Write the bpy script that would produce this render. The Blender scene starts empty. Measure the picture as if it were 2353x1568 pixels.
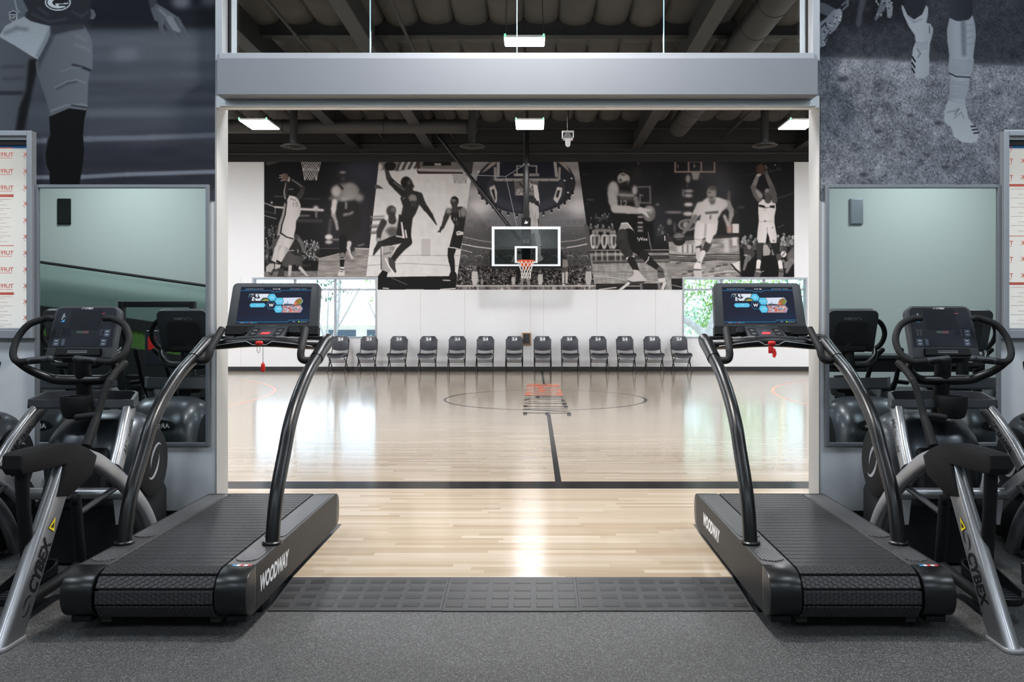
import bpy, bmesh, math, random
import numpy as np
from mathutils import Vector, Matrix, Euler

C = bpy.context.scene.collection
SC = bpy.context.scene
PI = math.pi
rnd = random.Random(7)
RS = np.random.RandomState(11)

# ------------------------------------------------------------------ camera, world, lights, exposure
FPX = 1880.0                       # focal length in pixels of the 2353 wide frame
EYE = 1.5
cam = bpy.data.objects.new('camera', bpy.data.cameras.new('camera'))
C.objects.link(cam)
cam.location = (0, 0, EYE)
cam.rotation_euler = (PI / 2, 0, 0)
cam.data.sensor_width = 36.0
cam.data.lens = 36.0 * FPX / 2353.0
cam.data.shift_x = (1176.5 - 1228.0) / 2353.0
cam.data.shift_y = (730.0 - 784.0) / 2353.0
cam.data.clip_start = 0.05
cam.data.clip_end = 300
SC.camera = cam

SC.view_settings.view_transform = 'Standard'
SC.view_settings.look = 'None'
SC.view_settings.exposure = 0.0
SC.view_settings.gamma = 1.0
SC.view_settings.use_curve_mapping = False
SC.cycles.use_denoising = True
SC.cycles.max_bounces = 10
SC.cycles.diffuse_bounces = 5
SC.cycles.glossy_bounces = 5
SC.cycles.transparent_max_bounces = 12
SC.cycles.sample_clamp_indirect = 8.0
SC.cycles.caustics_reflective = False
SC.cycles.caustics_refractive = False

W = bpy.data.worlds.new('sky')
SC.world = W
W.use_nodes = True
_n = W.node_tree.nodes
_n['Background'].inputs[0].default_value = (0.62, 0.80, 1.0, 1)
_n['Background'].inputs[1].default_value = 2.6

def lin(c):
    """sRGB 0..255 to linear"""
    if not hasattr(c, '__len__'):
        c = (c, c, c)
    return tuple((v / 255 / 12.92) if v <= 10.3 else ((v / 255 + 0.055) / 1.055) ** 2.4 for v in c[:3])

def light(name, kind, loc, rot, energy, color=(1, 1, 1), size=1.0, size_y=None):
    d = bpy.data.lights.new(name, kind)
    d.energy = energy
    d.color = color
    if kind == 'AREA':
        d.shape = 'RECTANGLE'
        d.size = size
        d.size_y = size_y or size
    if kind == 'SUN':
        d.angle = size
    o = bpy.data.objects.new(name, d)
    o.location = loc
    o.rotation_euler = rot
    C.objects.link(o)
    return o

# lamps of the court that stay out of view behind the dividing wall
for lx, ly in ((-6.0, 12.3), (5.8, 12.3), (-6.0, 7.6), (-0.1, 7.6), (5.8, 7.6), (-11, 12), (11, 12), (-11, 18), (11, 18)):
    light('court_lamp', 'AREA', (lx, ly, 5.7), (0, 0, 0), 278, (0.935, 0.968, 1.0), 0.6, 1.2)
light('sun', 'SUN', (0, 0, 40), (math.radians(48), 0, math.radians(-25)), 11.0, (1, 0.97, 0.93), 0.01)
# ceiling lamps of the training room (above and behind the camera)
for lx, ly, e, col in ((-0.05, 4.75, 175, (1.0, 0.955, 0.90)), (-6.2, 2.7, 115, (0.82, 0.91, 1.0)),
                       (6.0, 2.7, 115, (0.82, 0.91, 1.0)), (-0.1, -2.4, 95, (0.86, 0.93, 1.0)),
                       (-8.6, -4.0, 150, (0.86, 0.96, 1.0)), (8.3, -4.0, 150, (0.86, 0.96, 1.0)),
                       (-3.3, 3.3, 72, (0.82, 0.91, 1.0)), (3.1, 3.3, 72, (0.82, 0.91, 1.0)),
                       (-3.6, -2.4, 110, (0.78, 0.89, 1.0)), (3.4, -2.4, 110, (0.78, 0.89, 1.0))):
    light('ceiling_lamp', 'AREA', (lx, ly, 4.75 if ly > 4 else 5.55), (0, 0, 0), e, col, 0.6, 0.5 if ly > 4 else 1.2)

# ------------------------------------------------------------------ materials
def nmat(name):
    m = bpy.data.materials.new(name)
    m.use_nodes = True
    nt = m.node_tree
    return m, nt, nt.nodes['Principled BSDF'], nt.links.new

def N(nt, typ, **kw):
    n = nt.nodes.new(typ)
    for k, v in kw.items():
        if k.startswith('i_'):
            key = k[2:].replace('_', ' ')
            n.inputs[int(key) if key.isdigit() else key].default_value = v
        else:
            setattr(n, k, v)
    return n

def mat(name, col, rough=0.5, metal=0.0, var=0.06, vscale=6.0, bump=0.0, bscale=120.0, spec=0.5, coat=0.0):
    """procedural surface: base colour with soft noise variation and an optional fine bump"""
    m, nt, b, L = nmat(name)
    c = lin(col)
    tc = N(nt, 'ShaderNodeTexCoord')
    nz = N(nt, 'ShaderNodeTexNoise', i_Scale=vscale, i_Detail=3.0)
    L(tc.outputs['Object'], nz.inputs['Vector'])
    rp = N(nt, 'ShaderNodeValToRGB')
    rp.color_ramp.elements[0].position = 0.3
    rp.color_ramp.elements[1].position = 0.7
    rp.color_ramp.elements[0].color = tuple(v * (1 - var) for v in c) + (1,)
    rp.color_ramp.elements[1].color = tuple(min(1, v * (1 + var)) for v in c) + (1,)
    L(nz.outputs['Fac'], rp.inputs[0])
    L(rp.outputs[0], b.inputs['Base Color'])
    b.inputs['Roughness'].default_value = rough
    b.inputs['Metallic'].default_value = metal
    b.inputs['Specular IOR Level'].default_value = spec
    b.inputs['Coat Weight'].default_value = coat
    b.inputs['Coat Roughness'].default_value = 0.15
    if bump:
        n2 = N(nt, 'ShaderNodeTexNoise', i_Scale=bscale, i_Detail=2.0)
        L(tc.outputs['Object'], n2.inputs['Vector'])
        bp = N(nt, 'ShaderNodeBump', i_Strength=bump, i_Distance=0.004)
        L(n2.outputs['Fac'], bp.inputs['Height'])
        L(bp.outputs[0], b.inputs['Normal'])
    return m

def emit(name, col, strength):
    m, nt, b, L = nmat(name)
    b.inputs['Base Color'].default_value = (0.8, 0.8, 0.8, 1)
    b.inputs['Emission Color'].default_value = tuple(col) + (1,)
    b.inputs['Emission Strength'].default_value = strength
    return m

def attr_mat(name, gain=1.0, rough=0.55, emission=0.0):
    """print or screen whose colours sit in the mesh's colour attribute"""
    m, nt, b, L = nmat(name)
    a = N(nt, 'ShaderNodeAttribute', attribute_name='Col')
    mx = N(nt, 'ShaderNodeMix', data_type='RGBA', blend_type='MULTIPLY')
    mx.inputs[0].default_value = 1
    mx.inputs[7].default_value = (gain, gain, gain, 1)
    L(a.outputs['Color'], mx.inputs[6])
    if emission:
        b.inputs['Base Color'].default_value = (0.01, 0.01, 0.012, 1)
        L(mx.outputs[2], b.inputs['Emission Color'])
        b.inputs['Emission Strength'].default_value = emission
    else:
        L(mx.outputs[2], b.inputs['Base Color'])
    b.inputs['Roughness'].default_value = rough
    b.inputs['Specular IOR Level'].default_value = 0.12
    return m

def hexmat(name, col, line, size, width=0.08, rough=0.5, bump=0.5, metal=0.0, wrapped=None):
    """hexagon tread in the part's local xy / yz plane"""
    m, nt, b, L = nmat(name)
    tc = N(nt, 'ShaderNodeTexCoord')
    sp = N(nt, 'ShaderNodeSeparateXYZ')
    L(tc.outputs['Object'], sp.inputs[0])
    def mth(op, x, y):
        n_ = N(nt, 'ShaderNodeMath', operation=op)
        for i_, q_ in enumerate((x, y)):
            if isinstance(q_, (int, float)): n_.inputs[i_].default_value = q_
            else: L(q_, n_.inputs[i_])
        return n_.outputs[0]
    run = sp.outputs['Y']
    if wrapped:                                  # follow the belt round its near roller
        fy_, rz_, rad_ = wrapped
        phi = mth('ARCTAN2', mth('SUBTRACT', sp.outputs['Z'], rz_), mth('SUBTRACT', fy_, sp.outputs['Y']))
        arc_ = mth('SUBTRACT', fy_, mth('MULTIPLY', mth('SUBTRACT', PI / 2, phi), rad_))
        near_ = mth('LESS_THAN', sp.outputs['Y'], fy_)
        run = mth('ADD', mth('MULTIPLY', near_, arc_), mth('MULTIPLY', mth('SUBTRACT', 1.0, near_), sp.outputs['Y']))
    cb = N(nt, 'ShaderNodeCombineXYZ')
    L(run, cb.inputs[0]); L(sp.outputs['X'], cb.inputs[1])
    scl = N(nt, 'ShaderNodeVectorMath', operation='SCALE')
    scl.inputs['Scale'].default_value = 1.0 / size
    L(cb.outputs[0], scl.inputs[0])
    r = (1.0, 1.7320508, 1.0); h = (0.5, 0.8660254, 0.5)
    def wrap(src, off):
        a = N(nt, 'ShaderNodeVectorMath', operation='ADD'); a.inputs[1].default_value = off
        L(src, a.inputs[0])
        mo = N(nt, 'ShaderNodeVectorMath', operation='MODULO'); mo.inputs[1].default_value = r
        L(a.outputs[0], mo.inputs[0])
        s = N(nt, 'ShaderNodeVectorMath', operation='SUBTRACT'); s.inputs[1].default_value = h
        L(mo.outputs[0], s.inputs[0])
        z = N(nt, 'ShaderNodeVectorMath', operation='MULTIPLY'); z.inputs[1].default_value = (1, 1, 0)
        L(s.outputs[0], z.inputs[0])
        ab = N(nt, 'ShaderNodeVectorMath', operation='ABSOLUTE'); L(z.outputs[0], ab.inputs[0])
        d = N(nt, 'ShaderNodeVectorMath', operation='DOT_PRODUCT'); d.inputs[1].default_value = (0.5, 0.8660254, 0)
        L(ab.outputs[0], d.inputs[0])
        sx = N(nt, 'ShaderNodeSeparateXYZ'); L(ab.outputs[0], sx.inputs[0])
        mxx = N(nt, 'ShaderNodeMath', operation='MAXIMUM')
        L(d.outputs['Value'], mxx.inputs[0]); L(sx.outputs[0], mxx.inputs[1])
        return mxx
    m1 = wrap(scl.outputs[0], (200 * r[0], 200 * r[1], 0))
    m2 = wrap(scl.outputs[0], (200 * r[0] + .5, 200 * r[1] + .8660254, 0))
    mn = N(nt, 'ShaderNodeMath', operation='MINIMUM')
    L(m1.outputs[0], mn.inputs[0]); L(m2.outputs[0], mn.inputs[1])
    rp = N(nt, 'ShaderNodeValToRGB')
    e = rp.color_ramp.elements
    e[0].position = 0.5 - width; e[0].color = lin(col) + (1,)
    e[1].position = 0.5 - width * 0.45; e[1].color = lin(line) + (1,)
    L(mn.outputs[0], rp.inputs[0]); L(rp.outputs[0], b.inputs['Base Color'])
    bp = N(nt, 'ShaderNodeBump', i_Strength=bump, i_Distance=0.003, invert=True)
    mr = N(nt, 'ShaderNodeMapRange'); mr.inputs[1].default_value = 0.5 - width; mr.inputs[2].default_value = 0.5
    L(mn.outputs[0], mr.inputs[0]); L(mr.outputs[0], bp.inputs['Height'])
    L(bp.outputs[0], b.inputs['Normal'])
    b.inputs['Roughness'].default_value = rough
    b.inputs['Metallic'].default_value = metal
    return m

def glass_mat(name, tint=(0.9, 0.95, 0.94), refl=0.08):
    m, nt, b, L = nmat(name)
    nt.nodes.remove(b)
    t = N(nt, 'ShaderNodeBsdfTransparent'); t.inputs[0].default_value = tuple(tint) + (1,)
    g = N(nt, 'ShaderNodeBsdfGlossy'); g.inputs['Roughness'].default_value = 0.02
    fr = N(nt, 'ShaderNodeFresnel'); fr.inputs[0].default_value = 1.35
    ml = N(nt, 'ShaderNodeMath', operation='MULTIPLY'); ml.inputs[1].default_value = refl / 0.04
    L(fr.outputs[0], ml.inputs[0])
    ml.use_clamp = True
    mx = N(nt, 'ShaderNodeMixShader')
    L(ml.outputs[0], mx.inputs[0]); L(t.outputs[0], mx.inputs[1]); L(g.outputs[0], mx.inputs[2])
    L(mx.outputs[0], nt.nodes['Material Output'].inputs[0])
    return m

def mirror_mat():
    m, nt, b, L = nmat('mirror_glass')
    b.inputs['Metallic'].default_value = 1
    b.inputs['Roughness'].default_value = 0.0
    b.inputs['Base Color'].default_value = (0.79, 0.85, 0.842, 1)
    return m

def wood_floor_mat():
    m, nt, b, L = nmat('maple_floor')
    tc = N(nt, 'ShaderNodeTexCoord')
    sx = N(nt, 'ShaderNodeSeparateXYZ'); L(tc.outputs['Object'], sx.inputs[0])
    def mth(op, x, y=None):
        n_ = N(nt, 'ShaderNodeMath', operation=op)
        for i_, q_ in enumerate((x, y)):
            if q_ is None: continue
            if isinstance(q_, (int, float)): n_.inputs[i_].default_value = q_
            else: L(q_, n_.inputs[i_])
        return n_.outputs[0]
    row = mth('FLOOR', mth('DIVIDE', sx.outputs['Y'], 0.057))       # strips run across the opening
    w1 = N(nt, 'ShaderNodeTexWhiteNoise', noise_dimensions='1D'); L(row, w1.inputs['W'])
    cell = mth('FLOOR', mth('ADD', mth('DIVIDE', sx.outputs['X'], 0.92), mth('MULTIPLY', w1.outputs['Value'], 37.0)))
    cv2 = N(nt, 'ShaderNodeCombineXYZ'); L(cell, cv2.inputs[0]); L(row, cv2.inputs[1])
    br = N(nt, 'ShaderNodeTexWhiteNoise', noise_dimensions='2D'); L(cv2.outputs[0], br.inputs['Vector'])
    rp = N(nt, 'ShaderNodeValToRGB')
    e = rp.color_ramp.elements
    e[0].position = 0.0; e[0].color = lin((170, 150, 127)) + (1,)
    e[1].position = 1.0; e[1].color = lin((196, 181, 163)) + (1,)
    k = e.new(0.35); k.color = lin((180, 162, 140)) + (1,)
    k = e.new(0.75); k.color = lin((187, 170, 149)) + (1,)
    L(br.outputs['Value'], rp.inputs[0])
    mp = N(nt, 'ShaderNodeMapping'); mp.inputs['Scale'].default_value = (2.2, 60, 1)
    L(tc.outputs['Object'], mp.inputs[0])
    gr = N(nt, 'ShaderNodeTexNoise', i_Scale=1.0, i_Detail=5.0, i_Roughness=0.6)
    L(mp.outputs[0], gr.inputs['Vector'])
    mx = N(nt, 'ShaderNodeMix', data_type='RGBA', blend_type='OVERLAY')
    mx.inputs[0].default_value = 0.22
    L(rp.outputs[0], mx.inputs[6]); L(gr.outputs['Fac'], mx.inputs[7])
    L(mx.outputs[2], b.inputs['Base Color'])
    # slightly uneven varnish: reflections smear along the view
    mp2 = N(nt, 'ShaderNodeMapping'); mp2.inputs['Scale'].default_value = (1.2, 17, 1)
    L(tc.outputs['Object'], mp2.inputs[0])
    n2 = N(nt, 'ShaderNodeTexNoise', i_Scale=1.0, i_Detail=2.0)
    L(mp2.outputs[0], n2.inputs['Vector'])
    bp = N(nt, 'ShaderNodeBump', i_Strength=0.10, i_Distance=0.004)
    L(n2.outputs['Fac'], bp.inputs['Height'])
    L(bp.outputs[0], b.inputs['Normal'])
    b.inputs['Roughness'].default_value = 0.185
    b.inputs['Anisotropic'].default_value = 0.9
    tg = N(nt, 'ShaderNodeCombineXYZ'); tg.inputs[1].default_value = 1.0
    L(tg.outputs[0], b.inputs['Tangent'])
    b.inputs['Specular IOR Level'].default_value = 0.22
    b.inputs['Coat Weight'].default_value = 0.75
    b.inputs['Coat Roughness'].default_value = 0.11
    b.inputs['Coat IOR'].default_value = 1.45
    return m

def film_mat():
    m, nt, b, L = nmat('protective_film')
    b.inputs['Base Color'].default_value = lin((232, 230, 224)) + (1,)
    b.inputs['Roughness'].default_value = 0.45
    t = N(nt, 'ShaderNodeBsdfTranslucent'); t.inputs[0].default_value = lin((240, 240, 238)) + (1,)
    mx = N(nt, 'ShaderNodeMixShader'); mx.inputs[0].default_value = 0.7
    L(b.outputs[0], mx.inputs[1]); L(t.outputs[0], mx.inputs[2])
    L(mx.outputs[0], nt.nodes['Material Output'].inputs[0])
    return m

def rubber_floor_mat():
    m, nt, b, L = nmat('speckled_rubber')
    tc = N(nt, 'ShaderNodeTexCoord')
    vo = N(nt, 'ShaderNodeTexVoronoi', i_Scale=260.0)
    L(tc.outputs['Object'], vo.inputs['Vector'])
    sp = N(nt, 'ShaderNodeSeparateColor'); L(vo.outputs['Color'], sp.inputs[0])
    rp = N(nt, 'ShaderNodeValToRGB')
    e = rp.color_ramp.elements
    e[0].position = 0.0; e[0].color = lin(46) + (1,)
    e[1].position = 1.0; e[1].color = lin(124) + (1,)
    k = e.new(0.45); k.color = lin(66) + (1,)
    k = e.new(0.8); k.color = lin(84) + (1,)
    L(sp.outputs[0], rp.inputs[0])
    nz = N(nt, 'ShaderNodeTexNoise', i_Scale=1.3, i_Detail=4.0)
    L(tc.outputs['Object'], nz.inputs['Vector'])
    mx = N(nt, 'ShaderNodeMix', data_type='RGBA', blend_type='OVERLAY'); mx.inputs[0].default_value = 0.25
    L(rp.outputs[0], mx.inputs[6]); L(nz.outputs['Fac'], mx.inputs[7])
    L(mx.outputs[2], b.inputs['Base Color'])
    b.inputs['Roughness'].default_value = 0.62
    bp = N(nt, 'ShaderNodeBump', i_Strength=0.25, i_Distance=0.002)
    L(vo.outputs['Distance'], bp.inputs['Height']); L(bp.outputs[0], b.inputs['Normal'])
    return m

def leaf_mat(name, c1, c2):
    m, nt, b, L = nmat(name)
    g = N(nt, 'ShaderNodeTexNoise', i_Scale=3.0)
    rp = N(nt, 'ShaderNodeValToRGB')
    rp.color_ramp.elements[0].position = .35; rp.color_ramp.elements[1].position = .65
    rp.color_ramp.elements[0].color = lin(c1) + (1,)
    rp.color_ramp.elements[1].color = lin(c2) + (1,)
    L(g.outputs['Fac'], rp.inputs[0]); L(rp.outputs[0], b.inputs['Base Color'])
    b.inputs['Roughness'].default_value = .5
    b.inputs['Transmission Weight'].default_value = 0.0
    return m

M = {}
M['wall'] = mat('painted_wall', (224, 227, 231), 0.6, var=0.02, vscale=1.5, bump=0.05, bscale=300)
M['wall_gym'] = mat('gym_wall_paint', (223, 224, 226), 0.6, var=0.02, vscale=0.8)
M['wall_back'] = mat('back_wall_paint', (200, 205, 202), 0.7, var=0.015, vscale=0.5)
M['readout'] = mat('console_readout', (24, 27, 34), .22, var=.05)
M['jamb'] = mat('jamb_paint', (166, 165, 163), 0.55, var=0.01)
M['black_paint'] = mat('black_paint', (17, 17, 18), 0.7)
M['ceil_dark'] = mat('painted_insulation', (58, 57, 56), 0.8, var=0.15, vscale=2.5, bump=0.4, bscale=8)
M['steel_dark'] = mat('painted_steel_dark', (17, 17, 17), 0.7)
M['steel_mid'] = mat('painted_steel_brown', (38, 37, 36), 0.65)
M['alu'] = mat('anodised_aluminium', (160, 165, 172), 0.45, metal=0.25, var=0.03)
M['track'] = mat('track_paint', (224, 228, 232), 0.5, var=0.01)
M['header'] = mat('header_paint', (124, 129, 138), 0.5, var=0.01)
M['alu_dark'] = mat('frame_grey', (138, 143, 150), 0.42, metal=0.45, var=0.03)
M['base'] = mat('rubber_baseboard', (28, 27, 28), 0.5)
M['wood'] = wood_floor_mat()
M['rubber'] = rubber_floor_mat()
M['line_black'] = mat('court_black', (20, 19, 21), 0.15, var=0.1, spec=0.06)
M['line_orange'] = mat('court_orange', (214, 98, 62), 0.22, var=0.08)
M['line_pink'] = mat('court_faded_orange', (222, 150, 124), 0.22, var=0.08)
M['matrub'] = mat('ramp_rubber', (50, 50, 52), 0.5, var=0.15, vscale=3)
M['matrub2'] = mat('ramp_rubber_ridge', (38, 38, 40), 0.45)
M['black'] = mat('black_plastic', (18, 19, 21), 0.6, var=0.1, spec=0.2)
M['black2'] = mat('satin_black_metal', (14, 15, 17), 0.32, metal=0.1, var=0.1)
M['blackfoam'] = mat('black_grip', (21, 21, 23), 0.65, spec=0.3, bump=0.15, bscale=400)
M['charcoal'] = mat('charcoal_plastic', (40, 43, 48), 0.45, var=0.08)
M['side'] = mat('treadmill_side_panel', (34, 33, 33), 0.5, var=0.06, spec=0.25)
M['deckplate'] = mat('deck_plate_metal', (78, 77, 78), 0.4, metal=0.4, var=0.08)
M['belt'] = hexmat('slat_rubber', (42, 42, 45), (9, 9, 10), 0.024, 0.09, 0.5, 0.8, 0.0, (-.755, .182, .118))
M['pad'] = hexmat('tread_pad', (104, 104, 107), (22, 22, 24), 0.018, 0.17, 0.35, 1.0, 0.3)
M['tray'] = mat('tray_metal', (84, 86, 92), 0.35, metal=0.5)
M['silver'] = mat('silver_paint', (150, 151, 154), 0.3, metal=0.75, var=0.04, coat=0.3)
M['silver2'] = mat('grey_silver_paint', (168, 169, 173), 0.36, metal=0.55, var=0.05)
M['dome'] = mat('grey_metallic_shroud', (58, 62, 68), 0.36, metal=0.45, var=0.05, coat=0.15)
M['chrome'] = mat('chrome', (205, 207, 210), 0.15, metal=1.0, var=0.02)
M['white'] = mat('white_print', (226, 228, 230), 0.5, var=0.01)
M['greyprint'] = mat('grey_print', (150, 154, 160), 0.5, var=0.01)
M['blackprint'] = mat('black_print', (16, 16, 18), 0.5)
M['red'] = mat('red_plastic', (206, 36, 30), 0.4)
M['redbtn'] = mat('red_button', (206, 62, 70), 0.4)
M['blue'] = mat('blue_print', (60, 150, 200), 0.4)
M['green'] = mat('green_print', (70, 160, 90), 0.4)
M['yellow'] = mat('yellow_sticker', (238, 214, 34), 0.45)
M['vinyl'] = mat('black_vinyl', (38, 40, 48), 0.32, var=0.12)
M['mirror'] = mirror_mat()
M['glass'] = glass_mat('clear_glass', (0.93, 0.96, 0.96), 0.05)
M['glass_tint'] = glass_mat('greenish_glass', (0.88, 0.95, 0.93), 0.03)
M['board_glass'] = glass_mat('backboard_glass', (0.62, 0.68, 0.68), 0.04)
M['film'] = film_mat()
M['filmred'] = mat('film_red_print', (224, 104, 90), 0.5)
M['filmgrey'] = mat('film_fine_print', (205, 178, 170), 0.5)
M['filmblue'] = mat('blue_tape', (30, 120, 190), 0.5)
M['lampglow'] = emit('lamp_diffuser', (0.98, 0.985, 1.0), 116)
M['lampgreen'] = emit('lamp_end_green', (0.08, 0.8, 0.35), 1.2)
M['net'] = mat('net_cord', (226, 222, 216), 0.7)
M['rim'] = mat('rim_orange', (235, 88, 36), 0.35)
M['boardwhite'] = mat('backboard_white', (226, 232, 238), 0.4, var=0.01)
M['turf'] = mat('green_turf', (70, 110, 44), 0.9, var=0.3, vscale=30, bump=0.6)
M['brownwood'] = mat('wooden_box_frame', (150, 112, 74), 0.5)
M['bark'] = mat('pale_bark', (214, 206, 200), 0.8, var=0.15, vscale=8)
M['leaf'] = leaf_mat('bright_leaves', (120, 170, 60), (205, 225, 150))
M['leaf2'] = leaf_mat('blue_green_leaves', (70, 120, 90), (160, 200, 170))
M['stucco'] = mat('white_stucco', (240, 238, 236), 0.8)
M['roofing'] = mat('pale_roof', (226, 226, 230), 0.7)
M['shade_blue'] = mat('dark_window_band', (70, 92, 120), 0.4)
M['ground'] = mat('pale_paving', (214, 210, 200), 0.8)

# ------------------------------------------------------------------ mesh helpers
class MB:
    """collects shapes into one mesh"""
    def __init__(s):
        s.v, s.f = [], []
    def add(s, vs, fs):
        o = len(s.v)
        s.v += [tuple(p) for p in vs]
        s.f += [tuple(i + o for i in f) for f in fs]
        return s
    def box(s, a, b, bev=0.0, mtx=None):
        (x0, y0, z0), (x1, y1, z1) = a, b
        x0, x1 = min(x0, x1), max(x0, x1); y0, y1 = min(y0, y1), max(y0, y1); z0, z1 = min(z0, z1), max(z0, z1)
        bm = bmesh.new()
        bmesh.ops.create_cube(bm, size=1)
        for v in bm.verts:
            v.co = Vector(((x0 + x1) / 2 + v.co.x * (x1 - x0), (y0 + y1) / 2 + v.co.y * (y1 - y0), (z0 + z1) / 2 + v.co.z * (z1 - z0)))
        if bev > 0:
            bev = min(bev, .45 * min(x1 - x0, y1 - y0, z1 - z0))
            bmesh.ops.bevel(bm, geom=bm.edges[:], offset=bev, segments=3, profile=.5, affect='EDGES')
        return s._bm(bm, mtx)
    def _bm(s, bm, mtx=None):
        if mtx is not None:
            bm.transform(mtx)
        bm.verts.index_update()
        s.add([v.co[:] for v in bm.verts], [[v.index for v in f.verts] for f in bm.faces])
        bm.free()
        return s
    def prism(s, pts, axis, a, b, bev=0.0, mtx=None):
        """2-D outline pushed along an axis; axis 'x': pts=(y,z), 'y': pts=(x,z), 'z': pts=(x,y)"""
        def p3(p, t):
            return {'x': (t, p[0], p[1]), 'y': (p[0], t, p[1]), 'z': (p[0], p[1], t)}[axis]
        n = len(pts)
        bm = bmesh.new()
        va = [bm.verts.new(p3(p, a)) for p in pts]
        vb = [bm.verts.new(p3(p, b)) for p in pts]
        fa = bm.faces.new(va); fb = bm.faces.new(vb[::-1])
        for i in range(n):
            bm.faces.new((va[i], vb[i], vb[(i + 1) % n], va[(i + 1) % n]))
        bmesh.ops.recalc_face_normals(bm, faces=bm.faces[:])
        if bev > 0:
            ed = [e for e in bm.edges if (fa in e.link_faces or fb in e.link_faces)]
            bmesh.ops.bevel(bm, geom=ed, offset=bev, segments=2, profile=.5, affect='EDGES')
        bmesh.ops.triangulate(bm, faces=[f for f in bm.faces if len(f.verts) > 4])
        return s._bm(bm, mtx)
    def tube(s, path, r, n=14, smooth=0, ry=None, caps=True, up=(0, 0, 1)):
        """round (or flat-oval) bar along a path; r may be one value or one per point"""
        P = [Vector(p) for p in path]
        R = list(r) if hasattr(r, '__len__') else [r] * len(P)
        if smooth:
            P, R = spline(P, R, smooth)
        m = len(P)
        vs, fs = [], []
        prev = None
        for i in range(m):
            t = (P[min(i + 1, m - 1)] - P[max(i - 1, 0)])
            if t.length < 1e-9: t = Vector((0, 0, 1))
            t.normalize()
            if prev is None:
                u = Vector(up)
                if abs(u.dot(t)) > .95: u = Vector((1, 0, 0)) if abs(t.x) < .9 else Vector((0, 1, 0))
                a = (u - t * u.dot(t)).normalized()
            else:
                a = (prev - t * prev.dot(t)).normalized()
            prev = a
            b = t.cross(a)
            k = 1.0 if ry is None else ry / r if not hasattr(r, '__len__') else ry
            for j in range(n):
                an = 2 * PI * j / n
                vs.append(P[i] + a * (math.cos(an) * R[i]) + b * (math.sin(an) * R[i] * k))
        for i in range(m - 1):
            for j in range(n):
                fs.append((i * n + j, i * n + (j + 1) % n, (i + 1) * n + (j + 1) % n, (i + 1) * n + j))
        if caps:
            fs.append(tuple(range(n))[::-1]); fs.append(tuple((m - 1) * n + j for j in range(n)))
        return s.add(vs, fs)
    def sweep(s, path, sec, up=(1, 0, 0), caps=True, scale=None):
        """any closed section (list of (u,v)) carried along a path; u lies along `up`"""
        P = [Vector(p) for p in path]
        m, n = len(P), len(sec)
        vs, fs = [], []
        U = Vector(up)
        for i in range(m):
            t = (P[min(i + 1, m - 1)] - P[max(i - 1, 0)]).normalized()
            a = (U - t * U.dot(t)).normalized()
            b = t.cross(a)
            k = scale[i] if scale else 1
            for (x, y) in sec:
                vs.append(P[i] + a * x * k + b * y * k)
        for i in range(m - 1):
            for j in range(n):
                fs.append((i * n + j, i * n + (j + 1) % n, (i + 1) * n + (j + 1) % n, (i + 1) * n + j))
        if caps:
            fs.append(tuple(range(n))[::-1]); fs.append(tuple((m - 1) * n + j for j in range(n)))
        return s.add(vs, fs)
    def lathe(s, prof, n=24, axis='z', c=(0, 0, 0)):
        vs, fs = [], []
        m = len(prof)
        for (r, h) in prof:
            for j in range(n):
                a = 2 * PI * j / n
                x, y = r * math.cos(a), r * math.sin(a)
                p = {'z': (x, y, h), 'x': (h, x, y), 'y': (x, h, y)}[axis]
                vs.append((p[0] + c[0], p[1] + c[1], p[2] + c[2]))
        for i in range(m - 1):
            for j in range(n):
                fs.append((i * n + j, i * n + (j + 1) % n, (i + 1) * n + (j + 1) % n, (i + 1) * n + j))
        if prof[0][0] > 1e-6: fs.append(tuple(range(n))[::-1])
        if prof[-1][0] > 1e-6: fs.append(tuple((m - 1) * n + j for j in range(n)))
        return s.add(vs, fs)
    def ellipsoid(s, c, r, nu=20, nv=12, p=2.0, mtx=None):
        """(super)ellipsoid"""
        def sg(v, e): return math.copysign(abs(v) ** e, v)
        e = 2.0 / p
        vs, fs = [], []
        for i in range(nv + 1):
            th = -PI / 2 + PI * i / nv
            for j in range(nu):
                ph = 2 * PI * j / nu
                q = Vector((c[0] + r[0] * sg(math.cos(th), e) * sg(math.cos(ph), e),
                            c[1] + r[1] * sg(math.cos(th), e) * sg(math.sin(ph), e),
                            c[2] + r[2] * sg(math.sin(th), e)))
                vs.append(mtx @ q if mtx is not None else q)
        for i in range(nv):
            for j in range(nu):
                fs.append((i * nu + j, i * nu + (j + 1) % nu, (i + 1) * nu + (j + 1) % nu, (i + 1) * nu + j))
        return s.add(vs, fs)
    def build(s, name, m, parent=None, smooth=35, loc=None):
        me = bpy.data.meshes.new(name)
        me.from_pydata(s.v, [], s.f)
        bm = bmesh.new(); bm.from_mesh(me)
        bmesh.ops.remove_doubles(bm, verts=bm.verts[:], dist=1e-6)
        bmesh.ops.recalc_face_normals(bm, faces=bm.faces[:])
        bm.to_mesh(me); bm.free()
        if smooth:
            me.shade_smooth()
            me.set_sharp_from_angle(angle=math.radians(smooth))
        return link(name, me, m, parent, loc)

def link(name, me, m, parent=None, loc=None):
    o = bpy.data.objects.new(name, me)
    if m is not None and not me.materials:
        me.materials.append(m)
    C.objects.link(o)
    if parent is not None: o.parent = parent
    if loc is not None: o.location = loc
    return o

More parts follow.
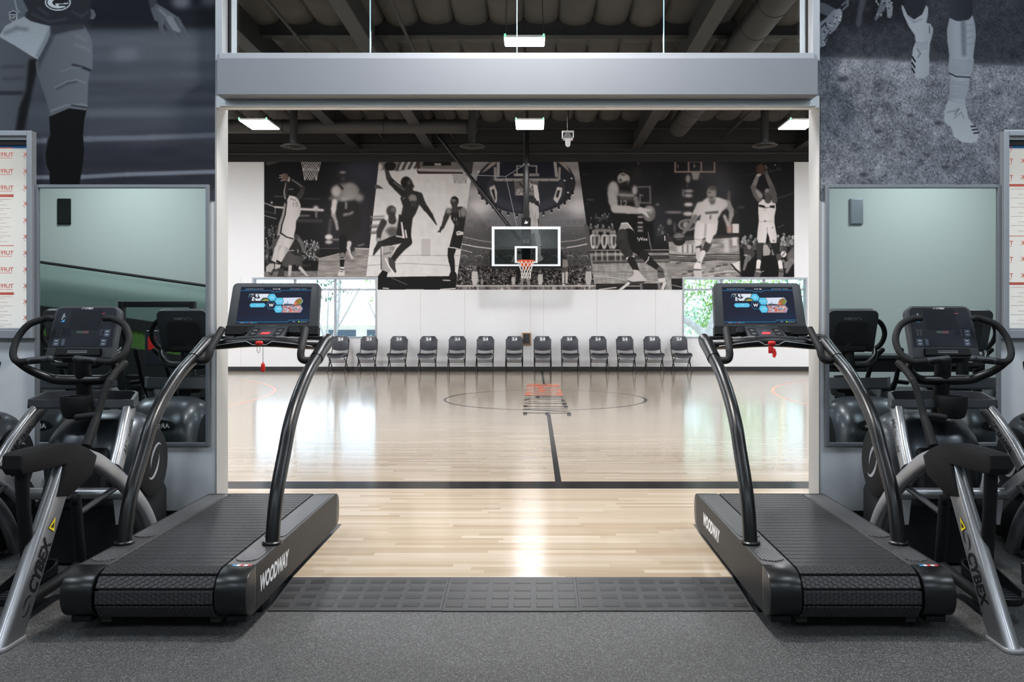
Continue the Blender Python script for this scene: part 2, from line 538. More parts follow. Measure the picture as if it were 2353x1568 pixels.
def spline(P, R, k):
    """Catmull-Rom resampling"""
    n = len(P); Q, S = [], []
    for i in range(n - 1):
        p0, p1, p2, p3 = P[max(i - 1, 0)], P[i], P[i + 1], P[min(i + 2, n - 1)]
        for j in range(k):
            t = j / k
            Q.append(.5 * ((2 * p1) + (p2 - p0) * t + (2 * p0 - 5 * p1 + 4 * p2 - p3) * t * t + (3 * p1 - p0 - 3 * p2 + p3) * t ** 3))
            S.append(R[i] * (1 - t) + R[i + 1] * t)
    Q.append(P[-1]); S.append(R[-1])
    return Q, S

def rrect(w, h, r, k=5):
    """rounded rectangle outline centred on 0,0"""
    pts = []
    for cx, cy, a0 in ((w / 2 - r, h / 2 - r, 0), (-w / 2 + r, h / 2 - r, 90), (-w / 2 + r, -h / 2 + r, 180), (w / 2 - r, -h / 2 + r, 270)):
        for i in range(k + 1):
            a = math.radians(a0 + 90 * i / k)
            pts.append((cx + r * math.cos(a), cy + r * math.sin(a)))
    return pts

def thing(name, label, cat, loc=(0, 0, 0), rotz=0.0, group=None):
    o = bpy.data.objects.new(name, None)
    o.empty_display_size = .1
    C.objects.link(o)
    o.location = loc
    o.rotation_euler = (0, 0, rotz)
    tag(o, label, cat, group)
    return o

def tag(o, label, cat, group=None):
    o['label'] = label; o['category'] = cat
    if group: o['group'] = group
    return o

def struct(o, label=None):
    o['kind'] = 'structure'
    if label: o['label'] = label
    return o

def dup(root, loc, label, rotz=None):
    """copy of a thing with copies of its parts and sub-parts"""
    r = root.copy(); C.objects.link(r)
    r.location = loc
    if rotz is not None: r.rotation_euler = (0, 0, rotz)
    r['label'] = label
    def rec(src, dst):
        for ch in list(src.children):
            c = ch.copy(); C.objects.link(c); c.parent = dst
            rec(ch, c)
    rec(root, r)
    return r

_tc = {}
def text_geo(s, shear=0.0, bold=0.0):
    """outline letters as flat polygons, cap height 1, starting at x=0"""
    k = (s, shear, bold)
    if k not in _tc:
        cu = bpy.data.curves.new('t', 'FONT')
        cu.body = s; cu.size = 1.0 / 0.729; cu.shear = shear; cu.offset = bold; cu.resolution_u = 3
        ob = bpy.data.objects.new('t', cu); C.objects.link(ob)
        dg = bpy.context.evaluated_depsgraph_get(); dg.update()
        me = ob.evaluated_get(dg).to_mesh()
        vs = [tuple(v.co) for v in me.vertices]
        fs = [tuple(p.vertices) for p in me.polygons]
        ob.evaluated_get(dg).to_mesh_clear()
        bpy.data.objects.remove(ob); bpy.data.curves.remove(cu)
        x0 = min(v[0] for v in vs); x1 = max(v[0] for v in vs)
        vs = [(v[0] - x0, v[1]) for v in vs]
        _tc[k] = (vs, fs, x1 - x0)
    return _tc[k]

def lettering(mb, s, origin, right, up, height=None, width=None, shear=0.0, bold=0.0, center=True, stretch=None):
    """letters lying on a plane given by its right and up directions"""
    vs, fs, w = text_geo(s, shear, bold)
    if height is None: height = width / w
    sx = width / w if (width and stretch) else height
    R, U, O = Vector(right).normalized(), Vector(up).normalized(), Vector(origin)
    dx = -w * sx / 2 if center else 0
    mb.add([O + R * (v[0] * sx + dx) + U * (v[1] * height - (height / 2 if center else 0)) for v in vs], fs)
    return mb

def X(px, Y): return (px - 1228.0) / FPX * Y
def Z(py, Y): return EYE - (py - 730.0) / FPX * Y

# ------------------------------------------------------------------ printed pictures: colours painted on a fine grid
class Cv:
    def __init__(s, x0, y0, x1, y1, res, base=30):
        s.x0, s.y0, s.x1, s.y1, s.res = x0, y0, x1, y1, res
        s.W = int(round((x1 - x0) * res)) + 1
        s.H = int(round((y1 - y0) * res)) + 1
        s.a = np.zeros((s.H, s.W, 3)) + np.array(base if hasattr(base, '__len__') else (base,) * 3, float)
        s.t = (0, 0, 1)
    def T(s, ox, oy, sc):
        s.t = (ox, oy, sc)
    def q(s, p):
        ox, oy, sc = s.t
        return ((ox + p[0] / sc - s.x0) * s.res, (oy + p[1] / sc - s.y0) * s.res)
    def k(s, r): return r / s.t[2] * s.res
    def blend(s, m, bx, val, rd=0.0, sh=0.0, gy=0.0):
        x0, y0 = bx
        h, w = m.shape
        X0, Y0, X1, Y1 = max(x0, 0), max(y0, 0), min(x0 + w, s.W), min(y0 + h, s.H)
        if X1 <= X0 or Y1 <= Y0: return
        mm = m[Y0 - y0:Y1 - y0, X0 - x0:X1 - x0, None]
        v = np.array(val if hasattr(val, '__len__') else (val,) * 3, float)
        u = (np.arange(X0, X1) - x0) / max(w - 1, 1) * 2 - 1
        vv = (np.arange(Y0, Y1) - y0) / max(h - 1, 1) * 2 - 1
        f = (1 - rd * u ** 2 + sh * u)[None, :, None] + (gy * vv)[:, None, None]
        s.a[Y0:Y1, X0:X1] = s.a[Y0:Y1, X0:X1] * (1 - mm) + np.clip(v * f, 0, 255) * mm
    def soft(s, m, b):
        b = b * s.res if False else s.k(b)
        if b < .35: return m
        r = int(b * 2.5) + 1
        g = np.exp(-.5 * (np.arange(-r, r + 1) / b) ** 2); g /= g.sum()
        m = np.apply_along_axis(lambda c: np.convolve(c, g, 'same'), 0, m)
        return np.apply_along_axis(lambda c: np.convolve(c, g, 'same'), 1, m)
    def mask(s, P, blur):
        pad = int(s.k(blur) * 2.6) + 2
        xs = [p[0] for p in P]; ys = [p[1] for p in P]
        x0, y0 = int(math.floor(min(xs))) - pad, int(math.floor(min(ys))) - pad
        x1, y1 = int(math.ceil(max(xs))) + pad, int(math.ceil(max(ys))) + pad
        x0 = max(x0, -60); y0 = max(y0, -60); x1 = min(x1, s.W + 60); y1 = min(y1, s.H + 60)
        if x1 <= x0 or y1 <= y0: return np.zeros((1, 1)), (0, 0)
        m = np.zeros((y1 - y0, x1 - x0))
        for sy in (-.33, 0, .33):
            yy = np.arange(y0, y1) + sy
            for sx in (-.25, .25):
                xx = np.arange(x0, x1) + sx
                ins = np.zeros(m.shape, bool)
                n = len(P)
                for i in range(n):
                    (ax, ay), (bx_, by) = P[i], P[(i + 1) % n]
                    if ay == by: continue
                    c = (ay > yy) != (by > yy)
                    xi = ax + (yy - ay) / (by - ay) * (bx_ - ax)
                    ins ^= c[:, None] & (xx[None, :] < xi[:, None])
                m += ins
        return s.soft(m / 6.0, blur), (x0, y0)
    def poly(s, pts, val, blur=1.0, **kw):
        m, b = s.mask([s.q(p) for p in pts], blur)
        s.blend(m, b, val, **kw)
    def limb(s, *a, val=100, blur=1.5, **kw):
        """a = (x,y,r),(x,y,r)... tapered strokes"""
        for (p, q) in zip(a[:-1], a[1:]):
            A, B = s.q(p), s.q(q); ra, rb = s.k(p[2]), s.k(q[2])
            pad = int(max(ra, rb) + s.k(blur) * 2.6) + 2
            x0, x1 = int(min(A[0], B[0])) - pad, int(max(A[0], B[0])) + pad
            y0, y1 = int(min(A[1], B[1])) - pad, int(max(A[1], B[1])) + pad
            gx, gy = np.meshgrid(np.arange(x0, x1), np.arange(y0, y1))
            d = np.array([B[0] - A[0], B[1] - A[1]]); L2 = max(d @ d, 1e-6)
            t = np.clip(((gx - A[0]) * d[0] + (gy - A[1]) * d[1]) / L2, 0, 1)
            ds = np.hypot(gx - A[0] - t * d[0], gy - A[1] - t * d[1])
            m = np.clip(ra + (rb - ra) * t - ds + .5, 0, 1)
            s.blend(s.soft(m, blur), (x0, y0), val, **kw)
    def ell(s, cx, cy, rx, ry, val, blur=1.0, rot=0.0, **kw):
        P = []
        for i in range(28):
            a = 2 * PI * i / 28
            x, y = rx * math.cos(a), ry * math.sin(a)
            P.append((cx + x * math.cos(rot) - y * math.sin(rot), cy + x * math.sin(rot) + y * math.cos(rot)))
        s.poly(P, val, blur, **kw)
    def line(s, pts, r, val, blur=.5):
        s.limb(*[(p[0], p[1], r) for p in pts], val=val, blur=blur)
    def noise(s, pts, amp, size, seed=0, blur=1.0, sx=1.0, mult=False):
        m, (x0, y0) = s.mask([s.q(p) for p in pts], blur)
        h, w = m.shape
        r = np.random.RandomState(seed)
        k = max(s.k(size), 1.0); kx = k * sx
        g = r.randn(int(h / k) + 3, int(w / kx) + 3)
        iy = np.arange(h) / k; ix = np.arange(w) / kx
        y_, x_ = iy.astype(int), ix.astype(int)
        fy, fx = (iy - y_)[:, None], (ix - x_)[None, :]
        v = (g[y_][:, x_] * (1 - fy) * (1 - fx) + g[y_ + 1][:, x_] * fy * (1 - fx) + g[y_][:, x_ + 1] * (1 - fy) * fx + g[y_ + 1][:, x_ + 1] * fy * fx)
        X0, Y0, X1, Y1 = max(x0, 0), max(y0, 0), min(x0 + w, s.W), min(y0 + h, s.H)
        if X1 <= X0 or Y1 <= Y0: return
        sl = (slice(Y0 - y0, Y1 - y0), slice(X0 - x0, X1 - x0))
        if mult:
            s.a[Y0:Y1, X0:X1] *= np.clip(1 + (v * amp * m)[sl], .1, 3)[..., None]
        else:
            s.a[Y0:Y1, X0:X1] += (v * amp * m)[sl][..., None]
    def text(s, txt, x, y, h, val, blur=.3, shear=0, bold=0, mirror=False):
        vs, fs, w = text_geo(txt, shear, bold)
        for f in fs:
            s.poly([(x + (w - vs[i][0] if mirror else vs[i][0]) * h, y - vs[i][1] * h) for i in f], val, blur)
    def mesh(s, name, m, parent=None, Y=None, keep=None, at=None, gain=1.0):
        """grid standing on a wall at depth Y (from picture coordinates) or mapped by at(u,v)"""
        H, Wd = s.H, s.W
        me = bpy.data.meshes.new(name)
        gx, gy = np.meshgrid(np.linspace(0, 1, Wd), np.linspace(0, 1, H))
        if at is None:
            px = s.x0 + gx * (s.x1 - s.x0); py = s.y0 + gy * (s.y1 - s.y0)
            co = np.stack([(px - 1228) / FPX * Y, np.full(px.shape, Y), EYE - (py - 730) / FPX * Y], -1)
        else:
            co = at(gx, gy)
        idx = np.arange(H * Wd).reshape(H, Wd)
        q = np.stack([idx[:-1, :-1], idx[1:, :-1], idx[1:, 1:], idx[:-1, 1:]], -1)
        if keep is not None:
            cx = s.x0 + (np.arange(Wd - 1) + .5) / s.res; cy = s.y0 + (np.arange(H - 1) + .5) / s.res
            kx, ky = np.meshgrid(cx, cy)
            q = q[keep(kx, ky)]
        q = q.reshape(-1, 4).astype(np.int32)
        me.vertices.add(H * Wd); me.vertices.foreach_set('co', co.reshape(-1).astype(np.float32))
        n = len(q)
        me.loops.add(n * 4); me.loops.foreach_set('vertex_index', q.reshape(-1))
        me.polygons.add(n); me.polygons.foreach_set('loop_start', np.arange(0, n * 4, 4, dtype=np.int32))
        me.update(calc_edges=True)
        v = np.clip(s.a, 0, 255) / 255
        l = np.where(v <= .04045, v / 12.92, ((v + .055) / 1.055) ** 2.4) * gain
        ca = me.color_attributes.new('Col', 'FLOAT_COLOR', 'POINT')
        ca.data.foreach_set('color', np.concatenate([l, np.ones(l.shape[:2] + (1,))], -1).reshape(-1).astype(np.float32))
        return link(name, me, m, parent)

def full(c, pad=80):
    ox, oy, sc = c.t
    return [((c.x0 - pad - ox) * sc, (c.y0 - pad - oy) * sc), ((c.x1 + pad - ox) * sc, (c.y0 - pad - oy) * sc),
            ((c.x1 + pad - ox) * sc, (c.y1 + pad - oy) * sc), ((c.x0 - pad - ox) * sc, (c.y1 + pad - oy) * sc)]

def paint_left():
    c = Cv(-40, -60, 494, 461, 0.8, (66, 70, 79))
    c.T(0, 0, 3.41)
    for y, v in ((60, (24, 26, 34)), (150, (22, 24, 31)), (320, (80, 85, 94)), (440, (82, 87, 96)), (560, (72, 77, 86)), (700, (66, 70, 79)),
                 (800, (60, 64, 73)), (890, (76, 80, 89)), (990, (66, 70, 79)), (1080, (62, 65, 74)), (1190, (46, 48, 57)), (1290, (42, 43, 52)), (1420, (42, 43, 51))):
        c.poly([(-300, y - 62), (1900, y - 62), (1900, y + 62), (-300, y + 62)], v, 34)
    c.poly([(700, -300), (1900, -300), (1900, 205), (700, 215)], (21, 23, 31), 22)
    c.poly([(-200, -300), (200, -300), (200, 190), (-200, 300)], (84, 89, 98), 14)
    c.ell(1420, 15, 75, 50, (92, 96, 104), 22); c.ell(1640, 5, 70, 40, (80, 84, 92), 22)
    c.ell(980, 430, 110, 50, (98, 104, 113), 28)
    for y, v, b in ((600, 84, 18), (770, 76, 18), (885, 92, 16)):
        c.line([(700, y + 6), (1700, y - 10)], 26, (v - 5, v, v + 9), b)
    c.line([(240, 1106), (700, 1090), (1200, 1078), (1700, 1058)], 20, (104, 109, 119), 7)
    c.line([(240, 1392), (640, 1388), (1000, 1368), (1700, 1346)], 16, (118, 123, 134), 5)
    c.noise(full(c), 2.5, 40, 3, sx=6)
    c.noise(full(c), 1.0, 7, 4, sx=1)
    # far thigh
    c.poly([(-200, 280), (0, 290), (200, 400), (265, 455), (262, 560), (235, 700), (215, 860), (190, 1050), (-200, 1050)], (78, 82, 90), 3, sh=-.1)
    c.poly([(-150, 700), (30, 716), (185, 712), (180, 745), (20, 745), (-150, 730)], (42, 44, 50), 6)
    c.poly([(225, 470), (300, 455), (285, 570), (250, 720), (215, 900), (190, 1030), (120, 1030), (150, 850), (205, 700)], (17, 18, 22), 10)
    c.line([(20, 525), (190, 520)], 12, (58, 61, 67), 10); c.line([(30, 620), (180, 615)], 12, (62, 65, 71), 10)
    # near thigh
    c.poly([(400, 275), (655, 195), (700, 270), (722, 330), (726, 430), (724, 545), (704, 562), (690, 655), (684, 840), (672, 870), (540, 848), (395, 915), (366, 800), (330, 690), (285, 555), (278, 490), (330, 400)], (92, 97, 104), 2.5, sh=.10)
    c.poly([(300, 470), (390, 290), (430, 260), (400, 330), (330, 470), (300, 560)], (50, 53, 60), 12)
    c.poly([(560, 498), (640, 515), (722, 548), (705, 562), (620, 530), (560, 512)], (38, 40, 46), 4)
    c.line([(480, 560), (560, 530), (640, 530)], 5, (110, 115, 122), 5)
    c.line([(430, 690), (520, 640), (600, 625), (670, 650)], 4, (122, 127, 134), 3)
    c.line([(440, 700), (530, 655), (600, 642)], 7, (66, 69, 76), 5)
    c.line([(590, 350), (650, 370), (700, 400)], 10, (112, 117, 124), 9); c.line([(600, 280), (680, 320)], 12, (108, 113, 120), 9)
    c.line([(400, 870), (520, 825), (640, 818), (682, 830)], 6, (118, 123, 130), 3); c.line([(560, 825), (680, 845)], 5, (40, 42, 48), 3)
    # jersey
    c.poly([(100, -60), (160, -60), (230, 90), (150, 105), (118, 40)], (84, 90, 98), 3); c.line([(112, -20), (130, 70), (152, 96)], 4, (140, 146, 152), 2)
    c.poly([(690, 60), (735, 80), (752, 120), (735, 152), (700, 150)], (84, 89, 97), 2)
    c.poly([(140, -80), (700, -80), (705, 60), (716, 110), (700, 165), (650, 190), (560, 198), (420, 205), (330, 190), (240, 165), (205, 130), (220, 80)], (36, 38, 44), 3)
    for a in (((250, 110), (380, 170), (520, 150)), ((560, 90), (640, 130), (690, 90)), ((300, 60), (380, 120))):
        c.line(a, 7, (56, 59, 66), 7)
    c.ell(453, 18, 102, 66, (186, 193, 199), 1.5); c.ell(453, 18, 92, 57, (26, 28, 33), 1.5); c.ell(453, 18, 82, 48, (186, 193, 199), 1.5)
    c.ell(456, 20, 46, 28, (26, 28, 33), 1.5); c.poly([(430, 28), (510, 28), (510, 60), (440, 48)], (186, 193, 199), 1.5); c.poly([(470, -20), (540, -20), (530, 24), (480, 20)], (26, 28, 33), 1.5); c.line([(466, 40), (530, 40)], 7, (26, 28, 33), 1)
    # shield badge
    c.poly([(70, 95), (105, 82), (138, 95), (136, 150), (104, 170), (74, 150)], (150, 156, 163), 1); c.poly([(77, 100), (105, 90), (131, 100), (130, 147), (104, 163), (80, 147)], (34, 36, 42), 1)
    c.text('NFL', 81, 150, 26, (190, 196, 200), .5, bold=.02); c.line([(82, 115), (128, 115)], 5, (150, 156, 163), 1)
    # towel
    c.poly([(-160, 330), (-40, 300), (0, 270), (40, 205), (110, 165), (190, 130), (240, 165), (330, 190), (400, 205), (396, 250), (365, 330), (292, 466), (230, 430), (120, 360), (0, 292)], (146, 153, 160), 2.5, gy=.06)
    c.noise([(-160, 330), (0, 270), (190, 130), (400, 205), (365, 330), (292, 466), (120, 360)], 2.5, 6, 5)
    c.line([(40, 260), (130, 220), (210, 230)], 14, (104, 110, 117), 10); c.line([(290, 440), (350, 330), (385, 240)], 12, (112, 118, 125), 8)
    c.poly([(390, 200), (660, 188), (662, 225), (560, 240), (400, 280)], (48, 51, 58), 8)
    # sock
    c.poly([(386, 915), (540, 850), (676, 866), (660, 940), (650, 1060), (658, 1180), (648, 1290), (620, 1460), (392, 1460), (386, 1355), (356, 1290), (350, 1200), (370, 1100), (392, 1050)], (7, 8, 9), 2)
    c.line([(392, 1050), (372, 1110), (352, 1210), (360, 1300), (388, 1360)], 3, (70, 74, 82), 4)
    # hand
    c.poly([(1150, -80), (1215, -80), (1232, 40), (1180, 70), (1165, 20)], (52, 56, 63), 5)
    c.poly([(1178, 70), (1228, 28), (1300, 70), (1385, 130), (1405, 190), (1350, 230), (1290, 195), (1210, 160)], (82, 87, 94), 3, sh=.12)
    for f in (((1255, 160, 22), (1262, 220, 18), (1278, 272, 13)), ((1305, 180, 24), (1340, 240, 19), (1372, 298, 12)), ((1350, 190, 24), (1400, 265, 18), (1440, 312, 12)), ((1385, 150, 22), (1430, 225, 18), (1468, 296, 12))):
        c.limb(*f, val=(76, 81, 88), blur=2, sh=.15)
    c.limb((1330, 150, 26), (1370, 215, 24), (1400, 240, 15), val=(112, 118, 125), blur=3)
    c.line([(1245, 70), (1330, 150)], 8, (112, 118, 126), 6)
    return c

def paint_right():
    c = Cv(1884, -60, 2400, 461, 0.85, (52, 55, 62))
    c.T(1860, 0, 3.408)
    c.poly([(0, -300), (900, -300), (900, 160), (420, 220), (80, 240)], (24, 26, 33), 40)
    c.poly([(0, 452), (500, 462), (900, 490), (1300, 505), (1900, 525), (1900, 1700), (0, 1700)], (118, 122, 131), 10)
    c.poly([(0, 470), (700, 480), (1250, 520), (1900, 540), (1900, 640), (0, 640)], (128, 132, 141), 40)
    c.poly([(200, 560), (700, 600), (650, 700), (200, 650)], (98, 102, 110), 40)
    c.noise([(0, -200), (1900, -200), (1900, 510), (0, 455)], 7, 9, 21)
    c.noise([(0, -200), (1900, -200), (1900, 510), (0, 455)], 5, 40, 22)
    low = [(0, 455), (900, 490), (1900, 525), (1900, 1700), (0, 1700)]
    c.noise(low, 17, 6.2, 23, sx=.8); c.noise(low, 14, 11, 24); c.noise(low, 12, 55, 25); c.noise(low, 7, 150, 26)
    r = np.random.RandomState(5)
    for i in range(420):
        x, y = r.uniform(80, 1800), r.uniform(540, 1500)
        a = r.uniform(-1, 1); l = r.uniform(6, 18)
        v = r.choice([58, 70, 160, 172])
        c.line([(x, y), (x + l * a, y - l)], 2.6, (v - 3, v, v + 8), 1)
    for (x, y, w) in ((790, 905, 26), (1010, 965, 34), (970, 665, 14), (920, 880, 12), (720, 1200, 24), (540, 1030, 34), (1060, 1310, 30), (260, 620, 40), (420, 1370, 34)):
        c.ell(x, y, w, w * .5, (66, 69, 77), 8)
    # cleats at the left edge
    c.poly([(60, 10), (120, 25), (215, 75), (150, 130), (60, 90)], (92, 97, 106), 3)
    c.poly([(60, 190), (120, 150), (190, 78), (240, 66), (258, 95), (250, 160), (205, 232), (150, 280), (120, 360), (60, 380)], (134, 140, 149), 2.5)
    for i in range(34):
        x = r.uniform(100, 245); y = 330 - (x - 95) * 1.5 + r.uniform(-60, 60)
        c.ell(x, y, 6, 5, [(40, 43, 50), (190, 195, 200)][r.randint(2)], .8)
    c.line([(92, 215), (125, 180), (130, 205)], 5, (30, 32, 38), 1.5); c.line([(120, 320), (150, 265)], 5, (38, 40, 46), 1.5)
    c.line([(255, 40), (300, 5), (300, 40), (262, 75)], 8, (88, 93, 101), 3)
    c.limb((385, 190, 22), (395, 110, 18), (420, 0, 26), val=(62, 66, 74), blur=6)
    c.limb((520, 150, 10), (570, 60, 26), (600, -40, 30), val=(92, 97, 106), blur=3); c.limb((628, 122, 20), (630, 60, 24), (610, -30, 20), val=(118, 124, 132), blur=2)
    for i in range(26):
        x, y = r.uniform(520, 650), r.uniform(0, 140)
        c.ell(x, y, 6, 5, [(34, 36, 42), (160, 165, 172)][r.randint(2)], 1)
    # striding leg
    c.poly([(735, -60), (912, -60), (912, 50), (880, 115), (822, 155), (762, 112), (738, 45)], (34, 37, 45), 3)
    c.poly([(725, 32), (742, 60), (768, 118), (822, 154), (884, 112), (914, 40), (930, 60), (930, 110), (916, 180), (950, 188), (970, 225), (968, 260), (945, 340), (938, 430), (942, 520), (936, 585), (900, 612), (838, 614), (806, 565), (800, 470), (812, 380), (832, 330), (826, 275), (780, 210), (738, 120), (722, 60)], (160, 167, 176), 2, rd=.12)
    for y in (330, 345, 362, 380): c.line([(835, y), (880, y + 8), (925, y - 4)], 2.5, (120, 126, 136), 2)
    c.line([(775, 130), (820, 175), (880, 150)], 6, (126, 132, 142), 5); c.line([(845, 385), (870, 420), (850, 450)], 5, (104, 109, 118), 3)
    for a, b in (((806, 446), (828, 482)), ((804, 492), (826, 528)), ((806, 538), (822, 570))): c.line([a, b], 7, (32, 34, 40), 1)
    c.line([(940, 205), (942, 260)], 3, (50, 53, 60), 1)
    # planted leg
    c.poly([(1085, -60), (1280, -60), (1277, 130), (1190, 168), (1100, 150)], (42, 45, 54), 3, sh=-.2)
    c.poly([(1098, 140), (1150, 164), (1195, 167), (1250, 155), (1278, 118), (1298, 190), (1305, 280), (1292, 380), (1284, 450), (1290, 475), (1276, 560), (1258, 600), (1250, 660), (1236, 730), (1220, 775), (1224, 840), (1085, 800), (1098, 730), (1102, 610), (1090, 520), (1096, 430), (1080, 320), (1078, 230)], (154, 161, 171), 2, rd=.16)
    c.poly([(1185, 165), (1225, 165), (1228, 440), (1195, 440)], (104, 110, 120), 9)
    for y in list(range(470, 580, 17)) + list(range(640, 780, 20)):
        q = r.uniform(-7, 7); c.line([(1104 + r.uniform(0, 20), y + q), (1180, y + 9 + q * .5), (1262 - (y - 470) * .13, y - q)], 2.4, (122 + q, 129 + q, 139 + q), 4.5)
    for y in (200, 250, 300, 350): c.line([(1200, y + 8), (1290, y - 14)], 3, (118, 124, 134), 4)
    c.line([(1098, 575), (1150, 600), (1258, 606)], 5, (34, 36, 44), 1)
    c.poly([(1085, 785), (1225, 830), (1246, 925), (1280, 970), (1318, 1030), (1327, 1070), (1310, 1110), (1268, 1122), (1190, 1112), (1135, 1075), (1112, 1000), (1068, 965), (1054, 930), (1060, 860)], (166, 173, 181), 2, gy=.06)
    c.line([(1080, 880), (1130, 870), (1180, 855)], 4, (116, 122, 132), 3); c.line([(1130, 930), (1190, 880), (1210, 930)], 3, (112, 118, 128), 2); c.line([(1140, 900), (1170, 850)], 4, (92, 97, 106), 3)
    for a, b in (((1268, 992), (1298, 990)), ((1278, 1018), (1314, 1014)), ((1290, 1044), (1324, 1040))): c.line([a, b], 6, (34, 36, 42), 1)
    return c

def crisscross(c, x0, x1, y0, y1, tx, n, val, r=2.2, b=.7):
    """net between y0 (x0..x1) and y1 (narrowed by tx each side)"""
    for i in range(n + 1):
        u = i / n
        for s in (1, -1):
            v = min(max(u + s * .45, 0), 1)
            c.line([(x0 + (x1 - x0) * u, y0), (x0 + tx + (x1 - x0 - 2 * tx) * v, y1)], r, val, b)

def people(c, r, x0, x1, y0, y1, n, size, hv, bv):
    for i in range(n):
        y = y0 + (y1 - y0) * (i / n); x = r.uniform(x0, x1); k = size * r.uniform(.8, 1.2)
        bb = r.uniform(*bv)
        c.poly([(x - k * 1.1, y + k * 3), (x - k * .9, y + k * 1.2), (x, y + k * .8), (x + k * .9, y + k * 1.2), (x + k * 1.1, y + k * 3)], bb, 1.5)
        c.ell(x, y, k * .62, k * .8, r.uniform(*hv), 1)

def paint_gym():
    c = Cv(607, 371, 1825, 666, 1.0, (29, 28, 30))
    r = np.random.RandomState(3)
    wm = lambda v: (v * 1.0, v * .975, v * .965)
    # ---- first pair of prints
    c.T(590, 360, 5.407)
    c.ell(1330, 260, 330, 330, (66, 70, 80), 150); c.ell(1200, 800, 420, 420, (50, 49, 53), 130)
    c.poly([(120, 55), (330, 55), (120, 115)], wm(84), 5)
    people(c, r, 95, 260, 860, 1330, 60, 13, (60, 150), (30, 95))
    people(c, r, 560, 770, 1040, 1270, 55, 14, (70, 170), (35, 130))
    c.noise([(92, 840), (300, 840), (300, 1300), (92, 1300)], 16, 8, 1); c.noise([(560, 1040), (775, 1040), (775, 1300), (560, 1300)], 22, 9, 2)
    for a, rr, v in ((((92, 576), (160, 602), (228, 628)), 6, 180), (((228, 626), (340, 636)), 11, 205), (((540, 652), (820, 666)), 15, 205), (((230, 640), (226, 708)), 4, 160), (((92, 680), (240, 712)), 3, 110), (((92, 732), (240, 772)), 5, 150), (((220, 492), (325, 498)), 4, 110), (((590, 522), (780, 530)), 8, 60)):
        c.line(a, rr, wm(v), 2 + rr * .3)
    c.ell(735, 640, 34, 30, wm(200), 12); c.line([(740, 670), (738, 750)], 12, wm(130), 8); c.line([(520, 735), (650, 735)], 10, wm(120), 8)
    c.poly([(490, 775), (820, 780), (820, 820), (490, 815)], wm(64), 10); c.ell(185, 572, 14, 14, wm(180), 4)
    c.poly([(560, 1290), (765, 1300), (755, 1430), (545, 1420)], wm(22), 2); c.text('SPIZZBALLS', 485, 1366, 26, wm(120), .6)
    c.poly([(92, 1425), (760, 1420), (755, 1500), (92, 1500)], wm(112), 4); c.noise([(92, 1425), (760, 1420), (755, 1500), (92, 1500)], 12, 10, 4, sx=4)
    crisscross(c, 552, 795, 60, 175, 25, 7, wm(205), 3.2); crisscross(c, 572, 765, 150, 290, 22, 6, wm(205), 3.2)
    # defenders under the dunk
    c.poly([(360, 1160), (470, 1150), (575, 1240), (565, 1370), (470, 1340), (360, 1380), (300, 1340)], wm(78), 4, rd=.2)
    c.poly([(400, 1040), (460, 1040), (560, 1080), (560, 1240), (480, 1230), (390, 1170)], wm(44), 4)
    c.limb((500, 1000, 26), (560, 1080, 24), (585, 1180, 16), val=wm(98), blur=4); c.ell(492, 1000, 26, 36, wm(70), 4)
    c.text('5', 500, 1192, 42, wm(205), .8); c.line([(370, 1175), (460, 1165)], 4, wm(190), 2)
    c.limb((415, 1370, 22), (408, 1470, 18), val=wm(175), blur=3); c.limb((540, 1385, 22), (580, 1430, 18), (625, 1480, 12), val=wm(180), blur=3)
    c.limb((255, 1040, 20), (190, 1120, 16), (105, 1175, 12), val=wm(80), blur=4); c.ell(125, 1240, 20, 24, wm(120), 3)
    c.poly([(280, 1400), (330, 1380), (345, 1490), (250, 1490)], wm(60), 4)
    # leaping player
    c.poly([(250, 985), (275, 830), (310, 735), (345, 560), (400, 700), (330, 980)], wm(150), 5)
    c.limb((345, 1010, 62), (270, 1150, 50), (212, 1300, 33), val=wm(186), blur=3, rd=.28)
    c.limb((410, 1020, 58), (340, 1160, 48), (280, 1290, 33), val=wm(192), blur=3, rd=.28)
    c.poly([(405, 478), (460, 492), (512, 512), (545, 600), (548, 680), (530, 740), (490, 800), (482, 900), (452, 1030), (360, 1012), (296, 965), (300, 880), (330, 760), (352, 700), (352, 600), (378, 540)], wm(198), 3, rd=.12)
    c.limb((372, 560, 9), (352, 720, 9), (312, 850, 9), (296, 950, 10), (370, 1000, 8), (450, 1022, 8), val=wm(44), blur=2)
    c.text('15', 452, 622, 60, wm(120), 2, shear=.0); c.line([(420, 525), (480, 545)], 5, wm(120), 3)
    c.limb((365, 490, 30), (372, 400, 27), (380, 300, 20), val=wm(44), blur=4); c.limb((352, 520, 10), (340, 440, 8), (360, 330, 5), val=wm(150), blur=3)
    c.ell(432, 440, 46, 46, wm(32), 4); c.line([(400, 408), (450, 402)], 5, wm(150), 4)
    c.limb((530, 500, 34), (560, 440, 28), (576, 396, 22), val=wm(66), blur=6); c.limb((576, 390, 22), (500, 330, 17), (425, 288, 15), val=wm(58), blur=3); c.line([(560, 372), (440, 285)], 4, wm(150), 2)
    c.ell(350, 258, 50, 50, (112, 92, 84), 2, rd=.4); c.limb((395, 300, 14), (405, 260, 9), val=wm(170), blur=3)
    for a in (((330, 225), (285, 235)), ((320, 255), (278, 262)), ((330, 290), (300, 302))): c.line(a, 5, wm(160), 2)
    for p in ((170, 1300, 218, 1320), (252, 1298, 306, 1328)): c.line([(p[0], p[1]), (p[2], p[3])], 12, wm(24), 1.5)
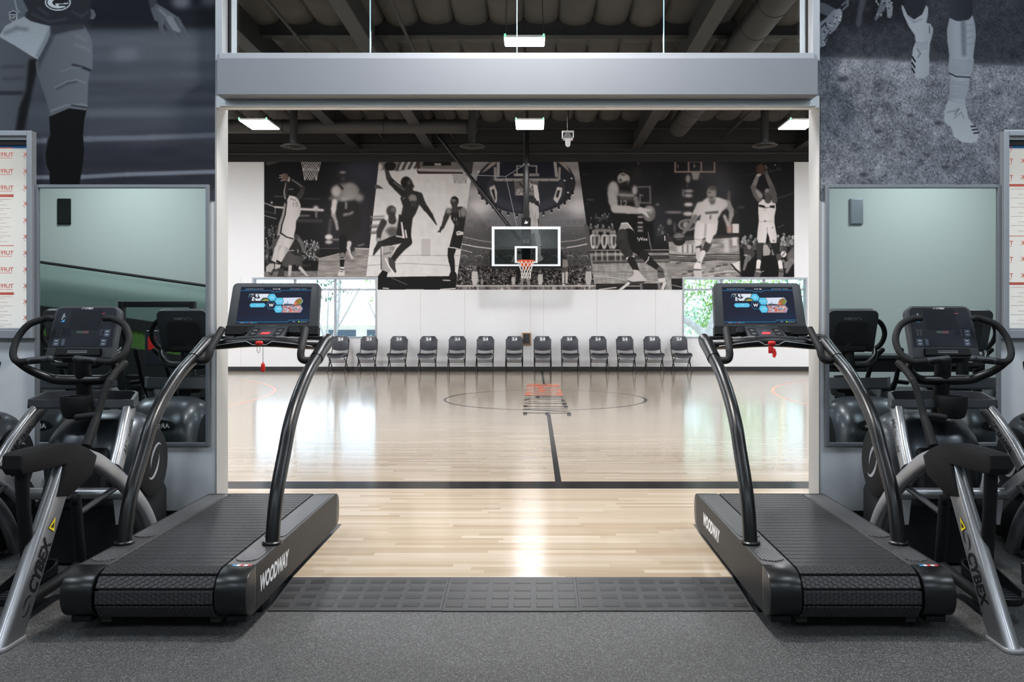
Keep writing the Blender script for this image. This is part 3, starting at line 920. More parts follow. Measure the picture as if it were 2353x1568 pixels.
    c.poly([(160, 1330), (215, 1335), (220, 1400), (150, 1450), (112, 1420), (115, 1370)], wm(165), 3); c.poly([(225, 1335), (300, 1345), (280, 1400), (230, 1420)], wm(180), 3); c.line([(150, 1440), (180, 1470), (210, 1400)], 8, wm(50), 3); c.line([(220, 1420), (275, 1390)], 8, wm(60), 3)
    # second, blurred player with the ball
    fl = [(770, 1268), (1020, 1204), (1200, 1150), (1400, 1138), (1365, 1500), (752, 1500)]
    c.poly(fl, (142, 136, 133), 2); c.noise(fl, 13, 5, 31, sx=14); c.noise(fl, 8, 30, 32, sx=3)
    c.line([(770, 1266), (1020, 1205)], 4, wm(215), 1.5); c.line([(1210, 1140), (1390, 1146)], 7, wm(190), 4); c.line([(1260, 1108), (1330, 1090)], 9, wm(120), 5); c.line([(760, 1144), (1020, 1140)], 4, wm(95), 3)
    c.poly([(780, 1150), (1010, 1150), (1010, 1205), (780, 1262)], wm(26), 4)
    c.ell(1060, 235, 52, 62, wm(56), 12); c.ell(1068, 196, 40, 16, wm(150), 8); c.ell(1075, 275, 24, 22, wm(86), 10)
    c.poly([(940, 395), (1000, 340), (1080, 330), (1180, 320), (1255, 370), (1275, 430), (1240, 480), (1100, 560), (1000, 560), (940, 510)], wm(132), 16)
    c.ell(1160, 440, 105, 108, wm(158), 14, rd=.18); c.ell(985, 430, 58, 66, wm(190), 16); c.ell(1270, 510, 58, 52, wm(150), 18); c.line([(1010, 330), (1065, 400)], 14, wm(60), 5); c.ell(935, 520, 45, 26, wm(110), 12); c.ell(1085, 530, 46, 30, wm(170), 16)
    c.poly([(1005, 570), (1240, 560), (1300, 700), (1290, 900), (1150, 1040), (1030, 1050), (1000, 880), (985, 700)], wm(44), 16)
    c.limb((968, 560, 34), (955, 650, 30), (952, 730, 22), val=wm(206), blur=8); c.limb((955, 730, 24), (985, 810, 18), (1002, 900, 18), val=wm(160), blur=7)
    c.limb((920, 790, 22), (905, 900, 20), (900, 990, 20), val=wm(76), blur=8); c.ell(895, 1000, 48, 34, wm(205), 8); c.ell(895, 1062, 46, 24, wm(180), 9); c.line([(930, 1030), (1040, 1032)], 12, wm(120), 8)
    c.line([(1085, 725), (1125, 715)], 16, wm(150), 10); c.line([(1150, 715), (1190, 692)], 14, wm(150), 9); c.line([(1110, 575), (1108, 640)], 14, wm(140), 8)
    c.limb((1070, 1020, 48), (1072, 1120, 44), (1065, 1215, 36), val=wm(30), blur=4); c.limb((1065, 1225, 33), (1060, 1260, 32), val=wm(120), blur=3); c.limb((1062, 1280, 30), (1058, 1365, 24), val=wm(26), blur=2.5); c.line([(1036, 1274), (1092, 1270)], 4, wm(210), 1.5)
    c.poly([(1036, 1370), (1085, 1370), (1092, 1430), (1092, 1482), (1005, 1484), (1010, 1450), (1034, 1410)], wm(205), 3); c.line([(1040, 1400), (1080, 1405)], 7, wm(40), 2); c.line([(1040, 1430), (1070, 1430)], 5, wm(60), 2)
    c.limb((1150, 1075, 28), (1140, 1140, 22), (1185, 1260, 14), val=wm(196), blur=6); c.poly([(1160, 1120), (1220, 1140), (1200, 1240), (1170, 1200)], wm(50), 5); c.ell(1200, 1205, 22, 30, wm(120), 5)
    # ---- white print with three players
    c.T(830, 360, 4.9)
    P = [(203, 40), (1268, 40), (1165, 770), (1062, 1510), (180, 1510), (185, 1352), (56, 1352)]
    c.poly(P, (214, 211, 210), 1)
    c.noise(P, 3, 40, 41)
    c.poly([(200, 50), (640, 50), (640, 120), (420, 165), (280, 150), (200, 155)], wm(120), 6)
    for i in range(7): c.line([(400 + i * 34, 150 - i * 3), (440 + i * 34, 60)], 9, wm(205 if i % 2 else 70), 4)
    c.ell(215, 120, 22, 40, wm(205), 6)
    c.poly([(620, 45), (1120, 45), (1130, 150), (640, 165)], wm(120), 4); c.poly([(700, 45), (1010, 45), (1010, 100), (690, 105)], wm(30), 4); c.poly([(820, 75), (900, 75), (900, 100), (830, 100)], wm(170), 3)
    c.limb((640, 45, 22), (645, 172, 16), val=(76, 60, 54), blur=3); c.limb((650, 150, 16), (1130, 160, 14), val=wm(170), blur=3); c.limb((650, 180, 14), (1140, 184, 10), val=(66, 52, 47), blur=3)
    c.poly([(1110, 45), (1272, 45), (1252, 205), (1165, 170)], wm(62), 4)
    crisscross(c, 1030, 1200, 195, 300, 20, 6, wm(146), 3, 1.5)
    c.poly([(1180, 720), (1260, 720), (1250, 790), (1185, 790)], wm(222), 2)
    for y in (672, 705, 770, 790, 840, 856): c.line([(110, y + 8), (255, y)], 9, wm(140 if y in (672, 770, 840) else 96), 6)
    c.poly([(150, 310), (200, 325), (255, 362), (150, 360)], wm(90), 3)
    c.poly([(675, 925), (778, 925), (778, 1122), (675, 1122)], wm(192), 1)
    c.line([(80, 1118), (640, 1112), (1125, 1116)], 2, wm(118), 1); c.line([(70, 1226), (500, 1202), (1110, 1232)], 2.4, wm(130), 1)
    c.poly([(255, 1358), (640, 1350), (1082, 1346), (1062, 1510), (180, 1510), (186, 1420)], wm(28), 1.5)
    c.line([(340, 1365), (430, 1405), (515, 1442)], 3, wm(130), 2); c.line([(218, 1480), (306, 1486)], 6, wm(215), 1); c.line([(500, 1500), (700, 1500)], 6, wm(200), 1); c.line([(895, 1496), (1062, 1486)], 6, wm(215), 1)
    # player behind
    c.poly([(262, 720), (310, 700), (400, 690), (425, 800), (420, 940), (330, 990), (220, 968), (225, 860)], wm(188), 5, rd=.1)
    c.poly([(270, 830), (330, 790), (400, 800), (420, 870), (330, 910)], wm(96), 12); c.limb((250, 745, 38), (205, 840, 30), (195, 930, 24), val=wm(66), blur=5); c.ell(195, 945, 30, 30, wm(160), 6)
    c.ell(338, 612, 55, 62, wm(74), 6); c.ell(360, 600, 26, 30, wm(110), 8); c.limb((345, 660, 38), (350, 720, 44), val=wm(64), blur=5)
    c.poly([(245, 1005), (390, 1010), (370, 1060), (345, 1110), (330, 1300), (300, 1310), (230, 1282), (236, 1120)], wm(172), 4, rd=.18); c.line([(222, 1030), (226, 1270)], 5, wm(40), 2); c.line([(260, 1100), (330, 1080)], 8, wm(110), 5); c.text('23', 318, 1048, 34, wm(60), 2)
    c.poly([(238, 1280), (300, 1302), (290, 1350), (250, 1400), (240, 1500), (182, 1500), (186, 1350)], wm(26), 2)
    # soaring player
    c.limb((430, 925, 56), (330, 955, 46), (215, 985, 30), val=wm(40), blur=4); c.limb((210, 985, 34), (165, 1050, 22), (140, 1105, 9), val=wm(52), blur=3)
    c.poly([(425, 650), (580, 690), (566, 800), (560, 900), (520, 915), (390, 895), (412, 760)], wm(46), 4)
    c.limb((500, 880, 58), (520, 960, 52), (500, 985, 46), val=wm(40), blur=3); c.limb((520, 965, 44), (430, 1060, 38), (345, 1175, 27), val=wm(44), blur=2.5)
    c.limb((455, 745, 9), (478, 910, 13), val=wm(220), blur=3); c.limb((497, 830, 8), (510, 908, 10), val=wm(214), blur=3); c.limb((395, 895, 7), (470, 908, 8), val=wm(216), blur=3)
    c.poly([(440, 470), (480, 400), (545, 375), (640, 395), (672, 440), (655, 540), (615, 640), (575, 705), (445, 680), (470, 560)], wm(52), 4)
    c.limb((470, 480, 5), (520, 420, 6), val=wm(130), blur=3); c.poly([(530, 455), (570, 420), (640, 450), (620, 500), (545, 500)], wm(138), 8); c.text('45', 555, 565, 54, wm(96), 3)
    c.limb((285, 150, 20), (310, 240, 28), (345, 290, 34), val=wm(70), blur=4); c.limb((340, 285, 34), (410, 350, 40), (480, 410, 48), val=wm(50), blur=4); c.line([(365, 290), (480, 375)], 6, wm(130), 5)
    c.ell(325, 106, 66, 52, wm(40), 4); c.ell(505, 292, 60, 68, wm(40), 5); c.ell(545, 300, 26, 36, wm(92), 8); c.poly([(560, 260), (600, 340), (570, 370), (540, 350)], wm(54), 5); c.limb((530, 350, 36), (545, 385, 40), val=wm(54), blur=4)
    c.limb((655, 440, 38), (690, 530, 34), (730, 590, 30), val=wm(54), blur=4); c.limb((730, 585, 29), (785, 660, 22), (848, 768, 5), val=wm(50), blur=3)
    c.poly([(305, 1130), (345, 1150), (382, 1185), (385, 1250), (398, 1302), (375, 1312), (330, 1270), (312, 1210)], wm(72), 2.5); c.line([(272, 1150), (315, 1240), (370, 1310)], 7, wm(226), 2); c.line([(375, 1175), (398, 1170)], 3, wm(50), 1)
    # waiting player at the right
    c.limb((1020, 1050, 46), (1008, 1110, 36), (1018, 1180, 34), val=wm(38), blur=2); c.limb((1018, 1170, 34), (1030, 1250, 26), (1032, 1310, 24), val=wm(38), blur=2)
    c.poly([(1042, 820), (1100, 850), (1165, 845), (1140, 940), (1118, 1052), (990, 1030), (1010, 940)], wm(38), 2); c.limb((990, 1022, 5), (1060, 1030, 5), (1118, 1048, 5), val=wm(226), blur=1)
    c.poly([(1005, 590), (1050, 575), (1130, 560), (1190, 615), (1185, 720), (1160, 850), (1100, 850), (1040, 835), (1050, 770), (1010, 700)], wm(44), 3)
    c.ell(1150, 625, 38, 58, wm(136), 10); c.line([(1100, 600), (1110, 680)], 5, wm(170), 3); c.text('51', 1040, 724, 34, wm(196), 1); c.text('27', 1058, 775, 34, wm(110), 1)
    c.limb((985, 620, 36), (955, 690, 28), (915, 800, 18), val=wm(60), blur=4); c.ell(985, 610, 34, 34, wm(140), 10); c.limb((905, 800, 18), (890, 835, 12), (862, 850, 5), val=wm(58), blur=2); c.line([(885, 830), (890, 856)], 5, wm(58), 1.5)
    c.ell(1050, 505, 46, 58, wm(62), 4); c.ell(1040, 490, 24, 24, wm(120), 8); c.poly([(1010, 470), (1050, 448), (1092, 475), (1092, 520), (1075, 480)], wm(34), 4); c.limb((1050, 550, 32), (1060, 600, 36), val=wm(70), blur=5)
    c.poly([(1068, 850), (1095, 836), (1152, 850), (1150, 880), (1075, 890)], wm(206), 2); c.line([(1080, 862), (1110, 858)], 3, wm(60), 1)
    c.poly([(1005, 1300), (1062, 1300), (1078, 1330), (1078, 1368), (1010, 1388), (922, 1402), (920, 1385), (985, 1350)], wm(34), 1.5); c.line([(922, 1392), (1000, 1396)], 5, wm(205), 1)
    # ---- arena print in the centre
    c.T(1040, 360, 4.9)
    A = [(238, 40), (1408, 40), (1610, 1510), (32, 1510)]
    m, bx = c.mask([c.q(p) for p in A], .6)
    c.blend(m, bx, (112, 109, 112))
    sub = c.a.copy()
    for y, v in ((60, 150), (200, 160), (400, 168), (560, 160), (700, 126), (800, 104), (900, 88), (1000, 84), (1100, 80), (1200, 74)):
        c.poly([(-100, y - 60), (1800, y - 60), (1800, y + 60), (-100, y + 60)], (v, v * .98, v * .99), 34)
    c.ell(300, 560, 120, 110, (212, 207, 207), 60); c.ell(1430, 560, 130, 110, (208, 203, 203), 60); c.ell(820, 700, 300, 60, (112, 111, 116), 40)
    c.ell(825, 300, 560, 345, (44, 44, 50), 3); c.poly([(320, 190), (440, 60), (500, 55), (480, 90), (360, 170)], (150, 140, 135), 4); c.poly([(1180, 55), (1260, 60), (1330, 190)], (150, 140, 135), 4)
    c.ell(825, 360, 440, 268, (64, 65, 72), 10); c.ell(825, 330, 380, 200, (50, 51, 58), 20)
    c.poly([(412, 350), (472, 318), (502, 400), (498, 510), (478, 522), (430, 420)], wm(186), 3); c.poly([(436, 380), (466, 360), (484, 470), (478, 500)], wm(40), 3)
    c.poly([(1178, 340), (1236, 352), (1222, 440), (1178, 528), (1134, 482)], wm(196), 3); c.poly([(1180, 380), (1212, 380), (1185, 470), (1160, 450)], wm(50), 3)
    for i in range(15):
        a = math.radians(15 + i * 150 / 14)
        x, y = 825 + 545 * math.cos(a), 325 + 345 * math.sin(a)
        c.ell(x, y - 4, 13, 22, (36, 36, 40), 2); c.ell(x, y + 18, 9, 5, (230, 226, 222), 2)
    for x, y in ((290, 170), (700, 75), (1340, 245), (1300, 405), (1260, 270), (980, 80)): c.ell(x, y, 13, 8, wm(226), 3)
    c.poly([(530, 40), (1145, 40), (1150, 225), (525, 225)], (38, 40, 50), 2)
    for a in (((515, 40), (512, 215)), ((1150, 40), (1170, 215))): c.line(a, 17, wm(162), 2)
    c.limb((478, 130, 14), (480, 255, 15), (500, 262, 16), (1180, 262, 16), (1200, 250, 14), (1205, 130, 13), val=wm(150), blur=2)
    for a in (((725, 105), (945, 105)), ((725, 105), (725, 200)), ((945, 105), (945, 200))): c.line(a, 8, wm(150), 2)
    c.poly([(685, 190), (975, 190), (975, 222), (685, 222)], wm(140), 2); c.text('STAPLES', 704, 218, 25, wm(215), 1, bold=.03)
    for i in range(6): c.ell(580 + i * 102, 268, 6, 6, wm(40), 1)
    c.poly([(692, 278), (965, 278), (960, 440), (705, 440)], wm(108), 3); c.poly([(700, 400), (960, 400), (960, 438), (706, 438)], wm(128), 2); c.text('Center', 722, 430, 38, wm(222), 1, bold=.04)
    for i in range(14): c.line([(r.uniform(710, 960), r.uniform(285, 390)), (r.uniform(710, 960), r.uniform(285, 390))], 4, wm(r.choice([40, 190])), 2)
    for x0, w in ((160, 76), (378, 68), (448, 66), (518, 66), (588, 72), (1185, 68), (1260, 72), (1338, 68), (1412, 72), (1006, 70), (1098, 72)):
        c.poly([(x0, 702), (x0 + w, 702), (x0 + w, 786), (x0, 786)], (122, 120, 123), 2)
        for k in range(3): c.line([(x0 + 10, 728 + k * 20), (x0 + w - 10, 728 + k * 20)], 3, (96, 95, 98), 1.5)
    for a, rr, v in ((((105, 985), (260, 1015), (460, 1040)), 6, 200), (((1290, 1025), (1420, 1005), (1545, 975)), 6, 200), (((110, 900), (300, 945), (450, 965)), 4, 160), (((1220, 960), (1380, 945), (1535, 905)), 4, 170), (((105, 1050), (220, 1080)), 5, 170), (((460, 1040), (1290, 1030)), 4, 150)):
        c.line(a, rr, wm(v), 2)
    for i in range(60): c.ell(r.uniform(120, 1540), r.uniform(800, 1060), 4, 3, wm(r.uniform(130, 220)), 1)
    c.noise([(60, 1060), (1560, 1060), (1600, 1240), (50, 1240)], 15, 9, 51)
    for i in range(9): c.line([(90 + i * 170, 1120), (150 + i * 170, 1112), (165 + i * 170, 1140)], 4, wm(150), 2)
    low = [(50, 1230), (1570, 1230), (1600, 1455), (36, 1455)]
    c.poly(low, (66, 62, 62), 8); c.noise(low, 46, 7.5, 52); c.noise(low, 26, 15, 53); c.noise([(50, 1340), (1590, 1340), (1600, 1440), (36, 1440)], 36, 12, 54)
    c.poly([(30, 1448), (1612, 1448), (1612, 1466), (30, 1466)], wm(190), 2)
    c.poly([(28, 1466), (1612, 1466), (1620, 1520), (28, 1520)], (118, 113, 112), 2); c.noise([(28, 1466), (1612, 1466), (1620, 1520), (28, 1520)], 40, 60, 55, sx=.3)
    for x, h, v in ((250, 190, 190), (640, 90, 40), (685, 110, 190), (988, 150, 200), (1530, 190, 180), (430, 70, 60), (330, 80, 150)):
        c.ell(x, 1445 - h, h * .11, h * .13, wm(v * .6), 2); c.poly([(x - h * .16, 1445 - h * .8), (x + h * .16, 1445 - h * .8), (x + h * .2, 1445 - h * .4), (x + h * .12, 1445), (x - h * .12, 1445), (x - h * .2, 1445 - h * .4)], wm(v), 2)
    # small figures and the dunker
    c.ell(745, 1052, 24, 30, wm(150), 2); c.poly([(730, 1065), (762, 1065), (756, 1095), (738, 1095)], wm(40), 2)
    c.poly([(700, 1098), (780, 1095), (785, 1180), (770, 1240), (705, 1240), (712, 1160)], wm(140), 3); c.limb((705, 1110, 15), (690, 1150, 12), (672, 1185, 10), val=wm(170), blur=2)
    c.limb((740, 1290, 26), (735, 1400, 20), val=wm(40), blur=3); c.limb((830, 1330, 22), (860, 1440, 16), val=wm(160), blur=4); c.limb((800, 1330, 22), (775, 1440, 16), val=wm(150), blur=4)
    c.ell(1250, 1130, 17, 24, wm(60), 2); c.poly([(1235, 1160), (1290, 1160), (1302, 1215), (1290, 1250), (1232, 1250)], wm(150), 2); c.poly([(1228, 1245), (1298, 1245), (1305, 1310), (1230, 1318)], wm(90), 2); c.limb((1245, 1320, 15), (1246, 1420, 12), val=wm(206), blur=1.5); c.limb((1284, 1310, 15), (1282, 1420, 12), val=wm(206), blur=1.5); c.ell(1250, 1445, 18, 10, wm(210), 1.5)
    c.limb((905, 545, 50), (925, 700, 45), val=wm(200), blur=3); c.limb((932, 340, 24), (945, 420, 25), (950, 520, 32), val=wm(212), blur=2); c.ell(905, 492, 36, 36, wm(64), 3); c.ell(950, 535, 26, 40, wm(46), 4)
    c.poly([(868, 545), (900, 525), (965, 560), (975, 640), (965, 725), (985, 800), (988, 900), (960, 905), (890, 885), (868, 760)], wm(196), 2, rd=.1)
    for i in range(12): c.line([(r.uniform(880, 960), r.uniform(560, 880)), (r.uniform(880, 960), r.uniform(560, 880))], 2, wm(160), 3)
    c.line([(962, 700), (980, 880)], 5, wm(50), 2); c.limb((915, 890, 30), (925, 950, 27), (930, 1010, 24), val=wm(120), blur=3); c.limb((955, 890, 30), (965, 960, 27), (978, 1015, 22), val=wm(176), blur=2); c.line([(955, 1020), (990, 1018)], 8, wm(40), 1.5); c.limb((972, 1035, 22), (975, 1125, 18), val=wm(196), blur=2)
    c.poly([(950, 1125), (1000, 1115), (1022, 1150), (1005, 1170), (950, 1195)], wm(200), 2); c.line([(930, 1060), (945, 1120)], 14, wm(50), 4)
    m3 = np.zeros((c.H, c.W, 1)); y0, x0 = bx[1], bx[0]
    Y0, Y1, X0, X1 = max(y0, 0), min(y0 + m.shape[0], c.H), max(x0, 0), min(x0 + m.shape[1], c.W)
    m3[Y0:Y1, X0:X1, 0] = m[Y0 - y0:Y1 - y0, X0 - x0:X1 - x0]
    c.a = c.a * m3 + sub * (1 - m3)
    # ---- dark print with the driving player
    c.T(1330, 360, 4.9)
    c.ell(660, 300, 200, 200, (44, 43, 46), 100); c.ell(900, 700, 160, 260, (50, 50, 54), 70)
    for p in ((75, 200, 30, 4, 90), (130, 486, 46, 8, 84), (670, 75, 8, 12, 150), (885, 540, 22, 14, 120), (1025, 625, 60, 14, 110), (1150, 626, 60, 12, 110), (1020, 740, 24, 30, 120), (90, 530, 14, 12, 60)):
        c.ell(p[0], p[1], p[2], p[3], wm(p[4]), 6)
    c.poly([(610, 140), (700, 140), (700, 260), (620, 260)], wm(48), 14); c.ell(895, 195, 30, 30, wm(40), 6)
    for a in (((665, 344), (802, 340)), ((802, 340), (806, 522)), ((806, 522), (670, 520)), ((690, 430), (690, 520)), ((690, 430), (720, 440))): c.line(a, 9, wm(112), 5)
    people(c, r, 105, 420, 640, 700, 12, 15, (70, 130), (40, 70)); people(c, r, 115, 380, 760, 800, 10, 16, (80, 140), (50, 100))
    c.poly([(180, 815), (360, 815), (360, 852), (180, 845)], wm(120), 5)
    for x, v in ((165, 196), (205, 150), (290, 180), (365, 150), (398, 180)):
        c.poly([(x - 45, 960), (x - 38, 885), (x, 868), (x + 38, 885), (x + 42, 960), (x + 10, 1040), (x - 20, 1040)], wm(v), 4); c.ell(x, 850, 19, 24, wm(130), 2); c.poly([(x - 16, 900), (x + 14, 900), (x + 6, 1000), (x - 14, 1000)], wm(60), 5)
    c.poly([(60, 760), (105, 1050), (140, 1052), (110, 780)], wm(90), 4)
    people(c, r, 885, 1010, 780, 900, 6, 22, (70, 120), (40, 80)); c.text('1', 962, 944, 52, wm(226), 1, bold=.05)
    fl = [(118, 1050), (1016, 1050), (1050, 1510), (188, 1510)]
    c.poly(fl, (150, 147, 145), 2); c.noise(fl, 9, 12, 61, sx=8); c.noise(fl, 9, 55, 62, sx=.4)
    c.poly([(120, 1048), (1016, 1046), (1018, 1085), (120, 1088)], wm(48), 4); c.line([(130, 1056), (1012, 1050)], 3, wm(190), 1.5)
    c.poly([(150, 1120), (1020, 1110), (1024, 1165), (155, 1200)], wm(70), 12)
    for y in (1130, 1152, 1170, 1195): c.line([(160, y + 6), (600, y - 4), (1020, y - 10)], 5, wm(r.choice([46, 120])), 4)
    for x in (190, 260, 320, 410, 470): c.line([(x, 1070), (x + 4, 1170)], 6, wm(190), 6)
    c.line([(170, 1345), (360, 1360), (530, 1390)], 3, wm(200), 1.5); c.line([(168, 1300), (1040, 1300)], 2, wm(110), 1.5)
    c.poly([(190, 1432), (985, 1428), (965, 1510), (190, 1510)], wm(42), 2); c.line([(455, 1510), (560, 1428)], 14, wm(214), 1.5); c.line([(935, 1510), (965, 1428)], 18, wm(206), 1.5); c.line([(230, 1497), (420, 1474)], 5, wm(220), 1.5); c.line([(525, 1458), (690, 1458)], 4, wm(190), 1.5)
    c.poly([(560, 640), (830, 700), (850, 860), (820, 1050), (600, 1050)], wm(24), 14)
    for y in (680, 745, 795, 835): c.line([(672, y), (712, y)], 12, wm(150), 6)
    c.text('HyVee', 634, 946, 38, wm(222), 1.2, bold=.04); c.limb((780, 850, 4), (800, 970, 6), (822, 1060, 5), val=wm(130), blur=3)
    c.poly([(330, 560), (420, 330), (560, 340), (650, 420), (650, 560), (620, 720), (520, 745), (400, 735), (350, 680)], wm(28), 8)
    c.poly([(450, 380), (620, 400), (610, 500), (450, 500)], wm(84), 16); c.line([(455, 430), (610, 440)], 14, wm(150), 8); c.text('12', 470, 560, 70, wm(170), 5, bold=.03)
    c.ell(388, 375, 64, 98, wm(172), 10, rd=.2); c.limb((375, 420, 52), (385, 500, 50), (405, 580, 42), val=wm(166), blur=7, rd=.2); c.limb((410, 590, 46), (560, 600, 42), (690, 612, 36), val=wm(178), blur=7)
    c.ell(630, 380, 30, 56, wm(165), 10); c.limb((640, 470, 28), (660, 550, 28), val=wm(120), blur=8)
    c.ell(790, 642, 76, 90, wm(120), 5, rd=.25); c.ell(800, 600, 46, 40, wm(160), 14); c.limb((690, 600, 26), (750, 640, 16), (780, 680, 10), val=wm(196), blur=4); c.limb((690, 590, 22), (750, 600, 15), (800, 605, 9), val=wm(190), blur=4)
    c.ell(505, 240, 72, 86, wm(168), 6, rd=.25); c.poly([(420, 250), (430, 190), (470, 155), (530, 150), (575, 190), (590, 250), (560, 210), (500, 178), (450, 200)], wm(30), 6); c.ell(500, 205, 28, 10, wm(80), 5); c.ell(470, 265, 14, 14, wm(50), 6); c.poly([(450, 300), (560, 270), (540, 330), (490, 350)], wm(36), 9)
    c.poly([(480, 744), (545, 738), (590, 790), (628, 850), (620, 905), (606, 862), (560, 868), (518, 822), (480, 838), (440, 846)], wm(166), 3); c.line([(480, 756), (550, 752), (610, 830)], 5, wm(220), 3)
    c.limb((560, 880, 70), (640, 1020, 56), (720, 1100, 46), val=wm(27), blur=3); c.limb((490, 880, 66), (485, 960, 68), (510, 1010, 62), val=wm(62), blur=3, rd=.3); c.limb((500, 990, 62), (545, 1070, 52), (575, 1135, 42), val=wm(56), blur=2.5, rd=.3)
    c.limb((545, 1148, 13), (615, 1128, 13), val=wm(206), blur=2); c.limb((590, 1165, 42), (620, 1220, 38), (650, 1285, 31), val=wm(42), blur=2, rd=.3)
    c.limb((730, 1100, 44), (800, 1180, 42), (880, 1245, 30), val=wm(36), blur=2); c.limb((752, 1195, 6), (778, 1165, 6), (790, 1130, 6), val=wm(190), blur=2)
    c.poly([(612, 1272), (670, 1280), (700, 1320), (765, 1388), (764, 1412), (690, 1425), (590, 1420), (535, 1392), (540, 1375), (600, 1350), (620, 1320)], wm(196), 2.5, rd=.1); c.poly([(535, 1388), (600, 1410), (690, 1405), (764, 1405), (720, 1428), (590, 1428)], wm(60), 2)
    c.poly([(880, 1255), (920, 1235), (955, 1270), (965, 1340), (975, 1390), (960, 1415), (900, 1412), (890, 1360)], wm(96), 3); c.poly([(892, 1375), (972, 1365), (972, 1412), (900, 1415)], wm(205), 2); c.line([(895, 1290), (940, 1300)], 7, wm(40), 3)
    c.line([(905, 1440), (912, 1500)], 18, wm(130), 6); c.line([(700, 1440), (705, 1500)], 14, wm(130), 6)
    # ---- dark print with the dribbling player
    c.T(1530, 360, 4.9)
    c.ell(520, 330, 250, 240, (86, 88, 94), 120); c.ell(350, 560, 330, 300, (46, 46, 49), 120)
    for a in (((105, 45), (105, 170)), ((105, 172), (548, 172)), ((548, 172), (548, 45)), ((255, 55), (400, 55)), ((255, 55), (258, 170)), ((400, 55), (398, 170))): c.line(a, 9, (150, 130, 124), 4)
    c.poly([(285, 172), (385, 172), (365, 262), (305, 262)], wm(150), 8); c.ell(320, 105, 10, 26, wm(130), 5); c.ell(135, 110, 10, 24, wm(110), 6)
    for p in ((250, 250, 26, 46, 150), (240, 325, 12, 18, 90), (258, 388, 50, 18, 160), (195, 410, 10, 48, 140), (255, 440, 46, 20, 170), (255, 540, 50, 22, 196), (250, 645, 56, 24, 186), (95, 628, 90, 14, 130), (40, 735, 26, 34, 120), (100, 800, 14, 60, 90), (710, 450, 18, 70, 96), (845, 570, 46, 16, 66), (780, 630, 30, 12, 130), (400, 240, 16, 14, 80)):
        c.ell(p[0], p[1], p[2], p[3], wm(p[4]), 9)
    c.ell(245, 770, 108, 66, wm(140), 6); c.ell(245, 770, 84, 46, wm(50), 8); c.ell(225, 770, 34, 38, wm(150), 8)
    c.poly([(600, 620), (830, 620), (830, 900), (600, 880)], wm(40), 16); c.poly([(748, 758), (822, 756), (824, 862), (750, 862)], wm(205), 4); c.poly([(682, 762), (744, 760), (746, 862), (690, 862)], (168, 140, 134), 8); c.poly([(0, 900), (830, 880), (830, 960), (0, 970)], wm(56), 8)
    fl = [(30, 962), (825, 906), (850, 1370), (60, 1376)]
    c.poly(fl, (146, 142, 140), 2); c.noise(fl, 12, 9, 71, sx=7); c.noise(fl, 12, 26, 72, sx=3)
    c.poly([(130, 990), (340, 985), (340, 1085), (130, 1085)], wm(196), 12)
    for x in (190, 245, 300): c.line([(x, 1000), (x, 1080)], 9, wm(120), 4)
    c.poly([(745, 915), (800, 910), (805, 1000), (752, 1005)], wm(206), 6); c.poly([(650, 930), (710, 925), (715, 1080), (660, 1080)], wm(190), 10)
    for y, v in ((1104, 40), (1130, 70), (1150, 60), (1168, 38)):
        c.limb((45, y, 5), (300, y + 14, 6), (560, y - 6, 5), (835, y + 2, 4), val=wm(v), blur=3)
    for i in range(26):
        x, y = r.uniform(60, 800), r.uniform(1190, 1350)
        c.poly([(x, y), (x + 60, y - 6), (x + 50, y + 14), (x - 10, y + 20)], wm(r.choice([80, 96, 180])), 5)
    c.limb((415, 1330, 3), (600, 1304, 4), (845, 1285, 3), val=wm(206), blur=1.5)
    c.poly([(735, 1200), (790, 1195), (840, 1170), (842, 1290), (790, 1270)], wm(214), 3); c.line([(740, 1215), (790, 1275), (845, 1320)], 9, wm(40), 3)
    c.poly([(315, 1285), (410, 1285), (408, 1376), (320, 1376)], wm(196), 6)
    c.limb((475, 985, 40), (450, 1040, 34), (420, 1085, 28), val=wm(62), blur=4); c.limb((370, 1010, 34), (378, 1045, 26), val=wm(64), blur=4)
    c.limb((420, 1085, 30), (390, 1150, 27), (368, 1215, 28), val=wm(214), blur=3); c.limb((365, 1050, 24), (362, 1140, 22), val=wm(196), blur=3)
    c.poly([(330, 1200), (385, 1190), (400, 1250), (395, 1275), (320, 1268), (312, 1248)], wm(222), 3); c.line([(318, 1270), (395, 1276)], 5, wm(60), 3); c.line([(365, 1185), (385, 1190)], 8, wm(130), 4)
    c.poly([(350, 720), (590, 720), (580, 820), (568, 870), (540, 890), (500, 985), (455, 960), (445, 910), (410, 930), (390, 1000), (330, 1018), (318, 900), (325, 800)], wm(216), 5, rd=.1); c.line([(450, 760), (440, 900)], 9, wm(150), 8); c.line([(330, 930), (400, 940)], 4, wm(150), 4)
    c.limb((640, 560, 46), (690, 530, 40), (735, 600, 28), (740, 660, 24), val=wm(140), blur=7); c.limb((738, 650, 24), (715, 760, 16), val=wm(150), blur=7); c.limb((660, 670, 18), (700, 770, 18), val=wm(170), blur=8)
    c.limb((390, 560, 52), (350, 630, 40), (310, 710, 28), val=wm(186), blur=7); c.limb((330, 680, 28), (260, 780, 22), (200, 860, 17), val=wm(120), blur=6)
    c.poly([(430, 485), (480, 455), (600, 460), (680, 490), (700, 545), (640, 610), (590, 690), (575, 760), (370, 745), (395, 660), (340, 640), (360, 560)], wm(200), 7, rd=.08)
    c.poly([(440, 625), (590, 610), (590, 640), (445, 650)], wm(96), 6); c.line([(505, 665), (500, 700)], 10, wm(120), 6); c.poly([(475, 480), (560, 470), (555, 530), (510, 548)], wm(110), 9)
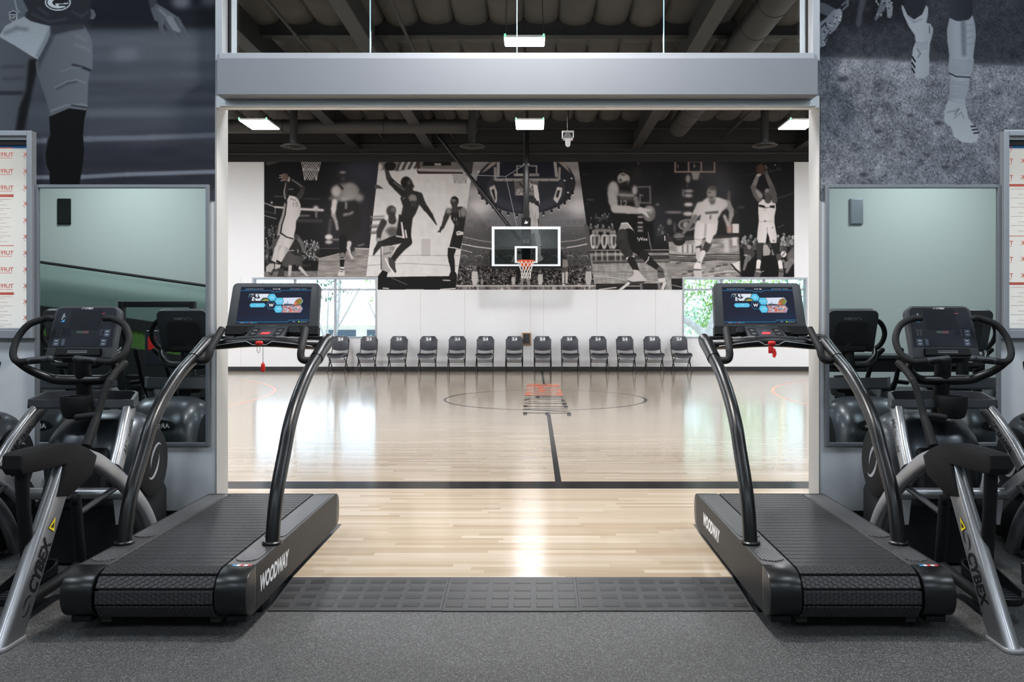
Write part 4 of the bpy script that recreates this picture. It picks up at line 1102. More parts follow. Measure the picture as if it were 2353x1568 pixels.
    c.ell(515, 415, 56, 76, wm(150), 8, rd=.3); c.ell(525, 355, 46, 26, wm(96), 10); c.ell(495, 405, 14, 8, wm(80), 5); c.poly([(470, 450), (540, 450), (520, 485)], wm(90), 9)
    c.ell(148, 932, 74, 74, wm(40), 2); c.ell(148, 898, 60, 38, wm(120), 9); c.line([(85, 925), (210, 920)], 5, wm(34), 2)
    c.poly([(60, 1374), (186, 1374), (186, 1510), (74, 1510)], wm(38), 2); c.line([(75, 1448), (175, 1470)], 3, wm(190), 1.5)
    # ---- print with the jump shooter
    c.poly([(825, 900), (1450, 860), (1450, 1376), (850, 1376)], wm(22), 12)
    people(c, r, 835, 1030, 900, 990, 18, 24, (90, 160), (40, 90)); people(c, r, 1250, 1440, 880, 1000, 16, 26, (90, 170), (40, 110)); people(c, r, 1000, 1300, 930, 1000, 10, 22, (60, 120), (40, 90))
    for p in ((1230, 94), (1275, 58), (1125, 108), (1135, 128)): c.ell(p[0], p[1], 7, 7, wm(190), 2)
    c.line([(1165, 125), (1175, 172), (1240, 150)], 3, wm(90), 1); c.ell(1268, 140, 24, 15, wm(90), 1); c.ell(1268, 140, 17, 9, wm(24), 1); c.line([(740, 240), (1000, 190)], 9, wm(46), 6); c.line([(1255, 470), (1430, 415)], 8, wm(64), 5); c.line([(1260, 800), (1330, 770)], 3, wm(110), 2)
    c.poly([(870, 1060), (905, 1030), (960, 1030), (1010, 1080), (990, 1140), (900, 1150)], wm(70), 4); c.ell(940, 1010, 26, 34, wm(140), 3); c.poly([(915, 985), (940, 968), (968, 985), (966, 1010), (940, 992)], wm(34), 3); c.limb((930, 1140, 34), (900, 1200, 26), (878, 1290, 15), val=wm(116), blur=3); c.ell(868, 1300, 24, 12, wm(110), 3); c.ell(900, 1112, 24, 10, wm(170), 4)
    c.poly([(1090, 1000), (1140, 990), (1180, 1060), (1170, 1110), (1095, 1120)], wm(166), 4); c.poly([(1190, 1040), (1240, 1030), (1245, 1110), (1195, 1110)], wm(150), 5)
    c.ell(1325, 1100, 34, 36, wm(206), 3, rot=.4); c.line([(1310, 1120), (1340, 1080)], 5, wm(70), 2); c.poly([(1370, 1090), (1445, 1010), (1450, 1180), (1360, 1160)], wm(104), 4); c.limb((1420, 1180, 34), (1340, 1230, 28), (1320, 1180, 20), val=wm(130), blur=3); c.limb((1400, 1200, 30), (1360, 1300, 16), val=wm(120), blur=3); c.ell(1410, 960, 24, 32, wm(140), 3)
    c.poly([(850, 1180), (1330, 1190), (1320, 1376), (850, 1376)], wm(20), 10); c.limb((905, 1180, 20), (880, 1270, 14), val=wm(120), blur=3)
    c.limb((1062, 960, 40), (1056, 1070, 34), (1050, 1175, 26), val=wm(62), blur=3, rd=.3); c.limb((1046, 1185, 25), (1036, 1270, 21), val=wm(220), blur=1.5)
    c.limb((1215, 960, 40), (1245, 1070, 36), (1278, 1170, 27), val=wm(36), blur=3); c.limb((1270, 1120, 28), (1284, 1180, 25), val=wm(84), blur=3); c.limb((1286, 1190, 24), (1296, 1260, 22), val=wm(220), blur=1.5)
    c.poly([(1012, 1262), (1060, 1262), (1075, 1310), (1050, 1376), (985, 1376), (1000, 1310)], wm(96), 3); c.line([(1020, 1290), (1065, 1300)], 6, wm(190), 3); c.line([(1075, 1300), (1100, 1290)], 4, wm(170), 2); c.poly([(1275, 1262), (1320, 1262), (1328, 1310), (1322, 1376), (1262, 1376), (1270, 1310)], wm(110), 3); c.line([(1280, 1290), (1315, 1300)], 6, wm(50), 3)
    c.poly([(1045, 520), (1090, 478), (1140, 500), (1200, 482), (1235, 520), (1240, 590), (1222, 680), (1222, 740), (1240, 840), (1252, 900), (1244, 972), (1180, 972), (1160, 900), (1142, 848), (1125, 970), (1040, 972), (1026, 920), (1035, 820), (1048, 720), (1040, 620)], wm(218), 2.5, rd=.08)
    c.poly([(1045, 540), (1110, 552), (1120, 572), (1165, 572), (1175, 552), (1225, 548), (1224, 582), (1180, 574), (1120, 580), (1050, 566)], wm(30), 3); c.text('32', 1090, 612, 34, wm(150), 2); c.ell(1118, 728, 13, 11, wm(110), 3); c.line([(1192, 806), (1208, 798)], 3, wm(60), 1); c.text('dc', 1200, 958, 26, wm(70), 1); c.line([(1045, 735), (1225, 728)], 3, wm(170), 3)
    c.line([(1140, 800), (1142, 850)], 4, wm(150), 3)
    c.limb((1035, 215, 20), (1010, 280, 24), (985, 345, 27), val=wm(128), blur=3); c.limb((985, 350, 30), (1015, 420, 34), (1050, 470, 38), val=wm(104), blur=4, rd=.2); c.limb((1030, 390, 20), (1065, 440, 28), val=wm(150), blur=8)
    c.limb((1128, 190, 20), (1160, 270, 24), (1195, 350, 27), val=wm(106), blur=3); c.limb((1195, 350, 28), (1215, 420, 32), (1225, 495, 32), val=wm(90), blur=4)
    c.ell(1070, 145, 58, 60, (86, 66, 60), 2.5, rd=.5); c.limb((1125, 195, 18), (1135, 165, 13), val=wm(90), blur=3); c.limb((1040, 210, 16), (1065, 205, 10), val=wm(180), blur=4)
    c.ell(1148, 410, 42, 54, wm(92), 4); c.ell(1140, 385, 22, 18, wm(150), 8); c.limb((1150, 450, 34), (1150, 490, 38), val=wm(80), blur=5)
    c.a = 255 * (np.clip(c.a, 0, 255) / 255) ** 1.12
    return c

# ------------------------------------------------------------------ setting: rooms
YF, YB = 5.78, 5.98            # faces of the dividing wall
YG = 22.3                      # far wall of the court
OX0, OX1 = -2.25, 2.015        # opening
GZ = 0.04                      # height of the maple floor
b = MB(); b.box((-12, -6.2, -.1), (12, YF, 0)); struct(b.build('floor', M['rubber'], smooth=0), 'speckled grey rubber floor')
b = MB(); b.box((-13, YB, -.1), (13, YG, GZ)); b.box((OX0, YF, -.1), (OX1, YB, GZ)); b.box((-1.36, 4.6, 0), (1.12, YF, GZ))
wood = struct(b.build('floor', M['wood'], smooth=0), 'glossy maple court floor')
b = MB()
b.box((-3.575, YF, 0), (OX0, YB, 6.3)); b.box((-4.70, YF, 0), (-3.575, YB, 1.38)); b.box((-4.70, YF, 2.79), (-3.575, YB, 6.3)); b.box((-12, YF, 0), (-4.70, YB, 6.3))
b.box((OX1, YF, 0), (3.335, YB, 6.3)); b.box((3.335, YF, 0), (4.44, YB, 1.38)); b.box((3.335, YF, 2.79), (4.44, YB, 6.3)); b.box((4.44, YF, 0), (12, YB, 6.3)); b.box((OX0, YF + .02, 3.06), (OX1, YB, 3.35)); b.box((OX0, YF, 4.6), (OX1, YB, 6.3))
struct(b.build('wall_front', M['wall'], smooth=0))
for n, a, c_ in (('wall_back', (-12, -6.4, 0), (12, -6.2, 6.3)), ('wall_left', (-12.2, -6.4, 0), (-12, YB, 6.3)), ('wall_right', (12, -6.4, 0), (12.2, YB, 6.3))):
    struct(MB().box(a, c_).build(n, M['wall_back'], smooth=0))
struct(MB().box((-12.2, -6.4, 6.3), (12.2, YB, 6.45)).build('ceiling', M['ceil_dark'], smooth=0))
# court walls
WX = ((-7.69, -4.29), (4.03, 7.44)); WZ0, WZ1 = .93, 2.59
b = MB()
b.box((-13, YG, 0), (WX[0][0], YG + .25, 5.77)); b.box((WX[0][1], YG, 0), (WX[1][0], YG + .25, 5.77)); b.box((WX[1][1], YG, 0), (13, YG + .25, 5.77))
for w in WX:
    b.box((w[0], YG, 0), (w[1], YG + .25, WZ0)); b.box((w[0], YG, WZ1), (w[1], YG + .25, 5.77))
struct(b.build('wall_far', M['wall_gym'], smooth=0))
b = MB()
for x in (-8.0, -3.1, -1.9, -.1, .25, 1.7, 3.3, 7.6): b.box((x - .006, YG - .002, .2), (x + .006, YG + .001, 2.6))
struct(b.build('trim', mat('seam_grey', (200, 197, 193), .6), smooth=0), 'fine vertical panel joints on the far wall')
struct(MB().box((-13, YG - .02, 5.77), (13, YG + .25, 7.2)).build('wall_upper', M['black_paint'], smooth=0), 'black painted upper wall above the mural')
struct(MB().box((-13.2, YB, 0), (-13, YG, 7.2)).build('wall_left', M['wall_gym'], smooth=0))
struct(MB().box((13, YB, 0), (13.2, YG, 7.2)).build('wall_right', M['wall_gym'], smooth=0))
struct(MB().box((-13, YB - .0, 6.3), (13, YB + .02, 7.2)).build('wall_upper', M['black_paint'], smooth=0))
# dark roof with sagging insulation between the joists
def roof():
    xs, ys = [], []
    bay = .61; n0 = int(26 / bay)
    for i in range(n0):
        for u in (0, .06, .14, .28, .5, .72, .86, .94): xs.append((-13 + (i + u) * bay, u))
    xs.append((-13 + n0 * bay, 0))
    y = YB; pb = 2.4
    while y < YG:
        for u in (0, .05, .14, .3, .5, .7, .86, .95): ys.append((min(y + u * pb, YG), u))
        y += pb
    vs, fs = [], []
    rr = random.Random(3)
    sag = {}
    for j, (yy, v) in enumerate(ys):
        for i, (xx, u) in enumerate(xs):
            k = (i // 8, j // 8); a = sag.setdefault(k, rr.uniform(.13, .2))
            f = (1 - (2 * u - 1) ** 2) ** .5 * (1 - abs(2 * v - 1) ** 3) ** .5
            vs.append((xx, yy, 6.78 - a * f))
    w = len(xs)
    for j in range(len(ys) - 1):
        for i in range(w - 1): fs.append((j * w + i, j * w + i + 1, (j + 1) * w + i + 1, (j + 1) * w + i))
    m = MB().add(vs, fs)
    return struct(m.build('ceiling', M['ceil_dark'], smooth=60), 'dark insulated roof of the court')
roof()
struct(MB().box((-13.2, YB, 7.2), (13.2, YG + .3, 7.3)).build('ceiling', M['black_paint'], smooth=0))
def beam(name, label, a, c_, m, cat='beam'):
    o = MB().box(a, c_).build(name, m, smooth=0); return struct(o, label)
for i, y in enumerate((7.2, 9.6, 12.0, 14.4, 16.8, 19.2, 21.4)):
    b = MB(); b.box((-13, y - .05, 6.46), (13, y + .05, 6.80)); b.box((-13, y - .09, 6.44), (13, y + .09, 6.46))
    struct(b.build('trim', M['steel_dark'], smooth=0), 'steel purlin under the roof')
for x, m in ((-4.85, 'steel_dark'), (-2.85, 'steel_mid'), (2.75, 'steel_mid'), (7.2, 'steel_dark')):
    b = MB(); b.box((x - .05, YB, 6.12), (x + .05, YG - .02, 6.6)); b.box((x - .13, YB, 6.08), (x + .13, YG - .02, 6.12))
    struct(b.build('trim', M[m], smooth=0), 'steel girder under the roof')
struct(MB().box((-13, YG - .05, 5.74), (13, YG, 5.86)).build('trim', M['black_paint'], smooth=0), 'black ledge over the mural')
# baseboards
struct(MB().box((-13, YG - .02, GZ), (13, YG, GZ + .12)).box((-13, YG - .035, GZ), (13, YG - .02, GZ + .02)).build('baseboard_far', M['base'], smooth=0))
struct(MB().box((-12, YF - .012, 0), (OX0, YF, .135)).box((-12, YF - .02, 0), (OX0, YF - .012, .02)).build('baseboard_left', M['base'], smooth=0))
struct(MB().box((OX1, YF - .012, 0), (12, YF, .135)).box((OX1, YF - .02, 0), (12, YF - .012, .02)).build('baseboard_right', M['base'], smooth=0))
# opening: painted jambs, header box, lip, upper glazing
b = MB(); b.box((OX0 - .004, YF - .006, GZ), (OX0 + .008, YB + .006, 3.06)); struct(b.build('trim_left', M['jamb'], smooth=0), 'pale jamb at the left of the opening')
b = MB(); b.box((OX1 - .008, YF - .006, GZ), (OX1 + .004, YB + .006, 3.06)); struct(b.build('trim_right', M['jamb'], smooth=0), 'pale jamb at the right of the opening')
HY = 5.62
b = MB(); b.box((X(498, HY), HY, Z(218, HY)), (X(1880, HY), YF, Z(133, HY)), .004)
struct(b.build('trim_header', M['header'], smooth=0), 'wide pale header box over the opening')
b = MB(); b.box((X(503, 5.69), 5.69, 3.285), (X(1872, 5.69), YF, Z(121, 5.69)), .004); struct(b.build('trim_ledge', M['alu'], smooth=0), 'aluminium ledge on the header box')
b = MB(); b.box((X(503, 5.74), 5.74, 2.985), (X(1876, 5.74), YF + .02, Z(235, 5.74)), .003); b.box((OX0 + .01, YF - .02, 2.98), (OX1 - .01, YF + .05, 3.06)); struct(b.build('trim_track', M['track'], smooth=0), 'aluminium track strip under the header box')
w3 = thing('window_3', 'wide upper glazing over the header with dark court roof behind', 'window'); struct(w3)
w3['kind'] = 'structure'
gx0, gx1 = X(516, 5.78), X(1862, 5.78)
b = MB()
for a, c_ in ((X(497, 5.72), X(503, 5.72)), (X(504, 5.74), X(516, 5.74)), (X(1863, 5.74), X(1874, 5.74)), (X(1876, 5.72), X(1882, 5.72))): b.box((a, 5.70, 3.29), (c_, YB, 4.6), .003)
b.build('frame', M['alu'], w3, smooth=0)
b = MB(); b.box((OX0, 5.80, 3.34), (X(527, 5.8), 5.84, 4.6)); b.box((X(1855, 5.8), 5.80, 3.34), (OX1, 5.84, 4.6)); b.build('gasket', M['black'], w3, smooth=0)
sx = [X(527, 5.86), X(851, 5.86), X(1188, 5.86), X(1525, 5.86), X(1855, 5.86)]
for i in range(4):
    MB().box((sx[i] + .003, 5.855, 3.34), (sx[i + 1] - .003, 5.867, 4.6)).build('pane', M['glass'], w3, smooth=0)
for i in (1, 2, 3):
    MB().box((sx[i] - .0035, 5.853, 3.34), (sx[i] + .0035, 5.869, 4.6)).build('joint', mat('glass_edge', (150, 190, 205), .15, var=.02), w3, smooth=0)

# mirrors and filmed windows on the dividing wall
def framed(name, px0, px1, py0, py1, fw, Yp, depth, fm, inner_m, child, label=None, cat=None, fmn='frame'):
    t = thing(name, label or name, cat or 'window')
    x0, x1, z0, z1 = X(px0, Yp), X(px1, Yp), Z(py1, Yp), Z(py0, Yp)
    f = fw * Yp / FPX
    b = MB()
    b.box((x0, Yp, z0), (x0 + f, Yp + depth, z1), .003); b.box((x1 - f, Yp, z0), (x1, Yp + depth, z1), .003)
    b.box((x0 + f, Yp, z1 - f), (x1 - f, Yp + depth, z1), .003); b.box((x0 + f, Yp, z0), (x1 - f, Yp + depth, z0 + f), .003)
    b.build('frame', fm, t, smooth=0)
    MB().box((x0 + f, Yp + depth * .55, z0 + f), (x1 - f, Yp + depth, z1 - f)).build(child, inner_m, t, smooth=0)
    return t, (x0 + f, x1 - f, z0 + f, z1 - f)
framed('wall_mirror', 79, 480, 424, 1026, 8, 5.75, .026, M['alu_dark'], M['mirror'], 'mirror_glass',
       'large framed wall mirror left of the opening, below the photo of a player in shorts', 'mirror')
framed('wall_mirror', 1898, 2301, 424, 1026, 8, 5.75, .026, M['alu_dark'], M['mirror'], 'mirror_glass',
       'large framed wall mirror right of the opening, below the photo of white cleats on grass', 'mirror')
def film_window(name, px0, px1, texts):
    Yp = 5.715
    t = thing(name, 'tall aluminium framed window covered by white film with red print', 'window'); struct(t)
    x0, x1 = X(px0, Yp), X(px1, Yp); z0, z1 = Z(778, Yp), Z(300, Yp); f = .036
    b = MB()
    for (a, c_, e, g) in ((x0, x0 + f, z0, z1), (x1 - f, x1, z0, z1), (x0 + f, x1 - f, z1 - f, z1), (x0 + f, x1 - f, z0, z0 + f * 1.6)):
        b.box((a, Yp, e), (c_, YF, g), .004)
    b.box((x0 + f, Yp + .02, z1 - f - .025), (x1 - f, YF, z1 - f - .006)); b.box((x0 + f, Yp + .025, z0 + f * 1.6), (x1 - f, YF, z0 + f * 1.6 + .012))
    b.build('frame', M['alu'], t, smooth=0)
    b = MB(); b.box((x0 + f, Yp + .03, z1 - f - .06), (x1 - f, YF, z1 - f - .025)); b.build('track', M['steel_dark'], t, smooth=0)
    pane = MB().box((x0 + f, Yp + .045, z0 + f * 1.6), (x1 - f, Yp + .051, z1 - f - .05)).build('pane', M['film'], t, smooth=0)
    pane['label'] = 'white protective film with reversed red lettering'
    yf = Yp + .0445
    MB().box((x0 + f, yf - .0005, Z(341, yf)), (x1 - f, yf + .0005, Z(327, yf))).build('tape', M['filmblue'], pane, smooth=0)
    r, g = MB(), MB()
    # (col pixel of the word's left end, list of y)
    for (cx, rows) in texts['words']:
        for (py, word) in rows:
            vs, fs, w = text_geo(word, 0, .02)
            h = .030
            r.add([(X(cx, yf) - v[0] * h, yf - .0006, Z(py, yf) + v[1] * h) for v in vs], fs)
            r.box((X(cx, yf) - w * h * .8, yf - .0006, Z(py + 4, yf)), (X(cx, yf) - .01, yf - .0001, Z(py + 4, yf) + .003))
    for (a, c_, e, h) in texts['bars']:
        r.box((X(a, yf), yf - .0006, Z(e + h, yf)), (X(c_, yf), yf - .0001, Z(e, yf)))
    for (a, c_, e, q, st) in texts['blocks']:
        y = e; k = 0
        while y < q:
            sh = (k * 7 % 5) * .06 * (c_ - a)
            g.box((X(a + (sh if texts['side'] < 0 else 0), yf), yf - .0006, Z(y + 1.0, yf)), (X(c_ - (0 if texts['side'] < 0 else sh), yf), yf - .0001, Z(y, yf))); y += st; k += 1
    r.build('printed_lettering', M['filmred'], pane, smooth=0)
    g.build('fine_print', M['filmgrey'], pane, smooth=0)
WORD = 'TUFFAK'
film_window('window_1', -330, 72, dict(side=1,
    words=[(31, [(y, WORD) for y in (360, 398, 436, 586, 624, 662)]), (61, [(y, 'K') for y in (360, 398, 436, 473, 511, 549, 586, 624, 662, 698, 735)]),
           (-60, [(y, WORD) for y in (360, 398, 436, 586, 624, 662)])],
    bars=[(-120, 30, 339, 2), (-120, 31, 447, 6), (-120, 32, 564, 1.5), (-120, 32, 672, 6)],
    blocks=[(-120, 25, 458, 560, 4.2), (-120, 27, 682, 752, 4.2)]))
film_window('window_2', 2308, 2700, dict(side=-1,
    words=[(2328, [(y, 'TU') for y in (345, 374, 412, 563, 600, 638)]), (2393, [(y, WORD) for y in (374, 412, 563, 600, 638)]), (2460, [(y, WORD) for y in (374, 412, 563, 600, 638)])],
    bars=[(2319, 2600, 423, 6), (2319, 2600, 542, 1.5), (2319, 2600, 649, 6)],
    blocks=[(2322, 2600, 434, 538, 4.2), (2322, 2600, 660, 752, 4.2)]))
# large printed photographs
MU = attr_mat('printed_mural', 1.03, .7)
m = paint_left().mesh('wall_mural', MU, None, 5.774, keep=lambda x, y: ~((x < 74) & (y > 300)) & ~((x < 480) & (x > 79) & (y > 432)))
tag(m, 'black and white wall photo of a football player in dark sock reaching one hand', 'mural')
m = paint_right().mesh('wall_mural', attr_mat('printed_grass_mural', .86, .7), None, 5.774, keep=lambda x, y: ~((x > 2308) & (y > 297)) & ~((x > 1900) & (x < 2300) & (y > 432)))
tag(m, 'black and white wall photo of legs in white socks and cleats on grass', 'mural')
m = paint_gym().mesh('wall_mural', attr_mat('printed_gym_mural', 1.0, .55), None, 22.29, keep=lambda x, y: ~(((x < 868) | (x > 1568)) & (y > 637)))
tag(m, 'wide black and white mural of basketball players on the far court wall', 'mural')
# windows of the court
def court_window(name, x0, x1, mull):
    t = thing(name, 'wide window in the far court wall with bright trees outside', 'window'); struct(t)
    f = .05
    b = MB()
    b.box((x0, YG - .01, WZ1 - f), (x1, YG + .2, WZ1)); b.box((x0, YG - .01, WZ0), (x1, YG + .2, WZ0 + f)); b.box((x0, YG - .01, WZ0 + f), (x0 + f, YG + .2, WZ1 - f)); b.box((x1 - f, YG - .01, WZ0 + f), (x1, YG + .2, WZ1 - f))
    b.build('frame', M['alu'], t, smooth=0)
    b = MB()
    for mx in mull: b.box((mx - .03, YG + .06, WZ0 + f), (mx + .03, YG + .14, WZ1 - f))
    b.box((x0 + f, YG + .065, 2.24), (x1 - f, YG + .135, 2.29))
    b.build('mullion', M['alu'], t, smooth=0)
    MB().box((x0 + f, YG + .095, WZ0 + f), (x1 - f, YG + .105, WZ1 - f)).build('pane', M['glass'], t, smooth=0)
court_window('window_4', WX[0][0], WX[0][1], (-6.55, -5.45)); court_window('window_5', WX[1][0], WX[1][1], (5.12, 6.28))

# court paint (markings belong to the floor)
def mark(mb, name, mt, label=None):
    o = mb.build(name, mt, wood, smooth=0)
    return o
zt = GZ + .0008
b = MB(); b.box((-11, 6.98, GZ - .01), (11, 7.28, zt)); mark(b, 'sideline', M['line_black'])
b = MB(); b.box((.185, 7.28, GZ - .01), (.24, 12.35, zt)); b.box((.18, 17.9, GZ - .01), (.235, 22.2, zt)); mark(b, 'centre_line', M['line_black'])
def ring(mb, cx, cy, r, w, a0, a1, n=96, z=zt):
    vs, fs = [], []
    for i in range(n + 1):
        a = math.radians(a0 + (a1 - a0) * i / n)
        for q in (r - w / 2, r + w / 2): vs.append((cx + q * math.cos(a), cy + q * math.sin(a), z))
    for i in range(n): fs.append((2 * i, 2 * i + 1, 2 * i + 3, 2 * i + 2))
    return mb.add(vs, fs)
b = MB(); ring(b, .195, 14.68, 1.79, .05, 0, 360); mark(b, 'centre_circle', M['line_black'])
b = MB(); ring(b, -10.95, 14.68, 6.0, .06, -80, 80); ring(b, 10.52, 14.68, 6.0, .06, 100, 260); mark(b, 'three_point_arc', M['line_pink'])
def fl(px, py):
    Y = FPX * (EYE - GZ) / (py - 730.0); return ((px - 1228) / FPX * Y, Y)
def crop(x, y): return (1020 + x / 4.902, 850 + y / 4.902)
bk, og = MB(), MB()
def strip(mb, x0, y0, x1, y1, dy0, dy1=None):
    P = [fl(*crop(x0, y0 - dy0 / 2)), fl(*crop(x1, y1 - (dy1 or dy0) / 2)), fl(*crop(x1, y1 + (dy1 or dy0) / 2)), fl(*crop(x0, y0 + dy0 / 2))]
    mb.add([(p[0], p[1], zt + .0004) for p in P], [(0, 1, 2, 3)])
for a in ((890, 487, 1432, 491, 8), (892, 497, 938, 497, 30), (1388, 505, 1432, 505, 34), (1140, 499, 1184, 499, 28), (895, 448, 1420, 474, 7), (895, 443, 1400, 440, 5),
          (898, 413, 1395, 417, 6), (898, 410, 940, 410, 22), (1352, 419, 1395, 419, 22), (903, 378, 1385, 383, 6), (1337, 387, 1382, 387, 30), (905, 340, 966, 333, 20, 12), (955, 330, 1345, 333, 5),
          (1325, 343, 1362, 343, 10), (1322, 355, 1366, 355, 10), (960, 354, 1042, 358, 6), (1235, 361, 1330, 357, 4), (905, 318, 1350, 311, 6), (920, 294, 1340, 299, 6), (1038, 307, 1076, 307, 18)):
    strip(bk, *a)
strip(bk, 318, 350, 366, 285, 3); strip(bk, 1425, 288, 1456, 352, 3); strip(bk, 890, 350, 893, 285, 3)
for a in ((912, 284, 1332, 286, 6), (914, 272, 985, 272, 18), (1262, 274, 1336, 274, 18), (915, 262, 1330, 264, 4), (918, 250, 1325, 250, 5), (1075, 238, 1138, 238, 12), (918, 228, 1320, 228, 5), (1290, 238, 1320, 238, 12),
          (920, 216, 1315, 216, 4), (1060, 205, 1116, 205, 16), (925, 195, 1310, 193, 5), (930, 184, 1305, 184, 4), (935, 174, 1300, 174, 8), (1035, 180, 1075, 168, 6), (1135, 168, 1180, 180, 6), (935, 163, 1090, 163, 4), (1130, 163, 1300, 163, 4)):
    strip(og, *a)
mark(bk, 'court_lettering', M['line_black']); mark(og, 'court_lettering', M['line_orange'])

# ------------------------------------------------------------------ treadmill
def plane_mtx(o, right, up):
    r, u = Vector(right).normalized(), Vector(up).normalized()
    n = r.cross(u)
    return Matrix(((r.x, u.x, n.x, o[0]), (r.y, u.y, n.y, o[1]), (r.z, u.z, n.z, o[2]), (0, 0, 0, 1)))

def paint_screen(clock):
    c = Cv(0, 0, 1680, 880, .26, (20, 24, 44))
    c.T(0, 0, 1)
    def P(x, y): return (x - 335 + (y - 175) * .12, y - 168)
    c.poly([P(300, 900), P(2100, 700), P(2100, 1100), P(300, 1100)], (20, 34, 58), 90)
    c.poly([P(335, 160), P(2050, 160), P(2050, 240), P(335, 240)], (16, 20, 38), 8)
    hx = (92, 196, 232)
    def pl(pts, v, b=3): c.poly([P(*p) for p in pts], v, b)
    def ln(pts, r, v): c.line([P(*p) for p in pts], r, v, 2)
    ln([(335, 252), (1045, 250), (1085, 282), (1270, 280), (1310, 245), (2030, 242)], 7, (36, 120, 166))
    ln([(230, 1016), (1420, 1012), (1465, 972), (1950, 968)], 7, (36, 120, 166))
    pl([(545, 332), (1010, 332), (960, 415), (1000, 502), (560, 505), (505, 420)], (222, 230, 238))
    r = np.random.RandomState(2)
    for i in range(26):
        x, y = r.uniform(520, 760), r.uniform(340, 490); pl([(x, y), (x + 40, y - 12), (x + 22, y + 40)], (24, 26, 40))
    pl([(505, 420), (560, 335), (590, 350), (560, 420), (600, 500), (550, 505)], (22, 30, 50))
    pl([(790, 502), (850, 430), (930, 420), (985, 450), (1000, 502)], (66, 82, 70)); pl([(820, 502), (900, 470), (980, 475), (1000, 502)], (190, 186, 80))
    pl([(1030, 332), (1130, 332), (1178, 418), (1130, 500), (1030, 502), (965, 420)], hx)
    pl([(1185, 428), (1310, 428), (1350, 515), (1300, 598), (1185, 598), (1135, 515)], hx)
    pl([(1320, 428), (1760, 420), (1806, 510), (1745, 598), (1310, 598), (1352, 515)], (214, 222, 240))
    pl([(1590, 560), (1640, 480), (1740, 430), (1800, 500), (1745, 598), (1580, 598)], (150, 110, 56)); pl([(1560, 600), (1620, 540), (1660, 560), (1640, 600)], (230, 120, 90)); pl([(1690, 540), (1770, 480), (1790, 520), (1720, 590)], (120, 140, 50))
    pl([(1345, 598), (1370, 570), (1560, 580), (1560, 598)], (70, 84, 100)); pl([(1420, 575), (1440, 490), (1460, 575)], (150, 170, 205))
    pl([(575, 562), (885, 560), (920, 608), (880, 660), (570, 662), (538, 612)], hx)
    pl([(1160, 618), (1285, 618), (1325, 700), (1275, 790), (1155, 790), (1112, 705)], hx)
    pl([(1310, 618), (1745, 612), (1790, 692), (1730, 790), (1290, 790), (1332, 700)], (190, 150, 150))
    for i in range(44):
        x, y = r.uniform(1335, 1680), r.uniform(630, 745)
        pl([(x, y), (x + r.uniform(30, 80), y + r.uniform(-20, 20)), (x + r.uniform(0, 40), y + r.uniform(20, 50))], [(40, 36, 60), (200, 70, 60), (238, 232, 236), (90, 160, 200), (170, 140, 200), (222, 150, 120)][r.randint(6)], 5)
    ln([(940, 608), (995, 520), (1105, 520), (1155, 610), (1100, 702), (990, 702), (940, 608)], 5, (36, 130, 176))
    ln([(505, 420), (560, 333)], 4, (60, 150, 190)); ln([(1745, 600), (1806, 510), (1760, 422)], 4, (60, 150, 190)); ln([(1730, 790), (1790, 692), (1745, 612)], 4, (60, 150, 190))
    def tx(s, x, y, h, v=(236, 240, 246), b=.03):
        q = P(x, y); c.text(s, q[0], q[1], h, v, 1.5, bold=b)
    tx('W', 985, 645, 74, (245, 245, 248), .06); tx(clock, 1096, 230, 34)
    tx('LANGUAGE', 480, 222, 20); tx('CLOSED CAPTION', 668, 222, 18); tx('RECENT WORKOUTS', 1546, 220, 16); tx('OPTIONS', 1816, 220, 16)
    for x in (458, 650, 1522, 1800): c.ell(*P(x, 214), 13, 13, (60, 170, 220), 2)
    for x, y, s in ((1042, 412, 'RIDE'), (1036, 436, 'VIDEO'), (1176, 520, 'PROGRAMS'), (700, 616, 'START'), (1186, 690, 'SPORT'), (1176, 716, 'TESTING')): tx(s, x, y, 20, (214, 238, 246))
    tx('CLOUD', 320, 1044, 20); tx('SETTINGS', 402, 1044, 20, (60, 170, 220)); c.ell(*P(540, 1036), 12, 10, (200, 40, 50), 2); tx('NET', 566, 1044, 20); tx('WORK', 624, 1044, 20, (60, 190, 220))
    tx('USER', 1540, 1018, 20); c.ell(*P(1684, 1012), 18, 18, (150, 210, 60), 2); tx('CONNECTED', 1706, 1022, 20, (200, 226, 190))
    return c

